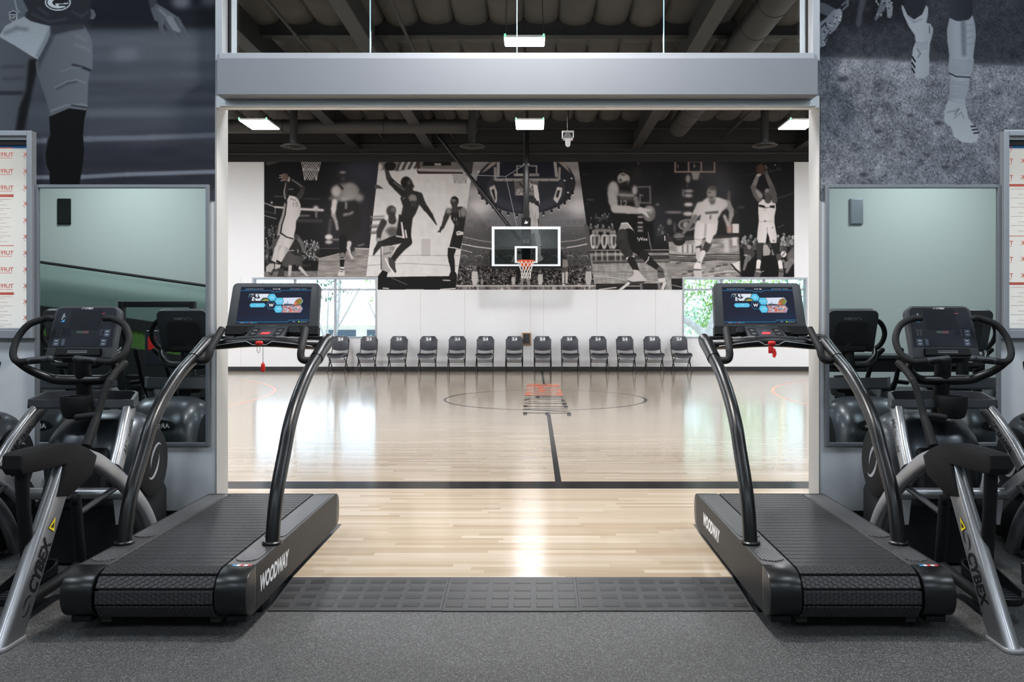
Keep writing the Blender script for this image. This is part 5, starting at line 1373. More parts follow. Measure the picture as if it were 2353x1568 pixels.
def treadmill(label, cx, clock, key):
    Y0 = 4.7
    YC = Y0 + .055
    t = thing('treadmill', label, 'treadmill', (cx, Y0, 0), 0, 'treadmills flanking the opening')
    def S(p): return [(x - Y0, z) for x, z in p]
    # running belt: separate rubber slats around two rollers
    fy, ry, rz, rad = 3.945 - Y0, 5.545 - Y0, .182, .105
    L1 = ry - fy; per = 2 * L1 + 2 * PI * rad; n = 60
    b = MB()
    for i in range(n):
        d = (i + .5) * per / n
        if d < L1: p = (fy + d, rz + rad); a = 0
        elif d < L1 + PI * rad: a = (d - L1) / rad; p = (ry + rad * math.sin(a), rz + rad * math.cos(a))
        elif d < 2 * L1 + PI * rad: p = (ry - (d - L1 - PI * rad), rz - rad); a = PI
        else: a = PI + (d - 2 * L1 - PI * rad) / rad; p = (fy + rad * math.sin(a), rz + rad * math.cos(a))
        mtx = Matrix.Translation((0, p[0], p[1])) @ Matrix.Rotation(-a, 4, 'X')
        b.box((-.277, -.0298, 0), (.277, .0298, .0135), .0025, mtx)
    belt = b.build('running_belt', M['belt'], t, smooth=0)
    b = MB()
    cap = [(fy + (rad - .004) * math.sin(a), rz + (rad - .004) * math.cos(a)) for a in [PI + PI * i / 16 for i in range(17)]]
    cap2 = [(ry + (rad - .004) * math.sin(a), rz + (rad - .004) * math.cos(a)) for a in [PI * i / 16 for i in range(17)]]
    b.prism(cap + cap2, 'x', -.272, .272); b.build('belt_core', M['blackprint'], t)
    for s in (-1, 1):
        xa, xb = .286 * s, .428 * s
        h = MB(); h.prism(S([(3.97, .085), (3.97, .300), (5.55, .300), (5.55, .085)]), 'x', xa, xb, .004)
        ho = h.build('deck_housing', M['deckplate'], t, smooth=0)
        side = [(3.968, .078), (3.968, .300), (5.552, .300), (5.552, .078)]
        MB().prism(S(side), 'x',   .428 * s, .4345 * s, .0015).build('side_panel', M['side'], ho, smooth=0)
        lt = MB()
        if s > 0: lettering(lt, 'WOODWAY', (.4352, 4.255 - Y0, .192), (0, 1, 0), (0, 0, 1),   .078, .47, .22, .06, stretch=True)
        else: lettering(lt, 'WOODWAY', (-.4352, 5.10 - Y0, .192), (0, -1, 0), (0, 0, 1),   .078, .47, .22, .06, stretch=True)
        lt.build('lettering', M['white'], ho, smooth=0)['label'] = 'white slanted lettering on the side panel'
        for yy, zz in ((4.0, .1), (4.75, .27), (5.3, .27), (5.45, .1), (4.4, .27)):
            MB().lathe([(.0, .4365 * s), (.006, .4360 * s), (.007, .4345 * s)], 8, 'x', (0, yy - Y0, zz)).build('screw', M['black2'], ho)
        for (ya, yb, rr) in ((4.46, 5.49, .05), (4.02, 4.235, .06)):
            pl = [(p[0] + .357 * s, p[1] + (ya + yb) / 2 - Y0) for p in rrect(.122, yb - ya, rr, 6)]
            MB().prism(pl, 'z', .2985, .3045, .0015).build('tread_pad', M['pad'], ho, smooth=0)
        # rounded front and rear end caps
        def capo(yc, sg, dep):
            return [(yc - Y0 + sg * dep * abs(math.cos(a)) ** .75, .1885 + .1125 * math.copysign(abs(math.sin(a)) ** .8, math.sin(a))) for a in [-PI / 2 + PI * i / 18 for i in range(19)]]
        MB().prism(capo(3.97, -1, .155), 'x', xa, .4345 * s, .006).build('end_cap', M['black2'], t, smooth=30)
        MB().prism(capo(5.552, 1, .10), 'x', xa, .4345 * s, .006).build('end_cap', M['black2'], t, smooth=30)
        # upright post sweeping up to the console
        xp = .393 * s
        path = [(xp, y - Y0, z) for y, z in ((4.337, .296), (4.362, .42), (4.42, .567), (4.55, .757), (4.64, .887), (4.79, 1.021), (5.01, 1.156), (5.245, 1.250))]
        MB().tube(path, .0375, 20, 6).build('upright_post', M['black2'], t, smooth=60)
        MB().lathe([(.0, .300), (.052, .300), (.052, .312), (.044, .318), (.0, .318)], 24, 'z', (xp, 4.337 - Y0, 0)).build('post_collar', M['black2'], t)
        MB().tube([(xp, 5.265 - YC, 1.236), (xp, 5.31 - YC, 1.255)], .0425, 20).tube([(xp, 5.30 - YC, 1.250), (xp, 5.40 - YC, 1.292), (xp, 5.50 - YC, 1.330), (xp * .99, 5.585 - YC, 1.352)], [.041, .043, .046, .04], 20, 5).ellipsoid((xp * .99, 5.585 - YC, 1.352), (.04, .04, .04)).build('post_elbow', M['black2'], t, smooth=60)
        # upturned grab handle
        hp = [(xp, 5.29 - YC, 1.238), (.345 * s, 5.268 - YC, 1.226), (.306 * s, 5.262 - YC, 1.232), (.292 * s, 5.272 - YC, 1.262), (.290 * s, 5.295 - YC, 1.30), (.280 * s, 5.39 - YC, 1.38), (.274 * s, 5.44 - YC, 1.425)]
        MB().tube(hp, .0235, 16, 6).build('grab_handle', M['blackfoam'], t, smooth=60)
        # cup tray
        b = MB()
        oc = [(p[0] + .315 * s, p[1] + 5.575 - YC) for p in rrect(.150, .155, .06, 6)]
        b.prism(oc, 'z', 1.335, 1.372, .006)
        tr = b.build('cup_tray', M['black'], t, smooth=40)
        ir = [(p[0] + .315 * s, p[1] + 5.575 - YC) for p in rrect(.12, .125, .05, 6)]
        MB().prism(ir, 'z', 1.3722, 1.374, 0).build('tray_recess', M['blackprint'], tr, smooth=0)
        e = [(.250 * s, 5.60 - YC, 1.374), (.262 * s, 5.515 - YC, 1.374), (.30 * s, 5.493 - YC, 1.374), (.36 * s, 5.497 - YC, 1.374), (.392 * s, 5.53 - YC, 1.374)]
        MB().tube(e, .003, 6, 5).build('tray_rim', M['charcoal'], tr, smooth=60)
    st = MB()
    for i, cn in enumerate(('blue', 'white', 'redbtn', 'white', 'redbtn')):
        MB().box((.325 + i * .018, 3.945 - Y0, .3005), (.342 + i * .018, 3.965 - Y0, .3022)).build('flag_sticker', M[cn], t, smooth=0)
    for s in (-1, 1):
        MB().box((.30 * s, 4.16 - Y0, 0), (.40 * s, 4.28 - Y0, .085), .008).build('foot', M['black'], t)
        MB().box((.32 * s, 3.88 - Y0, .054), (.415 * s, 3.97 - Y0, .085), .004).build('bumper', M['black'], t)
        MB().box((.235 * s, 3.905 - Y0, .045), (.285 * s, 3.93 - Y0, .075), .002).box((.24 * s, 3.95 - Y0, .05), (.28 * s, 4.1 - Y0, .09)).build('rail_bracket', M['steel_dark'], t, smooth=0)
    MB().box((-.13, 5.35 - Y0, 0), (.13, 5.47 - Y0, .075), .008).build('foot', M['black'], t)
    MB().box((-.28, 4.0 - Y0, .062), (.28, 5.5 - Y0, .078)).build('base_plate', M['black'], t, smooth=0)
    # handrail beam and console
    arc = [(-.388, 5.50 - YC, 1.318), (-.25, 5.425 - YC, 1.327), (-.12, 5.395 - YC, 1.338), (0, 5.388 - YC, 1.342), (.12, 5.395 - YC, 1.338), (.25, 5.425 - YC, 1.327), (.388, 5.50 - YC, 1.318)]
    beam_ = MB().tube(arc, .034, 18, 6).build('handrail', M['black2'], t, smooth=60)
    tr = [(-.33, 5.405, 1.312), (-.2, 5.369, 1.332), (-.085, 5.353, 1.346), (-.062, 5.351, 1.334), (-.045, 5.351, 1.324), (.045, 5.351, 1.324), (.062, 5.351, 1.334), (.085, 5.353, 1.346), (.2, 5.369, 1.332), (.33, 5.405, 1.312)]
    MB().tube([(x, y - YC, z) for x, y, z in tr], .0026, 8).build('trim_strip', M['silver2'], beam_, smooth=60)
    for s in (-1, 1):
        for k in (0, 1):
            q = .135 + k * .085
            mt = plane_mtx((q * s, 5.392 + q * q * .62 - YC - .01, 1.376 - q * .06), (1, .28 * s, -.12 * s), (0, .7, .7))
            MB().prism(rrect(.07, .024, .006), 'z', 0, .003, 0, mt).build('touch_key', M['charcoal'], beam_, smooth=0)
    b = MB()
    pan = [(-.40, 5.50), (-.20, 5.42), (0, 5.405), (.20, 5.42), (.40, 5.50), (.39, 5.63), (.30, 5.68), (-.30, 5.68), (-.39, 5.63)]
    b.prism([(x, y - YC) for x, y in pan], 'z', 1.315, 1.352, .01)
    con = b.build('console', M['black'], t, smooth=40)
    for s in (-1, 1):
        MB().prism([(p[0] + .19 * s, p[1] + 5.565 - YC) for p in rrect(.10, .16, .02)], 'z', 1.3522, 1.3545).build('storage_tray', M['blackprint'], con, smooth=0)
    kp = plane_mtx((0, 5.405 - YC, 1.360), (1, 0, 0), (0, .22, .085))
    b = MB(); b.prism([(-.132, 0), (.132, 0), (.112, .232), (-.112, .232)], 'z', -.02, .006, .004, kp)
    key_panel = b.build('keypad', M['charcoal'], con, smooth=40)
    def on(mb, pts, h0=.006, h1=.0085): return mb.prism(pts, 'z', h0, h1, 0, kp)
    on(MB(), [(-.034, .062), (.022, .062), (.034, .098), (-.024, .098)]).build('stop_button', M['redbtn'], con, smooth=0)
    for s in (-1, 1):
        on(MB(), [(p[0] + .082 * s, p[1] + .105) for p in rrect(.055, .13, .012)], .006, .008).build('keypad_zone', M['black'], con, smooth=0)
        for (vy, sg) in ((.065, 1), (.14, -1)):
            on(MB(), [(.082 * s, vy), (.082 * s + .012, vy + .012 * sg), (.082 * s + .012, vy + .018 * sg), (.082 * s, vy + .006 * sg), (.082 * s - .012, vy + .018 * sg), (.082 * s - .012, vy + .012 * sg)], .008, .009).build('arrow_mark', M['greyprint'], con, smooth=0)
    lt = MB(); o = kp @ Vector((0, .215, .0075)); lettering(lt, 'WOODWAY', o, (1, 0, 0), (0, .22, .085), .009); o = kp @ Vector((0, .125, .0075)); lettering(lt, 'STOP', o, (1, 0, 0), (0, .22, .085), .008)
    lt.build('lettering', M['greyprint'], con, smooth=0)
    # display
    dm = plane_mtx((0, 5.60 - YC, 1.405), (1, 0, 0), (0, .115, .335))
    H = .354
    out = [(-.312, 0), (.312, 0)]
    out += [(.302 - .035 + .035 * math.cos(a), H - .035 + .035 * math.sin(a)) for a in [PI / 2 * i / 8 for i in range(9)]]
    out += [(-.302 + .035 + .035 * math.cos(a), H - .035 + .035 * math.sin(a)) for a in [PI / 2 + PI / 2 * i / 8 for i in range(9)]]
    dis = MB().prism(out, 'z', -.05, 0, .006, dm).build('display', M['charcoal'], t, smooth=40)
    MB().prism([(-.317, -.022), (.317, -.022), (.314, .04), (-.314, .04)], 'z', -.055, .004, .003, dm).build('display_base', M['black'], t, smooth=0)
    MB().prism([(-.18, -.012), (.20, -.012), (.18, .03), (-.16, .03)], 'z', .0, .012, .003, dm).build('tablet_ledge', M['black2'], t, smooth=0)
    MB().prism([(-.249, .052), (.249, .052), (.243, H - .028), (-.243, H - .028)], 'z', -.002, .0014, 0, dm).build('bezel', M['blackprint'], dis, smooth=0)
    cv = paint_screen(clock)
    A = np.array(dm)
    def at(u, v):
        x = (u - .5) * (.484 + .010 * v); y = (H - .033) - v * (H - .033 - .058)
        p = np.stack([x, y, np.full(x.shape, .0020), np.ones(x.shape)], -1) @ A.T
        return p[..., :3]
    sc = cv.mesh('screen', SCREEN, dis, at=at); sc['label'] = 'lit screen with blue hexagon tiles and a white letter W'
    # safety stop and its key
    MB().ellipsoid((0, 5.352 - YC, 1.334), (.026, .014, .0145), 20, 12, 2.6).build('stop_switch', M['red'], t)
    if key == 'hanging':
        b = MB(); b.tube([(.022, 5.36 - YC, 1.315), (.022, 5.36 - YC, 1.205)], .0016, 6); b.tube([(-.01, 5.35 - YC, 1.315), (-.012, 5.345 - YC, 1.285), (0, 5.345 - YC, 1.272), (.006, 5.345 - YC, 1.285), (.006, 5.35 - YC, 1.315)], .0014, 6, 5)
        b.build('cord', M['blackprint'], t, smooth=60)
        MB().ellipsoid((.022, 5.36 - YC, 1.175), (.0135, .008, .030), 16, 12, 3).lathe([(.0, 0), (.004, 0), (.004, .012), (0, .012)], 8, 'z', (.022, 5.36 - YC, 1.2)).build('safety_key', M['red'], t)['label'] = 'red clip hanging on a thin cord'
    else:
        MB().box((-.022, 5.345 - YC, 1.268), (.010, 5.360 - YC, 1.316), .004).ellipsoid((.014, 5.35 - YC, 1.272), (.010, .009, .028), 12, 10, 3).tube([(.012, 5.345 - YC, 1.30), (.022, 5.34 - YC, 1.27), (.014, 5.34 - YC, 1.245), (.004, 5.345 - YC, 1.255)], .005, 8, 5).build('safety_key', M['red'], t)['label'] = 'red clip bunched under the handrail'
    return t
SCREEN = attr_mat('display_picture', 1.0, .25, 1.0)
treadmill('black slat-belt treadmill left of the opening, red clip dangling on a cord from its console', -1.782, '11:30 AM', 'hanging')
treadmill('black slat-belt treadmill right of the opening, red clip bunched under its console', 1.537, '11:29 AM', 'bunched')

# ------------------------------------------------------------------ arc trainer (stepping cross trainer)
def oval(w, h, n=16, p=2.6):
    return [(math.copysign(abs(math.cos(a)) ** (2 / p), math.cos(a)) * w / 2, math.copysign(abs(math.sin(a)) ** (2 / p), math.sin(a)) * h / 2) for a in [2 * PI * i / n for i in range(n)]]

def swirl(mb, o, right, up, s, flip=1):
    """two facing crescents"""
    R, U, O = Vector(right).normalized(), Vector(up).normalized(), Vector(o)
    for q in (1, -1):
        top, bot = [], []
        for i in range(13):
            a = math.radians(-20 + 165 * i / 12)
            w = .16 * math.sin(PI * i / 12) + .01
            top.append((math.cos(a) * .75, math.sin(a) * .5)); bot.append((math.cos(a) * (.75 - w), math.sin(a) * (.5 - w)))
        pts = top + bot[::-1]
        n = len(top)
        vs = [O + R * ((p[0] + .16) * q * s * flip) + U * ((p[1] - .06) * q * s) for p in pts]
        mb.add(vs, [(i, i + 1, 2 * n - 2 - i, 2 * n - 1 - i) for i in range(n - 1)])
    return mb

def trainer(label, cx):
    Y0 = 4.7
    t = thing('arc_trainer', label, 'exercise machine', (cx, Y0, 0), 0, 'arc trainers along the wall')
    Q = lambda x, y, z: (x, y - Y0, z)
    S = lambda pts: [(y - Y0, z) for y, z in pts]
    # flywheel shroud: wide drum with flat sides
    b = MB()
    pr = []
    for i in range(17):
        u = -1 + 2 * i / 16
        pr.append(((1 - abs(u) ** 4) ** .25 * .335 if abs(u) < 1 else 0, u * .29))
    pr[0] = (.0, -.29); pr[-1] = (0, .29)
    pr = [(.0, -.29)] + [(.235, -.285)] + [(r * 1.0, h) for r, h in pr[2:-2]] + [(.235, .285), (0, .29)]
    vs = []
    b.lathe(pr, 40, 'x', (0, 0, 0))
    b.v = [(x, y * .92 + 5.30 - Y0, max(z, -.42) * 1.0 + .565) for x, y, z in b.v]
    drum = b.build('flywheel_shroud', M['dome'], t, smooth=50)
    for s in (-1, 1):
        b = MB(); b.lathe([(0, .302 * s), (.20, .302 * s), (.222, .293 * s), (.225, .27 * s)], 36, 'x', (0, 0, 0))
        b.v = [(x, y * .92 + 5.31 - Y0, z + .56) for x, y, z in b.v]
        dk = b.build('shroud_disc', M['black'], drum, smooth=40)
        sw = MB(); swirl(sw, Q(.3035 * s, 5.31, .57), (0, .5 * s, .9), (0, -.9 * s, .5), .14)
        sw.build('emblem', M['greyprint'], drum, smooth=0)
    # badge on the wall side
    b = MB(); b.prism([(p[0], p[1]) for p in oval(.30, .085, 28, 2.2)], 'z', 0, .01, .002, plane_mtx(Q(0, 5.580, .715), (-1, 0, 0), (0, -.45, 1)))
    b.build('badge', M['black'], drum, smooth=0)
    lt = MB(); lettering(lt, 'ARC', Q(.070, 5.5945, .715), (-1, 0, 0), (0, -.45, 1), .036, shear=.25, bold=.03); lettering(lt, 'TRAINER', Q(-.048, 5.5945, .711), (-1, 0, 0), (0, -.45, 1), .020, shear=.25, bold=.01)
    lt.build('lettering', M['white'], drum, smooth=0)
    # lower casing
    MB().prism(S([(4.93, .02), (4.93, .36), (5.02, .40), (5.52, .40), (5.57, .34), (5.57, .02)]), 'x', -.265, .265, .012).build('base_housing', M['black'], t)
    b = MB(); b.prism(S([(4.90, .36), (4.93, .66), (5.02, .70), (5.10, .60), (5.08, .38)]), 'x', -.16, .16, .02); b.build('drive_cover', M['black'], t)
    for s in (-1, 1):
        xs = .345 * s
        # rear arch of the side frame
        arch = [(4.34, .775), (4.44, .735), (4.53, .700), (4.66, .625), (4.80, .535), (4.95, .420), (5.08, .295), (5.17, .165), (5.235, .012)]
        pth = [Q(xs, y, z) for y, z in arch]
        P, R_ = spline([Vector(p) for p in pth], [1] * len(pth), 5)
        MB().sweep(P, oval(.066, .088, 20, 3.2)).build('arch_frame', M['silver2'], t, smooth=50)
        MB().lathe([(.0, 0), (.03, 0), (.03, .012), (.012, .016), (.012, .05), (0, .05)], 14, 'z', Q(xs - .07 * s, 5.17, 0)).build('levelling_foot', M['steel_mid'], t)
        # near leg with its foot plate
        leg = [Q(.352 * s, 4.204, .75), Q(.352 * s, 4.115, .61), Q(.352 * s, 3.690, -.0588)]
        secs = [(-.036, -.062), (.036, -.062), (.036, .040)] + [(.036 * math.cos(a), .04 + .034 * math.sin(a)) for a in [PI * i / 8 for i in range(1, 8)]] + [(-.036, .040)]
        lgm = MB().sweep(leg, secs, scale=[.82, .86, 1.02]); lgm.v = [(x, y + max(0, .008 - z) * .62, max(z, .008)) for x, y, z in lgm.v]
        lg = lgm.build('leg', M['silver'], t, smooth=50)
        fp = [(p[0] + .352 * s, p[1] + 3.735 - Y0) for p in rrect(.092, .205, .035, 5)]
        MB().prism(fp, 'z', 0, .018, .005).build('foot_plate', M['silver2'], lg)
        d = (Vector(Q(0, 4.115, .61)) - Vector(Q(0, 3.735, .012))).normalized()
        nrm = Vector((0, -d.z, d.y))
        for f in (-1, 1):
            xo = .352 * s + f * .0362
            off = Vector((xo, 0, 0)) + Vector(Q(0, 3.735, .012)) + nrm * -.008
            mid = off + d * (.315 if f > 0 else .335)
            lt = MB(); lettering(lt, 'CYBEX', mid + d * f * .045, d * f, nrm, .070, .255, .18, .045, stretch=True)
            swirl(lt, mid - d * f * .150, d * f, nrm, .056)
            lt.build('lettering', M['blackprint'], lg, smooth=0)
            st = MB(); o = off + d * .56
            st.add([o + d * a + nrm * q + Vector((f * .0003, 0, 0)) for a, q in ((-.03, -.026), (-.03, .026), (.035, 0))], [(0, 1, 2)])
            st.build('warning_sticker', M['yellow'], lg, smooth=0)
            st = MB(); st.add([o + d * a + nrm * q + Vector((f * .0008, 0, 0)) for a, q in ((-.018, -.012), (-.02, .006), (.016, -.002), (.0, -.008))], [(0, 1, 2, 3)])
            st.add([o + d * a + nrm * q + Vector((f * .0008, 0, 0)) for a, q in ((-.022, .008), (-.022, .014), (-.002, .004), (-.004, 0))], [(0, 1, 2, 3)])
            st.build('warning_mark', M['blackprint'], lg, smooth=0)
        # black shroud and pivot beam toward the user
        shr = [(4.445, .752), (4.40, .655), (4.19, .585), (4.075, .605), (4.145, .755), (3.98, .758), (3.80, .768), (3.775, .80), (3.782, .86), (3.80, .872), (3.95, .873), (4.10, .868), (4.24, .850), (4.36, .805)]
        MB().prism(S(shr), 'x', .300 * s, .395 * s, .014).build('pivot_shroud', M['black'], t, smooth=40)
        for yy, zz in ((3.95, .83), (4.2, .82)): MB().lathe([(0, .2985 * s), (.008, .2985 * s), (.010, .305 * s)], 10, 'x', Q(0, yy, zz)).build('screw', M['steel_dark'], t)
        # swing links, drive rod, pedal
        MB().tube([Q(.345 * s, 3.86, .80), Q(.335 * s, 3.89, .60), Q(.315 * s, 3.95, .36), Q(.30 * s, 3.99, .17)], .031, 12, 5, ry=.026).build('swing_link', M['black'], t, smooth=60)
        MB().tube([Q(.28 * s, 4.43, .53), Q(.275 * s, 4.47, .30), Q(.27 * s, 4.50, .15)], .028, 12, 4).tube([Q(.27 * s, 4.42, .52), Q(.29 * s, 4.43, .52)], .036, 12).build('swing_link', M['black'], t, smooth=60)
        MB().tube([Q(.335 * s, 4.80, .52), Q(.28 * s, 4.46, .43)], .017, 12).build('drive_rod', M['charcoal'], t, smooth=60)
        ped = MB(); ped.tube([Q(.27 * s, 4.52, .145), Q(.262 * s, 4.30, .115), Q(.30 * s, 3.97, .12)], .030, 12, 4)
        ped.build('pedal_arm', M['black'], t, smooth=60)
        pd = MB()
        c0 = (.16 * s, 4.19)
        pd.prism([(p[0] + c0[0], p[1] + c0[1] - Y0) for p in rrect(.155, .40, .07, 6)], 'z', .085, .115, .008)
        po = pd.build('pedal', M['black'], t, smooth=40)
        b = MB()                                   # raised toe rim, high at the front
        ring_ = [(p[0], p[1]) for p in rrect(.158, .40, .072, 8)]
        n = len(ring_); vs, fs = [], []
        for p in ring_:
            h = .115 + .028 + .062 * max(0, min(1, (p[1] + .03) / .18)) ** 1.2
            if p[1] < -.16: h = .122
            for (k, z) in ((1.0, .10), (1.02, h), (.93, h), (.92, .11)): vs.append((p[0] * k + c0[0], p[1] * k + c0[1] - Y0, z))
        for i in range(n):
            j = (i + 1) % n
            for q in range(3): fs.append((i * 4 + q, j * 4 + q, j * 4 + q + 1, i * 4 + q + 1))
        b.add(vs, fs); b.build('toe_cup', M['black2'], po, smooth=50)
        b = MB()
        for k in range(9): b.box((c0[0] - .055, c0[1] - Y0 - .15 + k * .035, .115), (c0[0] + .055, c0[1] - Y0 - .135 + k * .035, .119))
        b.build('foot_tread', M['charcoal'], po, smooth=0)
        # silver upright carrying the tray
        up_ = [Q(.340 * s, 4.74, .628), Q(.325 * s, 4.835, .745), Q(.298 * s, 4.94, .86), Q(.272 * s, 5.04, .955)]
        P, R_ = spline([Vector(p) for p in up_], [1] * 4, 5)
        sec = [(-.030, .05), (-.030, -.030)] + [(.030 * math.cos(a), -.03 - .028 * math.sin(a)) for a in [PI - PI * i / 8 for i in range(1, 8)]] + [(.030, -.030), (.030, .05)]
        sec = oval(.062, .10, 18, 3)
        ur = MB().sweep(P, sec).build('upright', M['silver'], t, smooth=50)
        dv = (Vector(up_[3]) - Vector(up_[0])).normalized(); fn = Vector((0, dv.z, -dv.y))
        for f in (-1, 1):
            o = (Vector(up_[1]) * .55 + Vector(up_[2]) * .45) + Vector((f * .0325, 0, 0)) + fn * .004
            lt = MB(); lettering(lt, 'ARC', o - dv * f * .085, dv * f, fn * -1, .05, .09, .2, .03, stretch=True); lettering(lt, 'TRAINER', o + dv * f * .045, dv * f, fn * -1, .034, .15, .2, .01, stretch=True)
            lt.build('lettering', M['blackprint'], ur, smooth=0)
        # moving arm with its bent grip
        arm = [Q(.335 * s, 4.44, .80), Q(.330 * s, 4.53, .915), Q(.328 * s, 4.565, .955), Q(.330 * s, 4.61, 1.04), Q(.338 * s, 4.665, 1.135), Q(.350 * s, 4.72, 1.185), Q(.372 * s, 4.775, 1.232)]
        ma = MB().tube(arm, [.028, .024, .021, .019, .019, .019, .018], 14, 5).build('moving_arm', M['black'], t, smooth=60)
        MB().tube([Q(.330 * s, 4.565, .957), Q(.285 * s, 4.555, .952), Q(.222 * s, 4.55, .944)], .0185, 14, 4).ellipsoid(Q(.222 * s, 4.55, .944), (.0185, .0185, .0185), 12, 8).build('hand_grip', M['blackfoam'], ma, smooth=60)
        MB().tube([arm[4], arm[5], arm[6]], .0205, 14, 4).ellipsoid(arm[6], (.0205, .0205, .0205), 12, 8).build('hand_grip', M['blackfoam'], ma, smooth=60)
        # fixed handlebar loop
        loop = [Q(.165 * s, 4.955, 1.495), Q(.205 * s, 4.965, 1.492), Q(.285 * s, 4.94, 1.458), Q(.328 * s, 4.915, 1.395), Q(.338 * s, 4.885, 1.335), Q(.322 * s, 4.845, 1.275), Q(.275 * s, 4.815, 1.240), Q(.19 * s, 4.80, 1.245), Q(.075 * s, 4.80, 1.258)]
        hb = MB().tube(loop, .0200, 16, 6).ellipsoid(loop[0], (.02, .02, .02), 12, 8).build('handlebar', M['blackfoam'], t, smooth=60)
        MB().tube([Q(.20 * s, 4.801, 1.2445), Q(.085 * s, 4.80, 1.257)], .0212, 16).ellipsoid(Q(.078 * s, 4.80, 1.258), (.021, .021, .021), 12, 8).build('pulse_sensor', M['charcoal'], hb, smooth=60)
        MB().tube([Q(.285 * s, 4.822, 1.242), Q(.255 * s, 4.90, 1.185), Q(.17 * s, 4.975, 1.128), Q(.09 * s, 4.995, 1.118), Q(.0, 5.0, 1.118)], [.020, .024, .029, .031, .031], 14, 5).build('handlebar_brace', M['black2'], t, smooth=60)
    MB().tube([Q(-.33, 4.90, .445), Q(.33, 4.90, .445)], .036, 18).build('cross_tube', M['silver'], t, smooth=60)
    for s in (-1, 1): MB().prism([(.245 * s, .42), (.305 * s, .42), (.285 * s, .26), (.262 * s, .26)], 'y', 4.89 - Y0, 4.91 - Y0, .002).build('tube_bracket', M['silver2'], t, smooth=0)
    MB().tube([Q(-.30, 3.985, .145), Q(-.24, 3.985, .13)], .02, 10).build('pedal_stub', M['black'], t)
    # column, cup holder, tray
    MB().tube([Q(0, 5.06, .88), Q(0, 5.03, 1.05), Q(0, 5.005, 1.20), Q(0, 5.0, 1.30)], .047, 18, 4).box(Q(-.12, 4.985, 1.225), Q(.12, 5.06, 1.275), .012).build('column', M['black'], t, smooth=50)
    tray = [(-.325, 4.985), (-.20, 4.955), (.20, 4.955), (.325, 4.985), (.30, 5.10), (.235, 5.19), (.10, 5.225), (-.10, 5.225), (-.235, 5.19), (-.30, 5.10)]
    b = MB(); b.prism([(x, y - Y0) for x, y in tray], 'z', .945, .965, .006)
    tr = b.build('accessory_tray', M['charcoal'], t, smooth=40)
    b = MB(); k = len(tray)
    vs, fs = [], []
    for i, (x, y) in enumerate(tray):
        f = .0 if y < 4.97 else 1
        for (q, z) in ((1.0, .95), (.99, 1.0 + .035 * (y > 5.05)), (.93, 1.0 + .035 * (y > 5.05)), (.92, .96)): vs.append((x * q, 5.06 - Y0 + (y - 5.06) * q, z))
    for i in range(k):
        j = (i + 1) % k
        for q in range(3): fs.append((i * 4 + q, j * 4 + q, j * 4 + q + 1, i * 4 + q + 1))
    b.add(vs, fs); b.build('tray_rim', M['tray'], tr, smooth=30)
    b = MB(); b.lathe([(.054, .895), (.070, .905), (.084, .95), (.088, 1.02), (.085, 1.028), (.066, 1.028), (.062, 1.0), (.05, .925), (0, .92)], 26, 'z', Q(.01, 4.92, 0)); b.lathe([(0, .895), (.054, .895)], 26, 'z', Q(.01, 4.92, 0))
    b.build('cup_holder', M['black'], tr, smooth=40)
    # console
    cm = plane_mtx(Q(0, 4.955, 1.253), (1, 0, 0), (0, .118, .322))
    H = .343
    out = [(-.207, .0), (.207, .0)] + [(.205 - .055 + .055 * math.cos(a), H - .055 + .055 * math.sin(a)) for a in [PI / 2 * i / 8 for i in range(9)]] + [(-.205 + .055 + .055 * math.cos(a), H - .055 + .055 * math.sin(a)) for a in [PI / 2 + PI / 2 * i / 8 for i in range(9)]]
    con = MB().prism(out, 'z', -.058, 0, .012, cm).build('console', M['charcoal'], t, smooth=40)
    inn = [(-.193, .072), (.193, .072)] + [(.182 - .03 + .03 * math.cos(a), H - .016 - .03 + .03 * math.sin(a)) for a in [PI / 2 * i / 6 for i in range(7)]] + [(-.182 + .03 + .03 * math.cos(a), H - .016 - .03 + .03 * math.sin(a)) for a in [PI / 2 + PI / 2 * i / 6 for i in range(7)]]
    MB().prism(inn, 'z', 0, .003, 0, cm).build('face_panel', mat('console_face', (34, 37, 44), .22, var=.05) if 'cface' not in M else M['cface'], con, smooth=0)
    def pl(mb, x0, y0, x1, y1, h=.0042): return mb.prism([(x0, y0), (x1, y0), (x1, y1), (x0, y1)], 'z', .003, h, 0, cm)
    pl(MB(), -.095, .185, .095, .315).build('readout', M['readout'], con, smooth=0)
    lt = MB(); R3 = (1, 0, 0); U3 = (0, .118, .322)
    lettering(lt, 'CYBEX', cm @ Vector((.012, .322, .0045)), R3, U3, .011, .052, .2, .03, stretch=True); swirl(lt, cm @ Vector((-.026, .322, .0045)), R3, U3, .011)
    lt.build('lettering', M['white'], con, smooth=0)
    for (x, y) in ((-.150, .088), (-.150, .112), (.138, .088), (.138, .112), (.150, .148), (.150, .172)):
        bo = pl(MB(), x - .018, y - .010, x + .018, y + .011).build('button', M['cbtn'], con, smooth=0)
    pl(MB(), -.118, .082, -.098, .122).build('button', M['cbtn'], con, smooth=0)
    for (x, y) in ((-.155, .15), (-.135, .15), (-.155, .165), (-.135, .165), (-.155, .18), (-.135, .18), (.114, .15), (.114, .165), (.114, .18)):
        pl(MB(), x - .007, y - .005, x + .007, y + .004).build('button', M['charcoal'], con, smooth=0)
    for (x, y, g) in ((-.150, .092, -1), (-.150, .109, 1), (.138, .092, -1), (.138, .109, 1), (.150, .152, -1), (.150, .169, 1)):
        MB().prism([(x, y + .002 * g), (x + .008, y - .003 * g), (x + .008, y), (x, y + .005 * g), (x - .008, y), (x - .008, y - .003 * g)], 'z', .0042, .005, 0, cm).build('arrow_mark', M['white'], con, smooth=0)
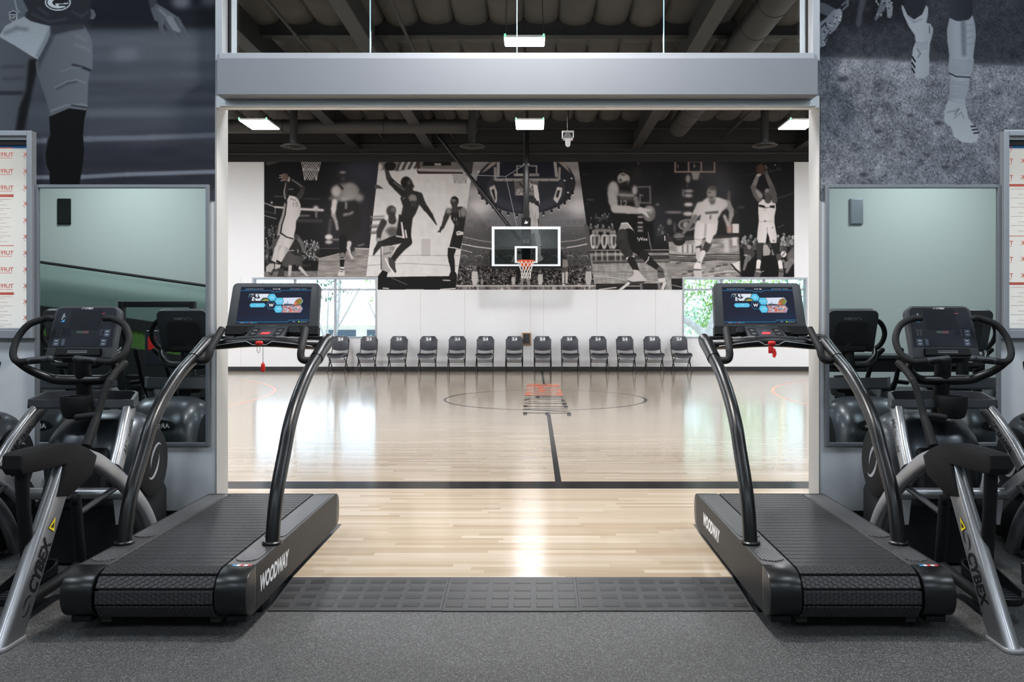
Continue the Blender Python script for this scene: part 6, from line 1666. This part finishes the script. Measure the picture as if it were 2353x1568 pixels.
    pl(MB(), -.038, .158, -.002, .174).build('start_button', mat('start_btn', (44, 60, 52), .4) if 'sbtn' not in M else M['sbtn'], con, smooth=0)
    pl(MB(), .0, .158, .036, .174).build('stop_button', mat('stop_btn', (96, 46, 56), .4) if 'pbtn' not in M else M['pbtn'], con, smooth=0)
    g = MB(); g.prism([(-.150, .232), (-.126, .232), (-.126, .252)], 'z', .003, .0042, 0, cm); g.build('pictogram', M['blue'], con, smooth=0)
    g = MB(); g.prism([(-.148, .248), (-.142, .246), (-.136, .268), (-.126, .262), (-.124, .266), (-.134, .276), (-.130, .282), (-.138, .290), (-.142, .276)], 'z', .003, .0042, 0, cm); g.build('pictogram', M['greyprint'], con, smooth=0)
    pl(MB(), .092, .287, .116, .290).build('pictogram', M['redbtn'], con, smooth=0)
    rk = MB(); rk.prism([(-.138, .012), (.140, .012), (.135, .058), (-.133, .058)], 'z', .0, .022, .004, cm); rk.build('reading_rack', M['black'], con, smooth=0)
    g = MB(); g.prism([(-.06, .028), (.06, .028), (.06, .031), (-.06, .031)], 'z', .022, .0225, 0, cm); g.prism([(-.06, .038), (.06, .038), (.06, .041), (-.06, .041)], 'z', .022, .0225, 0, cm); g.build('fine_print', M['greyprint'], con, smooth=0)
    # rear of the console
    bk_ = plane_mtx(cm @ Vector((0, 0, -.058)), (-1, 0, 0), (0, .118, .322))
    MB().prism([(-.135, .03), (.135, .03), (.13, .225), (.105, .25), (-.105, .25), (-.13, .225)], 'z', 0, .008, .002, bk_).build('rear_cover', M['blackprint'], con, smooth=0)
    lt = MB(); lettering(lt, 'CYBEX', bk_ @ Vector((.02, .275, .001)), (-1, 0, 0), U3, .020, .10, .2, .02, stretch=True); swirl(lt, bk_ @ Vector((-.055, .275, .001)), (-1, 0, 0), U3, .022)
    lt.build('lettering', M['greyprint'], con, smooth=0)
    return t
M['cface'] = mat('console_face', (34, 37, 44), .22, var=.05)
M['cbtn'] = mat('console_button', (52, 66, 84), .4)
M['sbtn'] = mat('start_button', (44, 62, 54), .4)
M['pbtn'] = mat('stop_button', (92, 46, 56), .4)
at_ = trainer('black and silver arc trainer before the left mirror, behind the left treadmill', -2.765)
dup(at_, (2.50, 4.7, 0), 'black and silver arc trainer before the right mirror, behind the right treadmill')
dup(at_, (-3.66, 4.7, 0), 'arc trainer mostly cut off by the left edge, under the left film-covered window')
dup(at_, (3.40, 4.7, 0), 'arc trainer mostly cut off by the right edge, under the right film-covered window')

# ------------------------------------------------------------------ ramp mats around the court apron
def ramp(label, a, b_, c_, d, nx, ny, group='rubber threshold ramps'):
    """a-b the high edge, d-c the low edge (plan points); raised tread blocks across it"""
    za, zl = GZ, .006
    t = thing('ramp_mat', label, 'mat', (0, 0, 0), 0, group)
    A, B_, C_, D = [Vector(p) for p in ((*a, za), (*b_, za), (*c_, zl), (*d, zl))]
    m_ = MB()
    top = [A, B_, C_, D]; bot = [Vector((p.x, p.y, 0)) for p in top]
    m_.add(top + bot, [(0, 1, 2, 3), (7, 6, 5, 4), (0, 4, 5, 1), (1, 5, 6, 2), (2, 6, 7, 3), (3, 7, 4, 0)])
    m_.build('mat_body', M['matrub'], t, smooth=0)
    def pt(u, v): return (A * (1 - u) + B_ * u) * (1 - v) + (D * (1 - u) + C_ * u) * v
    for i in range(nx):
        for j in range(ny):
            u0, u1 = (i + .12) / nx, (i + .88) / nx
            v0, v1 = (j + .30) / ny * .92 + .03, (j + .82) / ny * .92 + .03
            q = [pt(u0, v0), pt(u1, v0), pt(u1, v1), pt(u0, v1)]
            du, dv = (u1 - u0) * .03, (v1 - v0) * .08
            iq = [pt(u0 + du, v0 + dv), pt(u1 - du, v0 + dv), pt(u1 - du, v1 - dv), pt(u0 + du, v1 - dv)]
            up = Vector((0, 0, .0035))
            MB().add([p for p in q] + [p + up for p in iq], [(0, 1, 5, 4), (1, 2, 6, 5), (2, 3, 7, 6), (3, 0, 4, 7), (4, 5, 6, 7)]).build('tread_block', M['matrub2'], t, smooth=0)
    return t
ramp('left section of the black ramp mat before the court floor', (-1.36, 4.6), (-.475, 4.6), (-.475, 4.17), (-1.36, 4.17), 8, 4)
ramp('middle section of the black ramp mat before the court floor', (-.473, 4.6), (.23, 4.6), (.23, 4.165), (-.473, 4.165), 6, 4)
ramp('right section of the black ramp mat before the court floor', (.232, 4.6), (1.12, 4.6), (1.12, 4.17), (.232, 4.17), 8, 4)
ramp('black ramp mat strip partly under the left treadmill', (-1.362, 5.775), (-1.362, 4.62), (-1.63, 4.62), (-1.63, 5.775), 10, 2)
ramp('black ramp mat strip partly under the right treadmill', (1.122, 4.62), (1.122, 5.775), (1.39, 5.775), (1.39, 4.62), 10, 2)

# ------------------------------------------------------------------ court: lamps, ducts, diffusers, camera
def panel_light(label, x, y, z=5.7, h=.43):
    t = thing('ceiling_light', label, 'light', (x, y, z), 0, 'hanging court lights')
    MB().box((-.31, -h, 0), (.31, h, .035), .004).build('housing', M['white'], t, smooth=0)
    MB().box((-.295, .02 - h, -.014), (.295, h - .02, 0)).build('diffuser', M['lampglow'], t, smooth=0)
    for sx in (-.29, .29):
        MB().box((sx - .014, -h - .012, -.008), (sx + .014, .002 - h, .05)).build('end_clip', M['lampgreen'], t, smooth=0)
        for sy in (.08 - h, h - .08): MB().tube([(sx, sy, .03), (sx * .9, sy, .92)], .004, 6).build('cable', M['steel_mid'], t)
    return t
panel_light('left of the three glowing panel lights in the lower row', -5.98, 17.8)
panel_light('middle of the three glowing panel lights, above the hoop', -.1, 17.8)
panel_light('right of the three glowing panel lights in the lower row', 5.73, 17.8)
panel_light('lone glowing panel light seen through the upper glazing', -.15, 12.45, 5.7, .20)

def diffuser(label, px, py, y):
    t = thing('air_diffuser', label, 'vent', (X(px, y), y, Z(py, y)), 0, 'round ceiling diffusers')
    b = MB()
    for r0, r1, z0 in ((.30, .23, 0), (.20, .14, -.015), (.11, .04, -.03)): b.lathe([(r0, z0), (r1, z0 + .05), (r1 - .01, z0 + .05), (r0 - .015, z0 - .012), (r0, z0)], 28)
    b.build('cone', M['steel_mid'], t, smooth=50)
    MB().lathe([(.09, .04), (.09, 6.443 - Z(py, y))], 20).build('neck', M['black_paint'], t, smooth=50)
    return t
diffuser('round ceiling diffuser left, under the left panel light', 675, 338, 19.2)
diffuser('round ceiling diffuser between the left and middle lights', 1085, 337, 19.2)
diffuser('round ceiling diffuser right, under the right panel light', 1757, 335, 19.2)

t = thing('air_duct', 'dark round duct crossing the court under the roof behind the left light', 'duct', (0, 19.6, Z(291, 19.6)))
MB().tube([(-12.9, 0, 0), (X(1095, 19.6), 0, 0)], .165, 24).build('pipe', M['steel_mid'], t)
for x in (-11, -8.5, -6, -3.6, -1.6): MB().lathe([(.167, x - .015), (.175, x - .01), (.175, x + .01), (.167, x + .015)], 24, 'x').build('seam_band', M['steel_dark'], t)
for x in (-7, -3): MB().tube([(x, 0, .16), (x, 0, .85)], .006, 6).build('hanger', M['steel_dark'], t)
t = thing('air_duct', 'thick round duct running toward the far wall, right of the upper glazing', 'duct', (3.55, 6.1, 6.18))
MB().tube([(0, 0, 0), (0, 14.0, 0)], .24, 26).build('pipe', M['steel_mid'], t)
for y in range(1, 14): MB().lathe([(.242, y - .012), (.25, y), (.242, y + .012)], 26, 'y').build('seam_band', M['steel_dark'], t)
for y in (3, 8, 12): MB().tube([(0, y, .23), (0, y, .6)], .006, 6).build('hanger', M['steel_dark'], t)
def pipe(label, pts, r, m='steel_mid'):
    o = MB().tube(pts, r, 10).build('sprinkler_pipe', M[m], None); tag(o, label, 'pipe'); return o
pipe('thin sprinkler pipe left of the brown roof girder', [(-4.1, 6.1, 6.36), (-4.1, 22.2, 6.36)], .028)
pipe('thin sprinkler pipe right of the left roof girder', [(-2.2, 6.1, 6.36), (-2.2, 22.2, 6.36)], .028)
pipe('thin sprinkler pipe beyond the thick duct on the right', [(5.1, 6.1, 6.36), (5.1, 22.2, 6.36)], .03)
pipe('long thin pipe across the black wall over the mural, higher one', [(-12.9, 22.24, 6.2), (12.9, 22.24, 6.2)], .03, 'steel_dark')
pipe('long thin pipe across the black wall over the mural, lower one', [(-12.9, 22.245, 5.95), (12.9, 22.245, 5.99)], .025, 'steel_mid')

CY = 16.8
t = thing('security_camera', 'white camera housing hanging on a thin rod right of the middle light', 'camera', (X(1305, CY), CY, Z(322, CY)))
MB().tube([(0, 0, .18), (0, 0, .72)], .014, 8).tube([(0, 0, .68), (0, 0, 6.45 - Z(322, CY))], .022, 8).build('rod', M['black'], t)
b = MB(); b.box((-.12, -.06, .0), (-.10, .06, .16)); b.box((.10, -.06, .0), (.12, .06, .16)); b.box((-.12, -.06, .16), (.12, .06, .18)); b.box((-.12, -.06, 0), (.12, .06, .03)); b.build('bracket', M['white'], t, smooth=0)
MB().lathe([(.04, .14), (.085, .07), (.09, .04), (.0, .03)], 18).build('lamp_head', M['greyprint'], t)
MB().lathe([(.0, -.145), (.03, -.135), (.05, -.10), (.056, -.02), (.056, .03), (0, .03)], 20).build('dome', M['white'], t)

# ------------------------------------------------------------------ basketball hoop hung from the roof
HB = 21.15
t = thing('basketball_hoop', 'glass basketball backboard with orange rim hanging from the roof', 'hoop', (X(1209, HB), HB, 0))
zt0, zt1 = Z(612, HB), Z(521, HB); hw = 79.0 / FPX * HB; f = 6.2 / FPX * HB
b = MB(); b.box((-hw, -.02, zt0), (-hw + f, .02, zt1)); b.box((hw - f, -.02, zt0), (hw, .02, zt1)); b.box((-hw + f, -.02, zt1 - f), (hw - f, .02, zt1)); b.box((-hw + f, -.02, zt0), (hw - f, .02, zt0 + f * .7))
b.build('board_frame', M['boardwhite'], t, smooth=0)
MB().box((-hw + f, -.006, zt0 + f * .7), (hw - f, .006, zt1 - f)).build('backboard', M['board_glass'], t, smooth=0)
q0, q1, qw, qf = Z(604.5, HB), Z(566, HB), 26.2 / FPX * HB, 4.6 / FPX * HB
b = MB(); b.box((-qw, -.012, q0), (-qw + qf, -.008, q1)); b.box((qw - qf, -.012, q0), (qw, -.008, q1)); b.box((-qw + qf, -.012, q1 - qf), (qw - qf, -.008, q1)); b.box((-qw + qf, -.012, q0), (qw - qf, -.008, q0 + qf * .6)); b.build('target_square', M['boardwhite'], t, smooth=0)
pad = [(-hw - .05, zt0 + .40), (-hw - .05, zt0 - .03), (-hw - .02, zt0 - .06), (hw + .02, zt0 - .06), (hw + .05, zt0 - .03), (hw + .05, zt0 + .40), (hw + .005, zt0 + .40), (hw + .005, zt0 + .0), (-hw - .005, zt0 + .0), (-hw - .005, zt0 + .40)]
MB().prism(pad, 'y', -.03, .03, .008).build('edge_padding', M['black'], t, smooth=0)
rz_ = Z(599.5, HB - .4)
MB().tube([(.225 * math.cos(a), -.40 + .225 * math.sin(a), rz_) for a in [2 * PI * i / 40 for i in range(41)]], .010, 10, caps=False).build('rim', M['rim'], t, smooth=60)
b = MB(); b.box((-.07, -.19, rz_ - .02), (.07, -.015, rz_ + .01), .004); b.prism([(-.16, rz_ + .0), (.16, rz_ + .0), (.10, rz_ - .16), (.05, rz_ - .19), (-.05, rz_ - .19), (-.10, rz_ - .16)], 'y', -.03, -.014, .003)
b.tube([(-.17, -.26, rz_), (-.07, -.02, rz_ - .03)], .012, 8).tube([(.17, -.26, rz_), (.07, -.02, rz_ - .03)], .012, 8)
b.build('rim_bracket', M['rim'], t, smooth=0)
b = MB(); nn = 12
def nring(k): r_ = (.222, .19, .155, .128, .118, .122)[k]; return r_, rz_ - .012 - k * .088
for i in range(nn):
    for sg in (1, -1):
        pts = []
        for k in range(6):
            r_, z_ = nring(k); a = 2 * PI * (i + sg * k * .5) / nn
            pts.append((r_ * math.cos(a), -.40 + r_ * math.sin(a), z_))
        b.tube(pts, .0055, 5)
b.build('net', M['net'], t, smooth=60)
b = MB(); b.box((-.075, .06, zt1 + .22), (.075, .21, 6.5), .02); b.build('mast', M['black2'], t)
b = MB(); b.tube([(-.05, .05, zt1 + .25), (-.05, .05, 6.45)], .018, 10); b.build('mast_rail', M['steel_mid'], t)
b = MB(); b.box((-.118, .04, Z(560, HB)), (.118, .24, Z(500, HB)), .012); mb_ = b.build('mast_box', M['black'], t, smooth=0)
g = MB(); g.prism([(-.05, Z(514, HB)), (.03, Z(514, HB)), (.055, Z(508, HB)), (.02, Z(510, HB)), (-.01, Z(506, HB))], 'y', .036, .0395); g.build('emblem', M['white'], mb_, smooth=0)
b = MB(); b.box((-.14, .03, Z(565, HB)), (.14, .20, Z(561, HB))); b.box((-.11, .03, Z(598, HB)), (.11, .06, Z(566, HB))); b.build('mount_plate', M['black'], t, smooth=0)
for zz in (Z(552, HB), Z(557, HB)):
    for xx in (-.045, .045): MB().box((xx - .025, .033, zz - .006), (xx + .025, .041, zz + .006)).build('bolt', M['white'], t, smooth=0)
MB().tube([(X(1004, HB) - X(1209, HB), .10, Z(308, HB)), (X(1195, HB) - X(1209, HB), .10, Z(552, HB))], .045, 12).build('diagonal_brace', M['black2'], t)
MB().tube([(X(1004, HB) - X(1209, HB), .10, Z(308, HB)), (X(1004, HB) - X(1209, HB), .10, 6.5)], .05, 10).build('brace_hanger', M['black2'], t)
MB().tube([(X(1062, HB) - X(1209, HB), .12, Z(400, HB)), (X(1162, HB) - X(1209, HB), .1, Z(404, HB)), (X(1204, HB) - X(1209, HB), .05, Z(379, HB))], .008, 6).tube([(X(1162, HB) - X(1209, HB), .1, Z(404, HB)), (X(1188, HB) - X(1209, HB), .1, Z(521, HB))], .007, 6).build('cable', M['greyprint'], t)
for px in (1204, 1214): MB().tube([(X(px, HB) - X(1209, HB), .06, Z(375, HB)), (X(px, HB) - X(1209, HB), .06, Z(380, HB))], .03, 8).build('clamp', M['silver2'], t)

# ------------------------------------------------------------------ padded folding chairs against the far wall
def chair(label, x, y, rz):
    t = thing('folding_chair', label, 'chair', (x, y, GZ), rz, 'padded folding chairs along the far wall')
    out = []
    hw = .232
    for i in range(9): a = -PI / 2 + PI / 2 * i / 8 * .0; pass
    out = [(-hw + .01, .605), (-.12, .578), (0, .570), (.12, .578), (hw - .01, .605), (hw, .70), (hw - .012, .80)]
    out += [(.14 + (hw - .018 - .14) * math.cos(a), .86 + .105 * math.sin(a)) for a in [PI / 2 * i / 6 for i in range(7)]]
    out += [(-.14 - (hw - .018 - .14) * math.cos(a), .86 + .105 * math.sin(a)) for a in [PI / 2 - PI / 2 * i / 6 for i in range(7)]]
    out += [(-hw + .012, .80), (-hw, .70)]
    mt = Matrix.Translation((0, .20, .6)) @ Matrix.Rotation(math.radians(-9), 4, 'X') @ Matrix.Translation((0, 0, -.6))
    bk = MB().prism(out, 'y', -.028, .028, .018, mt).build('backrest', M['vinyl'], t, smooth=40)
    lt = MB(); o = mt @ Vector((0, -.0285, .882)); u_ = (mt.to_3x3() @ Vector((0, 0, 1)))
    lettering(lt, '24', o, (1, 0, 0), u_, .066, .15, 0, .05, stretch=True)
    lettering(lt, 'HERBALIFE', o + u_ * .046, (1, 0, 0), u_, .014, .14, 0, .02, stretch=True)
    lt.box((-.06, -.004, -.002), (.06, .0, .004), 0, Matrix.Translation(o - u_ * .046))
    lt.build('lettering', M['white'], bk, smooth=0)
    b = MB(); ns = 12; vs = []; fs = []
    for j, (yy, zz, th) in enumerate(((-.245, .455, .06), (-.262, .445, .125), (-.20, .458, .125), (0, .45, .11), (.16, .44, .10), (.18, .43, .04))):
        for i in range(ns + 1):
            u = -1 + 2 * i / ns
            dz = .030 * u * u
            e = (1 - abs(u) ** 8) ** .125 if abs(u) < 1 else .3
            vs.append((u * .228, yy, zz + dz + th * .45 * e)); vs.append((u * .228, yy, zz + dz - th * .55 * e))
    w = (ns + 1) * 2
    for j in range(5):
        for i in range(ns):
            a = j * w + i * 2; fs.append((a, a + 2, a + w + 2, a + w)); fs.append((a + 1, a + w + 1, a + w + 3, a + 3))
        fs.append((j * w, j * w + w, j * w + w + 1, j * w + 1)); e = j * w + ns * 2; fs.append((e, e + 1, e + w + 1, e + w))
    for j in (0, 5):
        for i in range(ns): a = j * w + i * 2; fs.append((a, a + 1, a + 3, a + 2))
    b.add(vs, fs); b.build('seat', M['vinyl'], t, smooth=50)
    for s in (-1, 1):
        MB().tube([(.222 * s, .255, .88), (.222 * s, .20, .58), (.225 * s, .02, .36), (.228 * s, -.21, .0)], .0125, 10).build('leg', M['black2'], t, smooth=60)
        MB().tube([(.205 * s, -.17, .40), (.208 * s, .0, .30), (.212 * s, .25, .0)], .0125, 10).build('leg', M['black2'], t, smooth=60)
        MB().prism([(-.10, .22), (.06, .30), (-.19, .03)], 'x', .216 * s, .220 * s).build('gusset', M['steel_mid'], t, smooth=0)
    for (yy, zz) in ((-.14, .335), (.06, .275), (.20, .06)): MB().tube([(-.215, yy, zz), (.215, yy, zz)], .0105, 8).build('crossbar', M['black2'], t, smooth=60)
    return t
CH = [775, 841.5, 911.5, 981, 1048.5, 1113.5, 1181.5, 1247, 1310.5, 1377, 1440, 1504, 1567]
NM = ['leftmost', 'second from left', 'third from left', 'fourth from left', 'fifth from left', 'sixth from left', 'seventh and middle', 'sixth from right', 'fifth from right', 'fourth from right', 'third from right', 'second from right', 'rightmost']
XT = {0: ', under the left window', 1: ', under the left window', 6: ', left of the small wall box', 7: ', right of the small wall box', 12: ', beside the right treadmill post'}
c0 = None
for i, px in enumerate(CH):
    lb = 'black padded folding chair, %s in the row along the far wall%s' % (NM[i], '')
    if i in (0, 12): lb = 'black padded folding chair, %s of its row%s' % (NM[i], XT[i])
    if i in (6, 7): lb = 'black padded folding chair, %s in its row%s' % (NM[i], XT[i])
    yy = 21.75; rz = math.radians((6 - i) * -.9 + (2 if i < 5 else 0))
    if c0 is None: c0 = chair(lb, X(px, yy - .1), yy, rz)
    else: dup(c0, (X(px, yy - .1), yy, GZ), lb, rz)

t = thing('wall_box', 'small black box in a wooden frame on the far wall above the middle chairs', 'box', (X(1210, 22.25), 22.3, Z(779, 22.25)))
b = MB(); b.box((-.12, -.06, -.165), (-.09, 0, .165)); b.box((.09, -.06, -.165), (.12, 0, .165)); b.box((-.09, -.06, .135), (.09, 0, .165)); b.box((-.09, -.06, -.165), (.09, 0, -.135)); b.build('frame', M['brownwood'], t, smooth=0)
MB().box((-.09, -.05, -.135), (.09, 0, .135)).build('cover', M['vinyl'], t, smooth=0)
t = thing('power_outlet', 'pale power outlet low on the wall behind the left arc trainer', 'outlet', (X(113, 5.77), YF, Z(1117, 5.77)))
MB().box((-.04, -.008, -.06), (.04, 0, .06), .003).build('plate', M['jamb'], t, smooth=0)
for z in (-.025, .025): MB().box((-.018, -.0095, z - .014), (.018, -.007, z + .014), .002).build('socket', M['white'], t, smooth=0)

# ------------------------------------------------------------------ behind the camera (seen in the mirrors)
def mx(px, Y): return (px - 1228) / FPX * (11.5 - Y)
def mz(py, Y): return EYE - (py - 730) / FPX * (11.5 - Y)
for nm, px, lb in (('wall_speaker', 141, 'black speaker high on the rear wall, reflected in the left mirror'), ('wall_speaker', 1972, 'grey speaker high on the rear wall, reflected in the right mirror')):
    t = thing(nm, lb, 'speaker', (mx(px, -6.1), -6.2, mz(485, -6.1)))
    MB().box((-.14, 0, -.28), (.14, .05, .28), .012).build('cabinet', M['black' if px < 500 else 'alu_dark'], t)
    MB().box((-.12, .045, -.26), (.12, .058, .26), .003).build('grille', M['blackprint' if px < 500 else 'alu_dark'], t, smooth=0)
t = thing('ramp_balustrade', 'sloping glass balustrade with dark handrail and green turf panel by the rear wall', 'railing', (0, -5.9, 0))
x0, x1 = -11.9, -4.2
sl = (mz(657, -5.9) - mz(602, -5.9)) / (mx(473, -5.9) - mx(88, -5.9))
hz = lambda x: mz(602, -5.9) + sl * (x - mx(88, -5.9))
MB().tube([(x0, 0, hz(x0)), (x1, 0, hz(x1))], .03, 12).build('handrail', M['steel_mid'], t)
step = 1.5
k = 0; xx = x0
while xx < x1 - .1:
    xe = min(xx + step, x1)
    MB().prism([(xx + .004, hz(xx) - .94), (xe - .004, hz(xe) - .94), (xe - .004, hz(xe) - .02), (xx + .004, hz(xx) - .02)], 'y', -.006, .006).build('glass_panel', M['glass_tint'], t, smooth=0); xx += step
def band(n, a, c_, m, y0=-.05, y1=.05): MB().prism([(x0, max(hz(x0) - c_, 0)), (x1, max(hz(x1) - c_, 0)), (x1, max(hz(x1) - a, .02)), (x0, max(hz(x0) - a, .02))], 'y', y0, y1).build(n, M[m], t, smooth=0)
band('stringer', .93, 1.17, 'steel_dark', -.08, .08); band('turf_panel', 1.17, 1.55, 'turf'); band('lower_panel', 1.55, 3.2, 'steel_dark')
def rack(label, x, y):
    t = thing('cable_machine', label, 'exercise machine', (x, y, 0))
    for sx in (-.55, .55):
        MB().box((sx - .04, -.05, 0), (sx + .04, .05, 1.75), .006).build('post', M['black2'], t)
        MB().box((sx - .05, -.55, 0), (sx + .05, .55, .08), .01).build('base', M['black2'], t)
        for k in range(9): MB().box((sx * .62 - .11, -.08, .12 + k * .055), (sx * .62 + .11, .08, .165 + k * .055), .005).build('weight_plate', M['black'], t)
        MB().lathe([(.02, -.02), (.09, -.02), (.09, .02), (.02, .02)], 18, 'x', (sx * .8, .1, 1.35)).build('pulley', M['steel_mid'], t)
        MB().tube([(sx * .8, .18, 1.35), (sx * .8, .18, .5)], .008, 6).build('cable', M['blackprint'], t)
    MB().box((-.55, -.04, 1.66), (.55, .04, 1.75), .006).build('top_beam', M['black2'], t)
    MB().box((-.2, .05, .45), (.2, .45, .53), .03).build('seat', M['vinyl'], t)
    MB().box((-.16, .02, .75), (.16, .10, 1.3), .03).build('back_pad', M['vinyl'], t)
    MB().box((-.10, .101, 1.0), (.02, .108, 1.2), .003).build('sign_plate', M['red'], t)
    return t
rack('black cable machine with red pad across the room, reflected in the left mirror', mx(360, -1.2), -1.2)
t = thing('storage_bench', 'long dark bench across the room, reflected in the right mirror', 'bench', (5.6, -2.3, 0))
MB().box((-1.9, -.35, .82), (1.9, .35, .88), .01).build('bench_top', M['charcoal'], t)
MB().box((-1.85, -.3, .60), (1.85, .3, .82)).build('apron', M['black'], t, smooth=0)
for sx in (-1.75, 1.75):
    for sy in (-.25, .25): MB().box((sx - .05, sy - .05, 0), (sx + .05, sy + .05, .6)).build('leg', M['black'], t, smooth=0)

# ------------------------------------------------------------------ outside the court windows
struct(MB().box((-40, YG + .25, -.3), (40, 70, -.15)).build('ground', M['ground'], smooth=0))
def tree(name, label, x, y, stems, crown, nleaf, lm, seed, size=.12):
    r_ = random.Random(seed)
    t = thing(name, label, 'tree', (x, y, -.15))
    tips = []
    b = MB()
    for st in stems:
        b.tube([Vector(p[:3]) for p in st], [p[3] for p in st], 9, 4)
    b.build('trunk', M['bark'], t, smooth=60)
    vs, fs = [], []
    for i in range(nleaf):
        c_ = crown[r_.randrange(len(crown))]
        d = Vector((r_.gauss(0, 1), r_.gauss(0, 1), r_.gauss(0, 1))); d = d.normalized() * (r_.random() ** .5)
        p = Vector((c_[0] + d.x * c_[3], c_[1] + d.y * c_[4], c_[2] + d.z * c_[5]))
        e = Euler((r_.uniform(0, 6), r_.uniform(0, 6), r_.uniform(0, 6))).to_matrix()
        k = size * r_.uniform(.6, 1.3); o = len(vs)
        for q in ((-k, 0, 0), (0, -k * .4, .01), (k, 0, 0), (0, k * .4, .01)): vs.append(p + e @ Vector(q))
        fs.append((o, o + 1, o + 2, o + 3))
    MB().add(vs, fs).build('foliage', M[lm], t, smooth=0)
    return t
tree('leafy_tree', 'pale-trunked leafy tree outside the right court window', 5.55, 26.5,
     [[(0, 0, 0, .26), (.02, 0, .6, .20), (.12, 0, 1.1, .17), (.35, .1, 1.8, .14), (.5, .2, 3.2, .1), (.6, .2, 5, .06)], [(.08, 0, .95, .15), (-.35, -.1, 1.35, .12), (-.9, -.2, 1.65, .10), (-1.6, -.2, 1.8, .07)], [(.4, .1, 2.2, .06), (1.1, .3, 2.9, .04), (1.8, .3, 3.2, .02)]],
     [(0, .8, 3.2, 2.4, 1.2, 1.0), (-1.2, .6, 2.6, 1.2, .8, .7), (1.6, 1.0, 2.4, 1.6, 1.0, .9), (.9, 1.4, 1.6, 1.0, .8, .7)], 3600, 'leaf', 4, .075)
tree('leafy_tree', 'green tree farther back outside the right court window', 9.0, 30, [[(0, 0, 0, .2), (.1, 0, 2, .15), (0, .1, 4, .08)]], [(0, 0, 3, 2.4, 1.5, 1.6), (-1.5, 0, 2.0, 1.6, 1.2, 1.2), (1.2, 0, 1.6, 1.6, 1, 1)], 2200, 'leaf2', 5, .09)
tree('leafy_tree', 'blue-green tree deep behind the pale trunk outside the right window', 5.0, 34, [[(0, 0, 0, .2), (.1, 0, 2, .15), (0, .1, 4, .08)]], [(0, 0, 3.4, 2.6, 1.5, 1.6), (-1.5, 0, 2.0, 1.6, 1.2, 1.2), (1.6, 0, 1.6, 1.6, 1, 1)], 2200, 'leaf2', 8, .09)
tree('bare_tree', 'thin bare pale tree outside the left court window', -6.35, 25.5,
     [[(0, 0, 0, .09), (.1, 0, .9, .07), (.25, 0, 1.9, .05), (.3, 0, 3.6, .03)], [(.03, 0, .4, .05), (-.3, 0, 1.3, .03), (-.6, .1, 2.2, .015)], [(.15, 0, 1.2, .04), (.6, 0, 2.0, .025), (.9, 0, 2.6, .015)], [(0, 0, .3, .05), (-.15, .2, 1.2, .03), (-.1, .2, 2.6, .015)]],
     [(0, 0, 2.5, .8, .4, .4), (-.4, 0, 3.0, .8, .4, .5)], 160, 'leaf2', 6, .07)
tree('bare_tree', 'slender pale tree nearer the edge of the left court window', -5.1, 26.5,
     [[(0, 0, 0, .07), (.1, 0, 1.2, .05), (.3, 0, 2.6, .03), (.45, 0, 3.6, .02)], [(.1, 0, 1.3, .03), (-.3, 0, 2.2, .015)]], [(.2, .3, 2.2, .5, .4, .4), (.2, 0, 3.0, .8, .4, .5)], 140, 'leaf', 7, .08)
t = thing('white_building', 'low white building with pale ribbed roof outside the left window', 'building', (-8.5, 33, -.15))
MB().box((-7, 0, 0), (5.2, 6, 1.4)).build('wall', M['stucco'], t, smooth=0)
MB().prism([(-.8, 1.35), (-.8, 1.5), (3.2, 3.2), (7.0, 1.5), (7.0, 1.35)], 'x', -7.6, 5.8).build('roof', M['roofing'], t, smooth=0)
for k in range(7): MB().box((-6.5 + k * 1.65, -.02, .45), (-5.3 + k * 1.65, .02, 1.15)).build('window_band', M['shade_blue'], t, smooth=0)
b = MB()
for k in range(34): b.prism([(-.82, 1.5), (-.82, 1.53), (3.2, 3.23), (3.2, 3.2)], 'x', -7.5 + k * .4, -7.47 + k * .4)
b.build('roof_rib', M['alu'], t, smooth=0)
def hedge(label, x, y, w, h, lm, seed):
    r_ = random.Random(seed); vs, fs = [], []
    for i in range(1500):
        p = Vector((r_.uniform(-w, w), r_.uniform(-.4, .4), r_.uniform(0, 1) ** .7 * h * (.8 + .2 * math.sin(r_.uniform(0, 6)))))
        e = Euler((r_.uniform(0, 6), r_.uniform(0, 6), r_.uniform(0, 6))).to_matrix(); k = .09 * r_.uniform(.6, 1.3); o = len(vs)
        for q in ((-k, 0, 0), (0, -k * .5, .01), (k, 0, 0), (0, k * .5, .01)): vs.append(p + e @ Vector(q))
        fs.append((o, o + 1, o + 2, o + 3))
    m_ = MB().add(vs, fs).build('hedge', M[lm], None, smooth=0, loc=(x, y, -.15)); tag(m_, label, 'hedge')
hedge('bright low hedge just outside the left court window', -6, 27.5, 3.6, .55, 'leaf', 1)
hedge('blue-green hedge before the white building outside the left window', -7, 31.5, 6, 1.0, 'leaf2', 2)
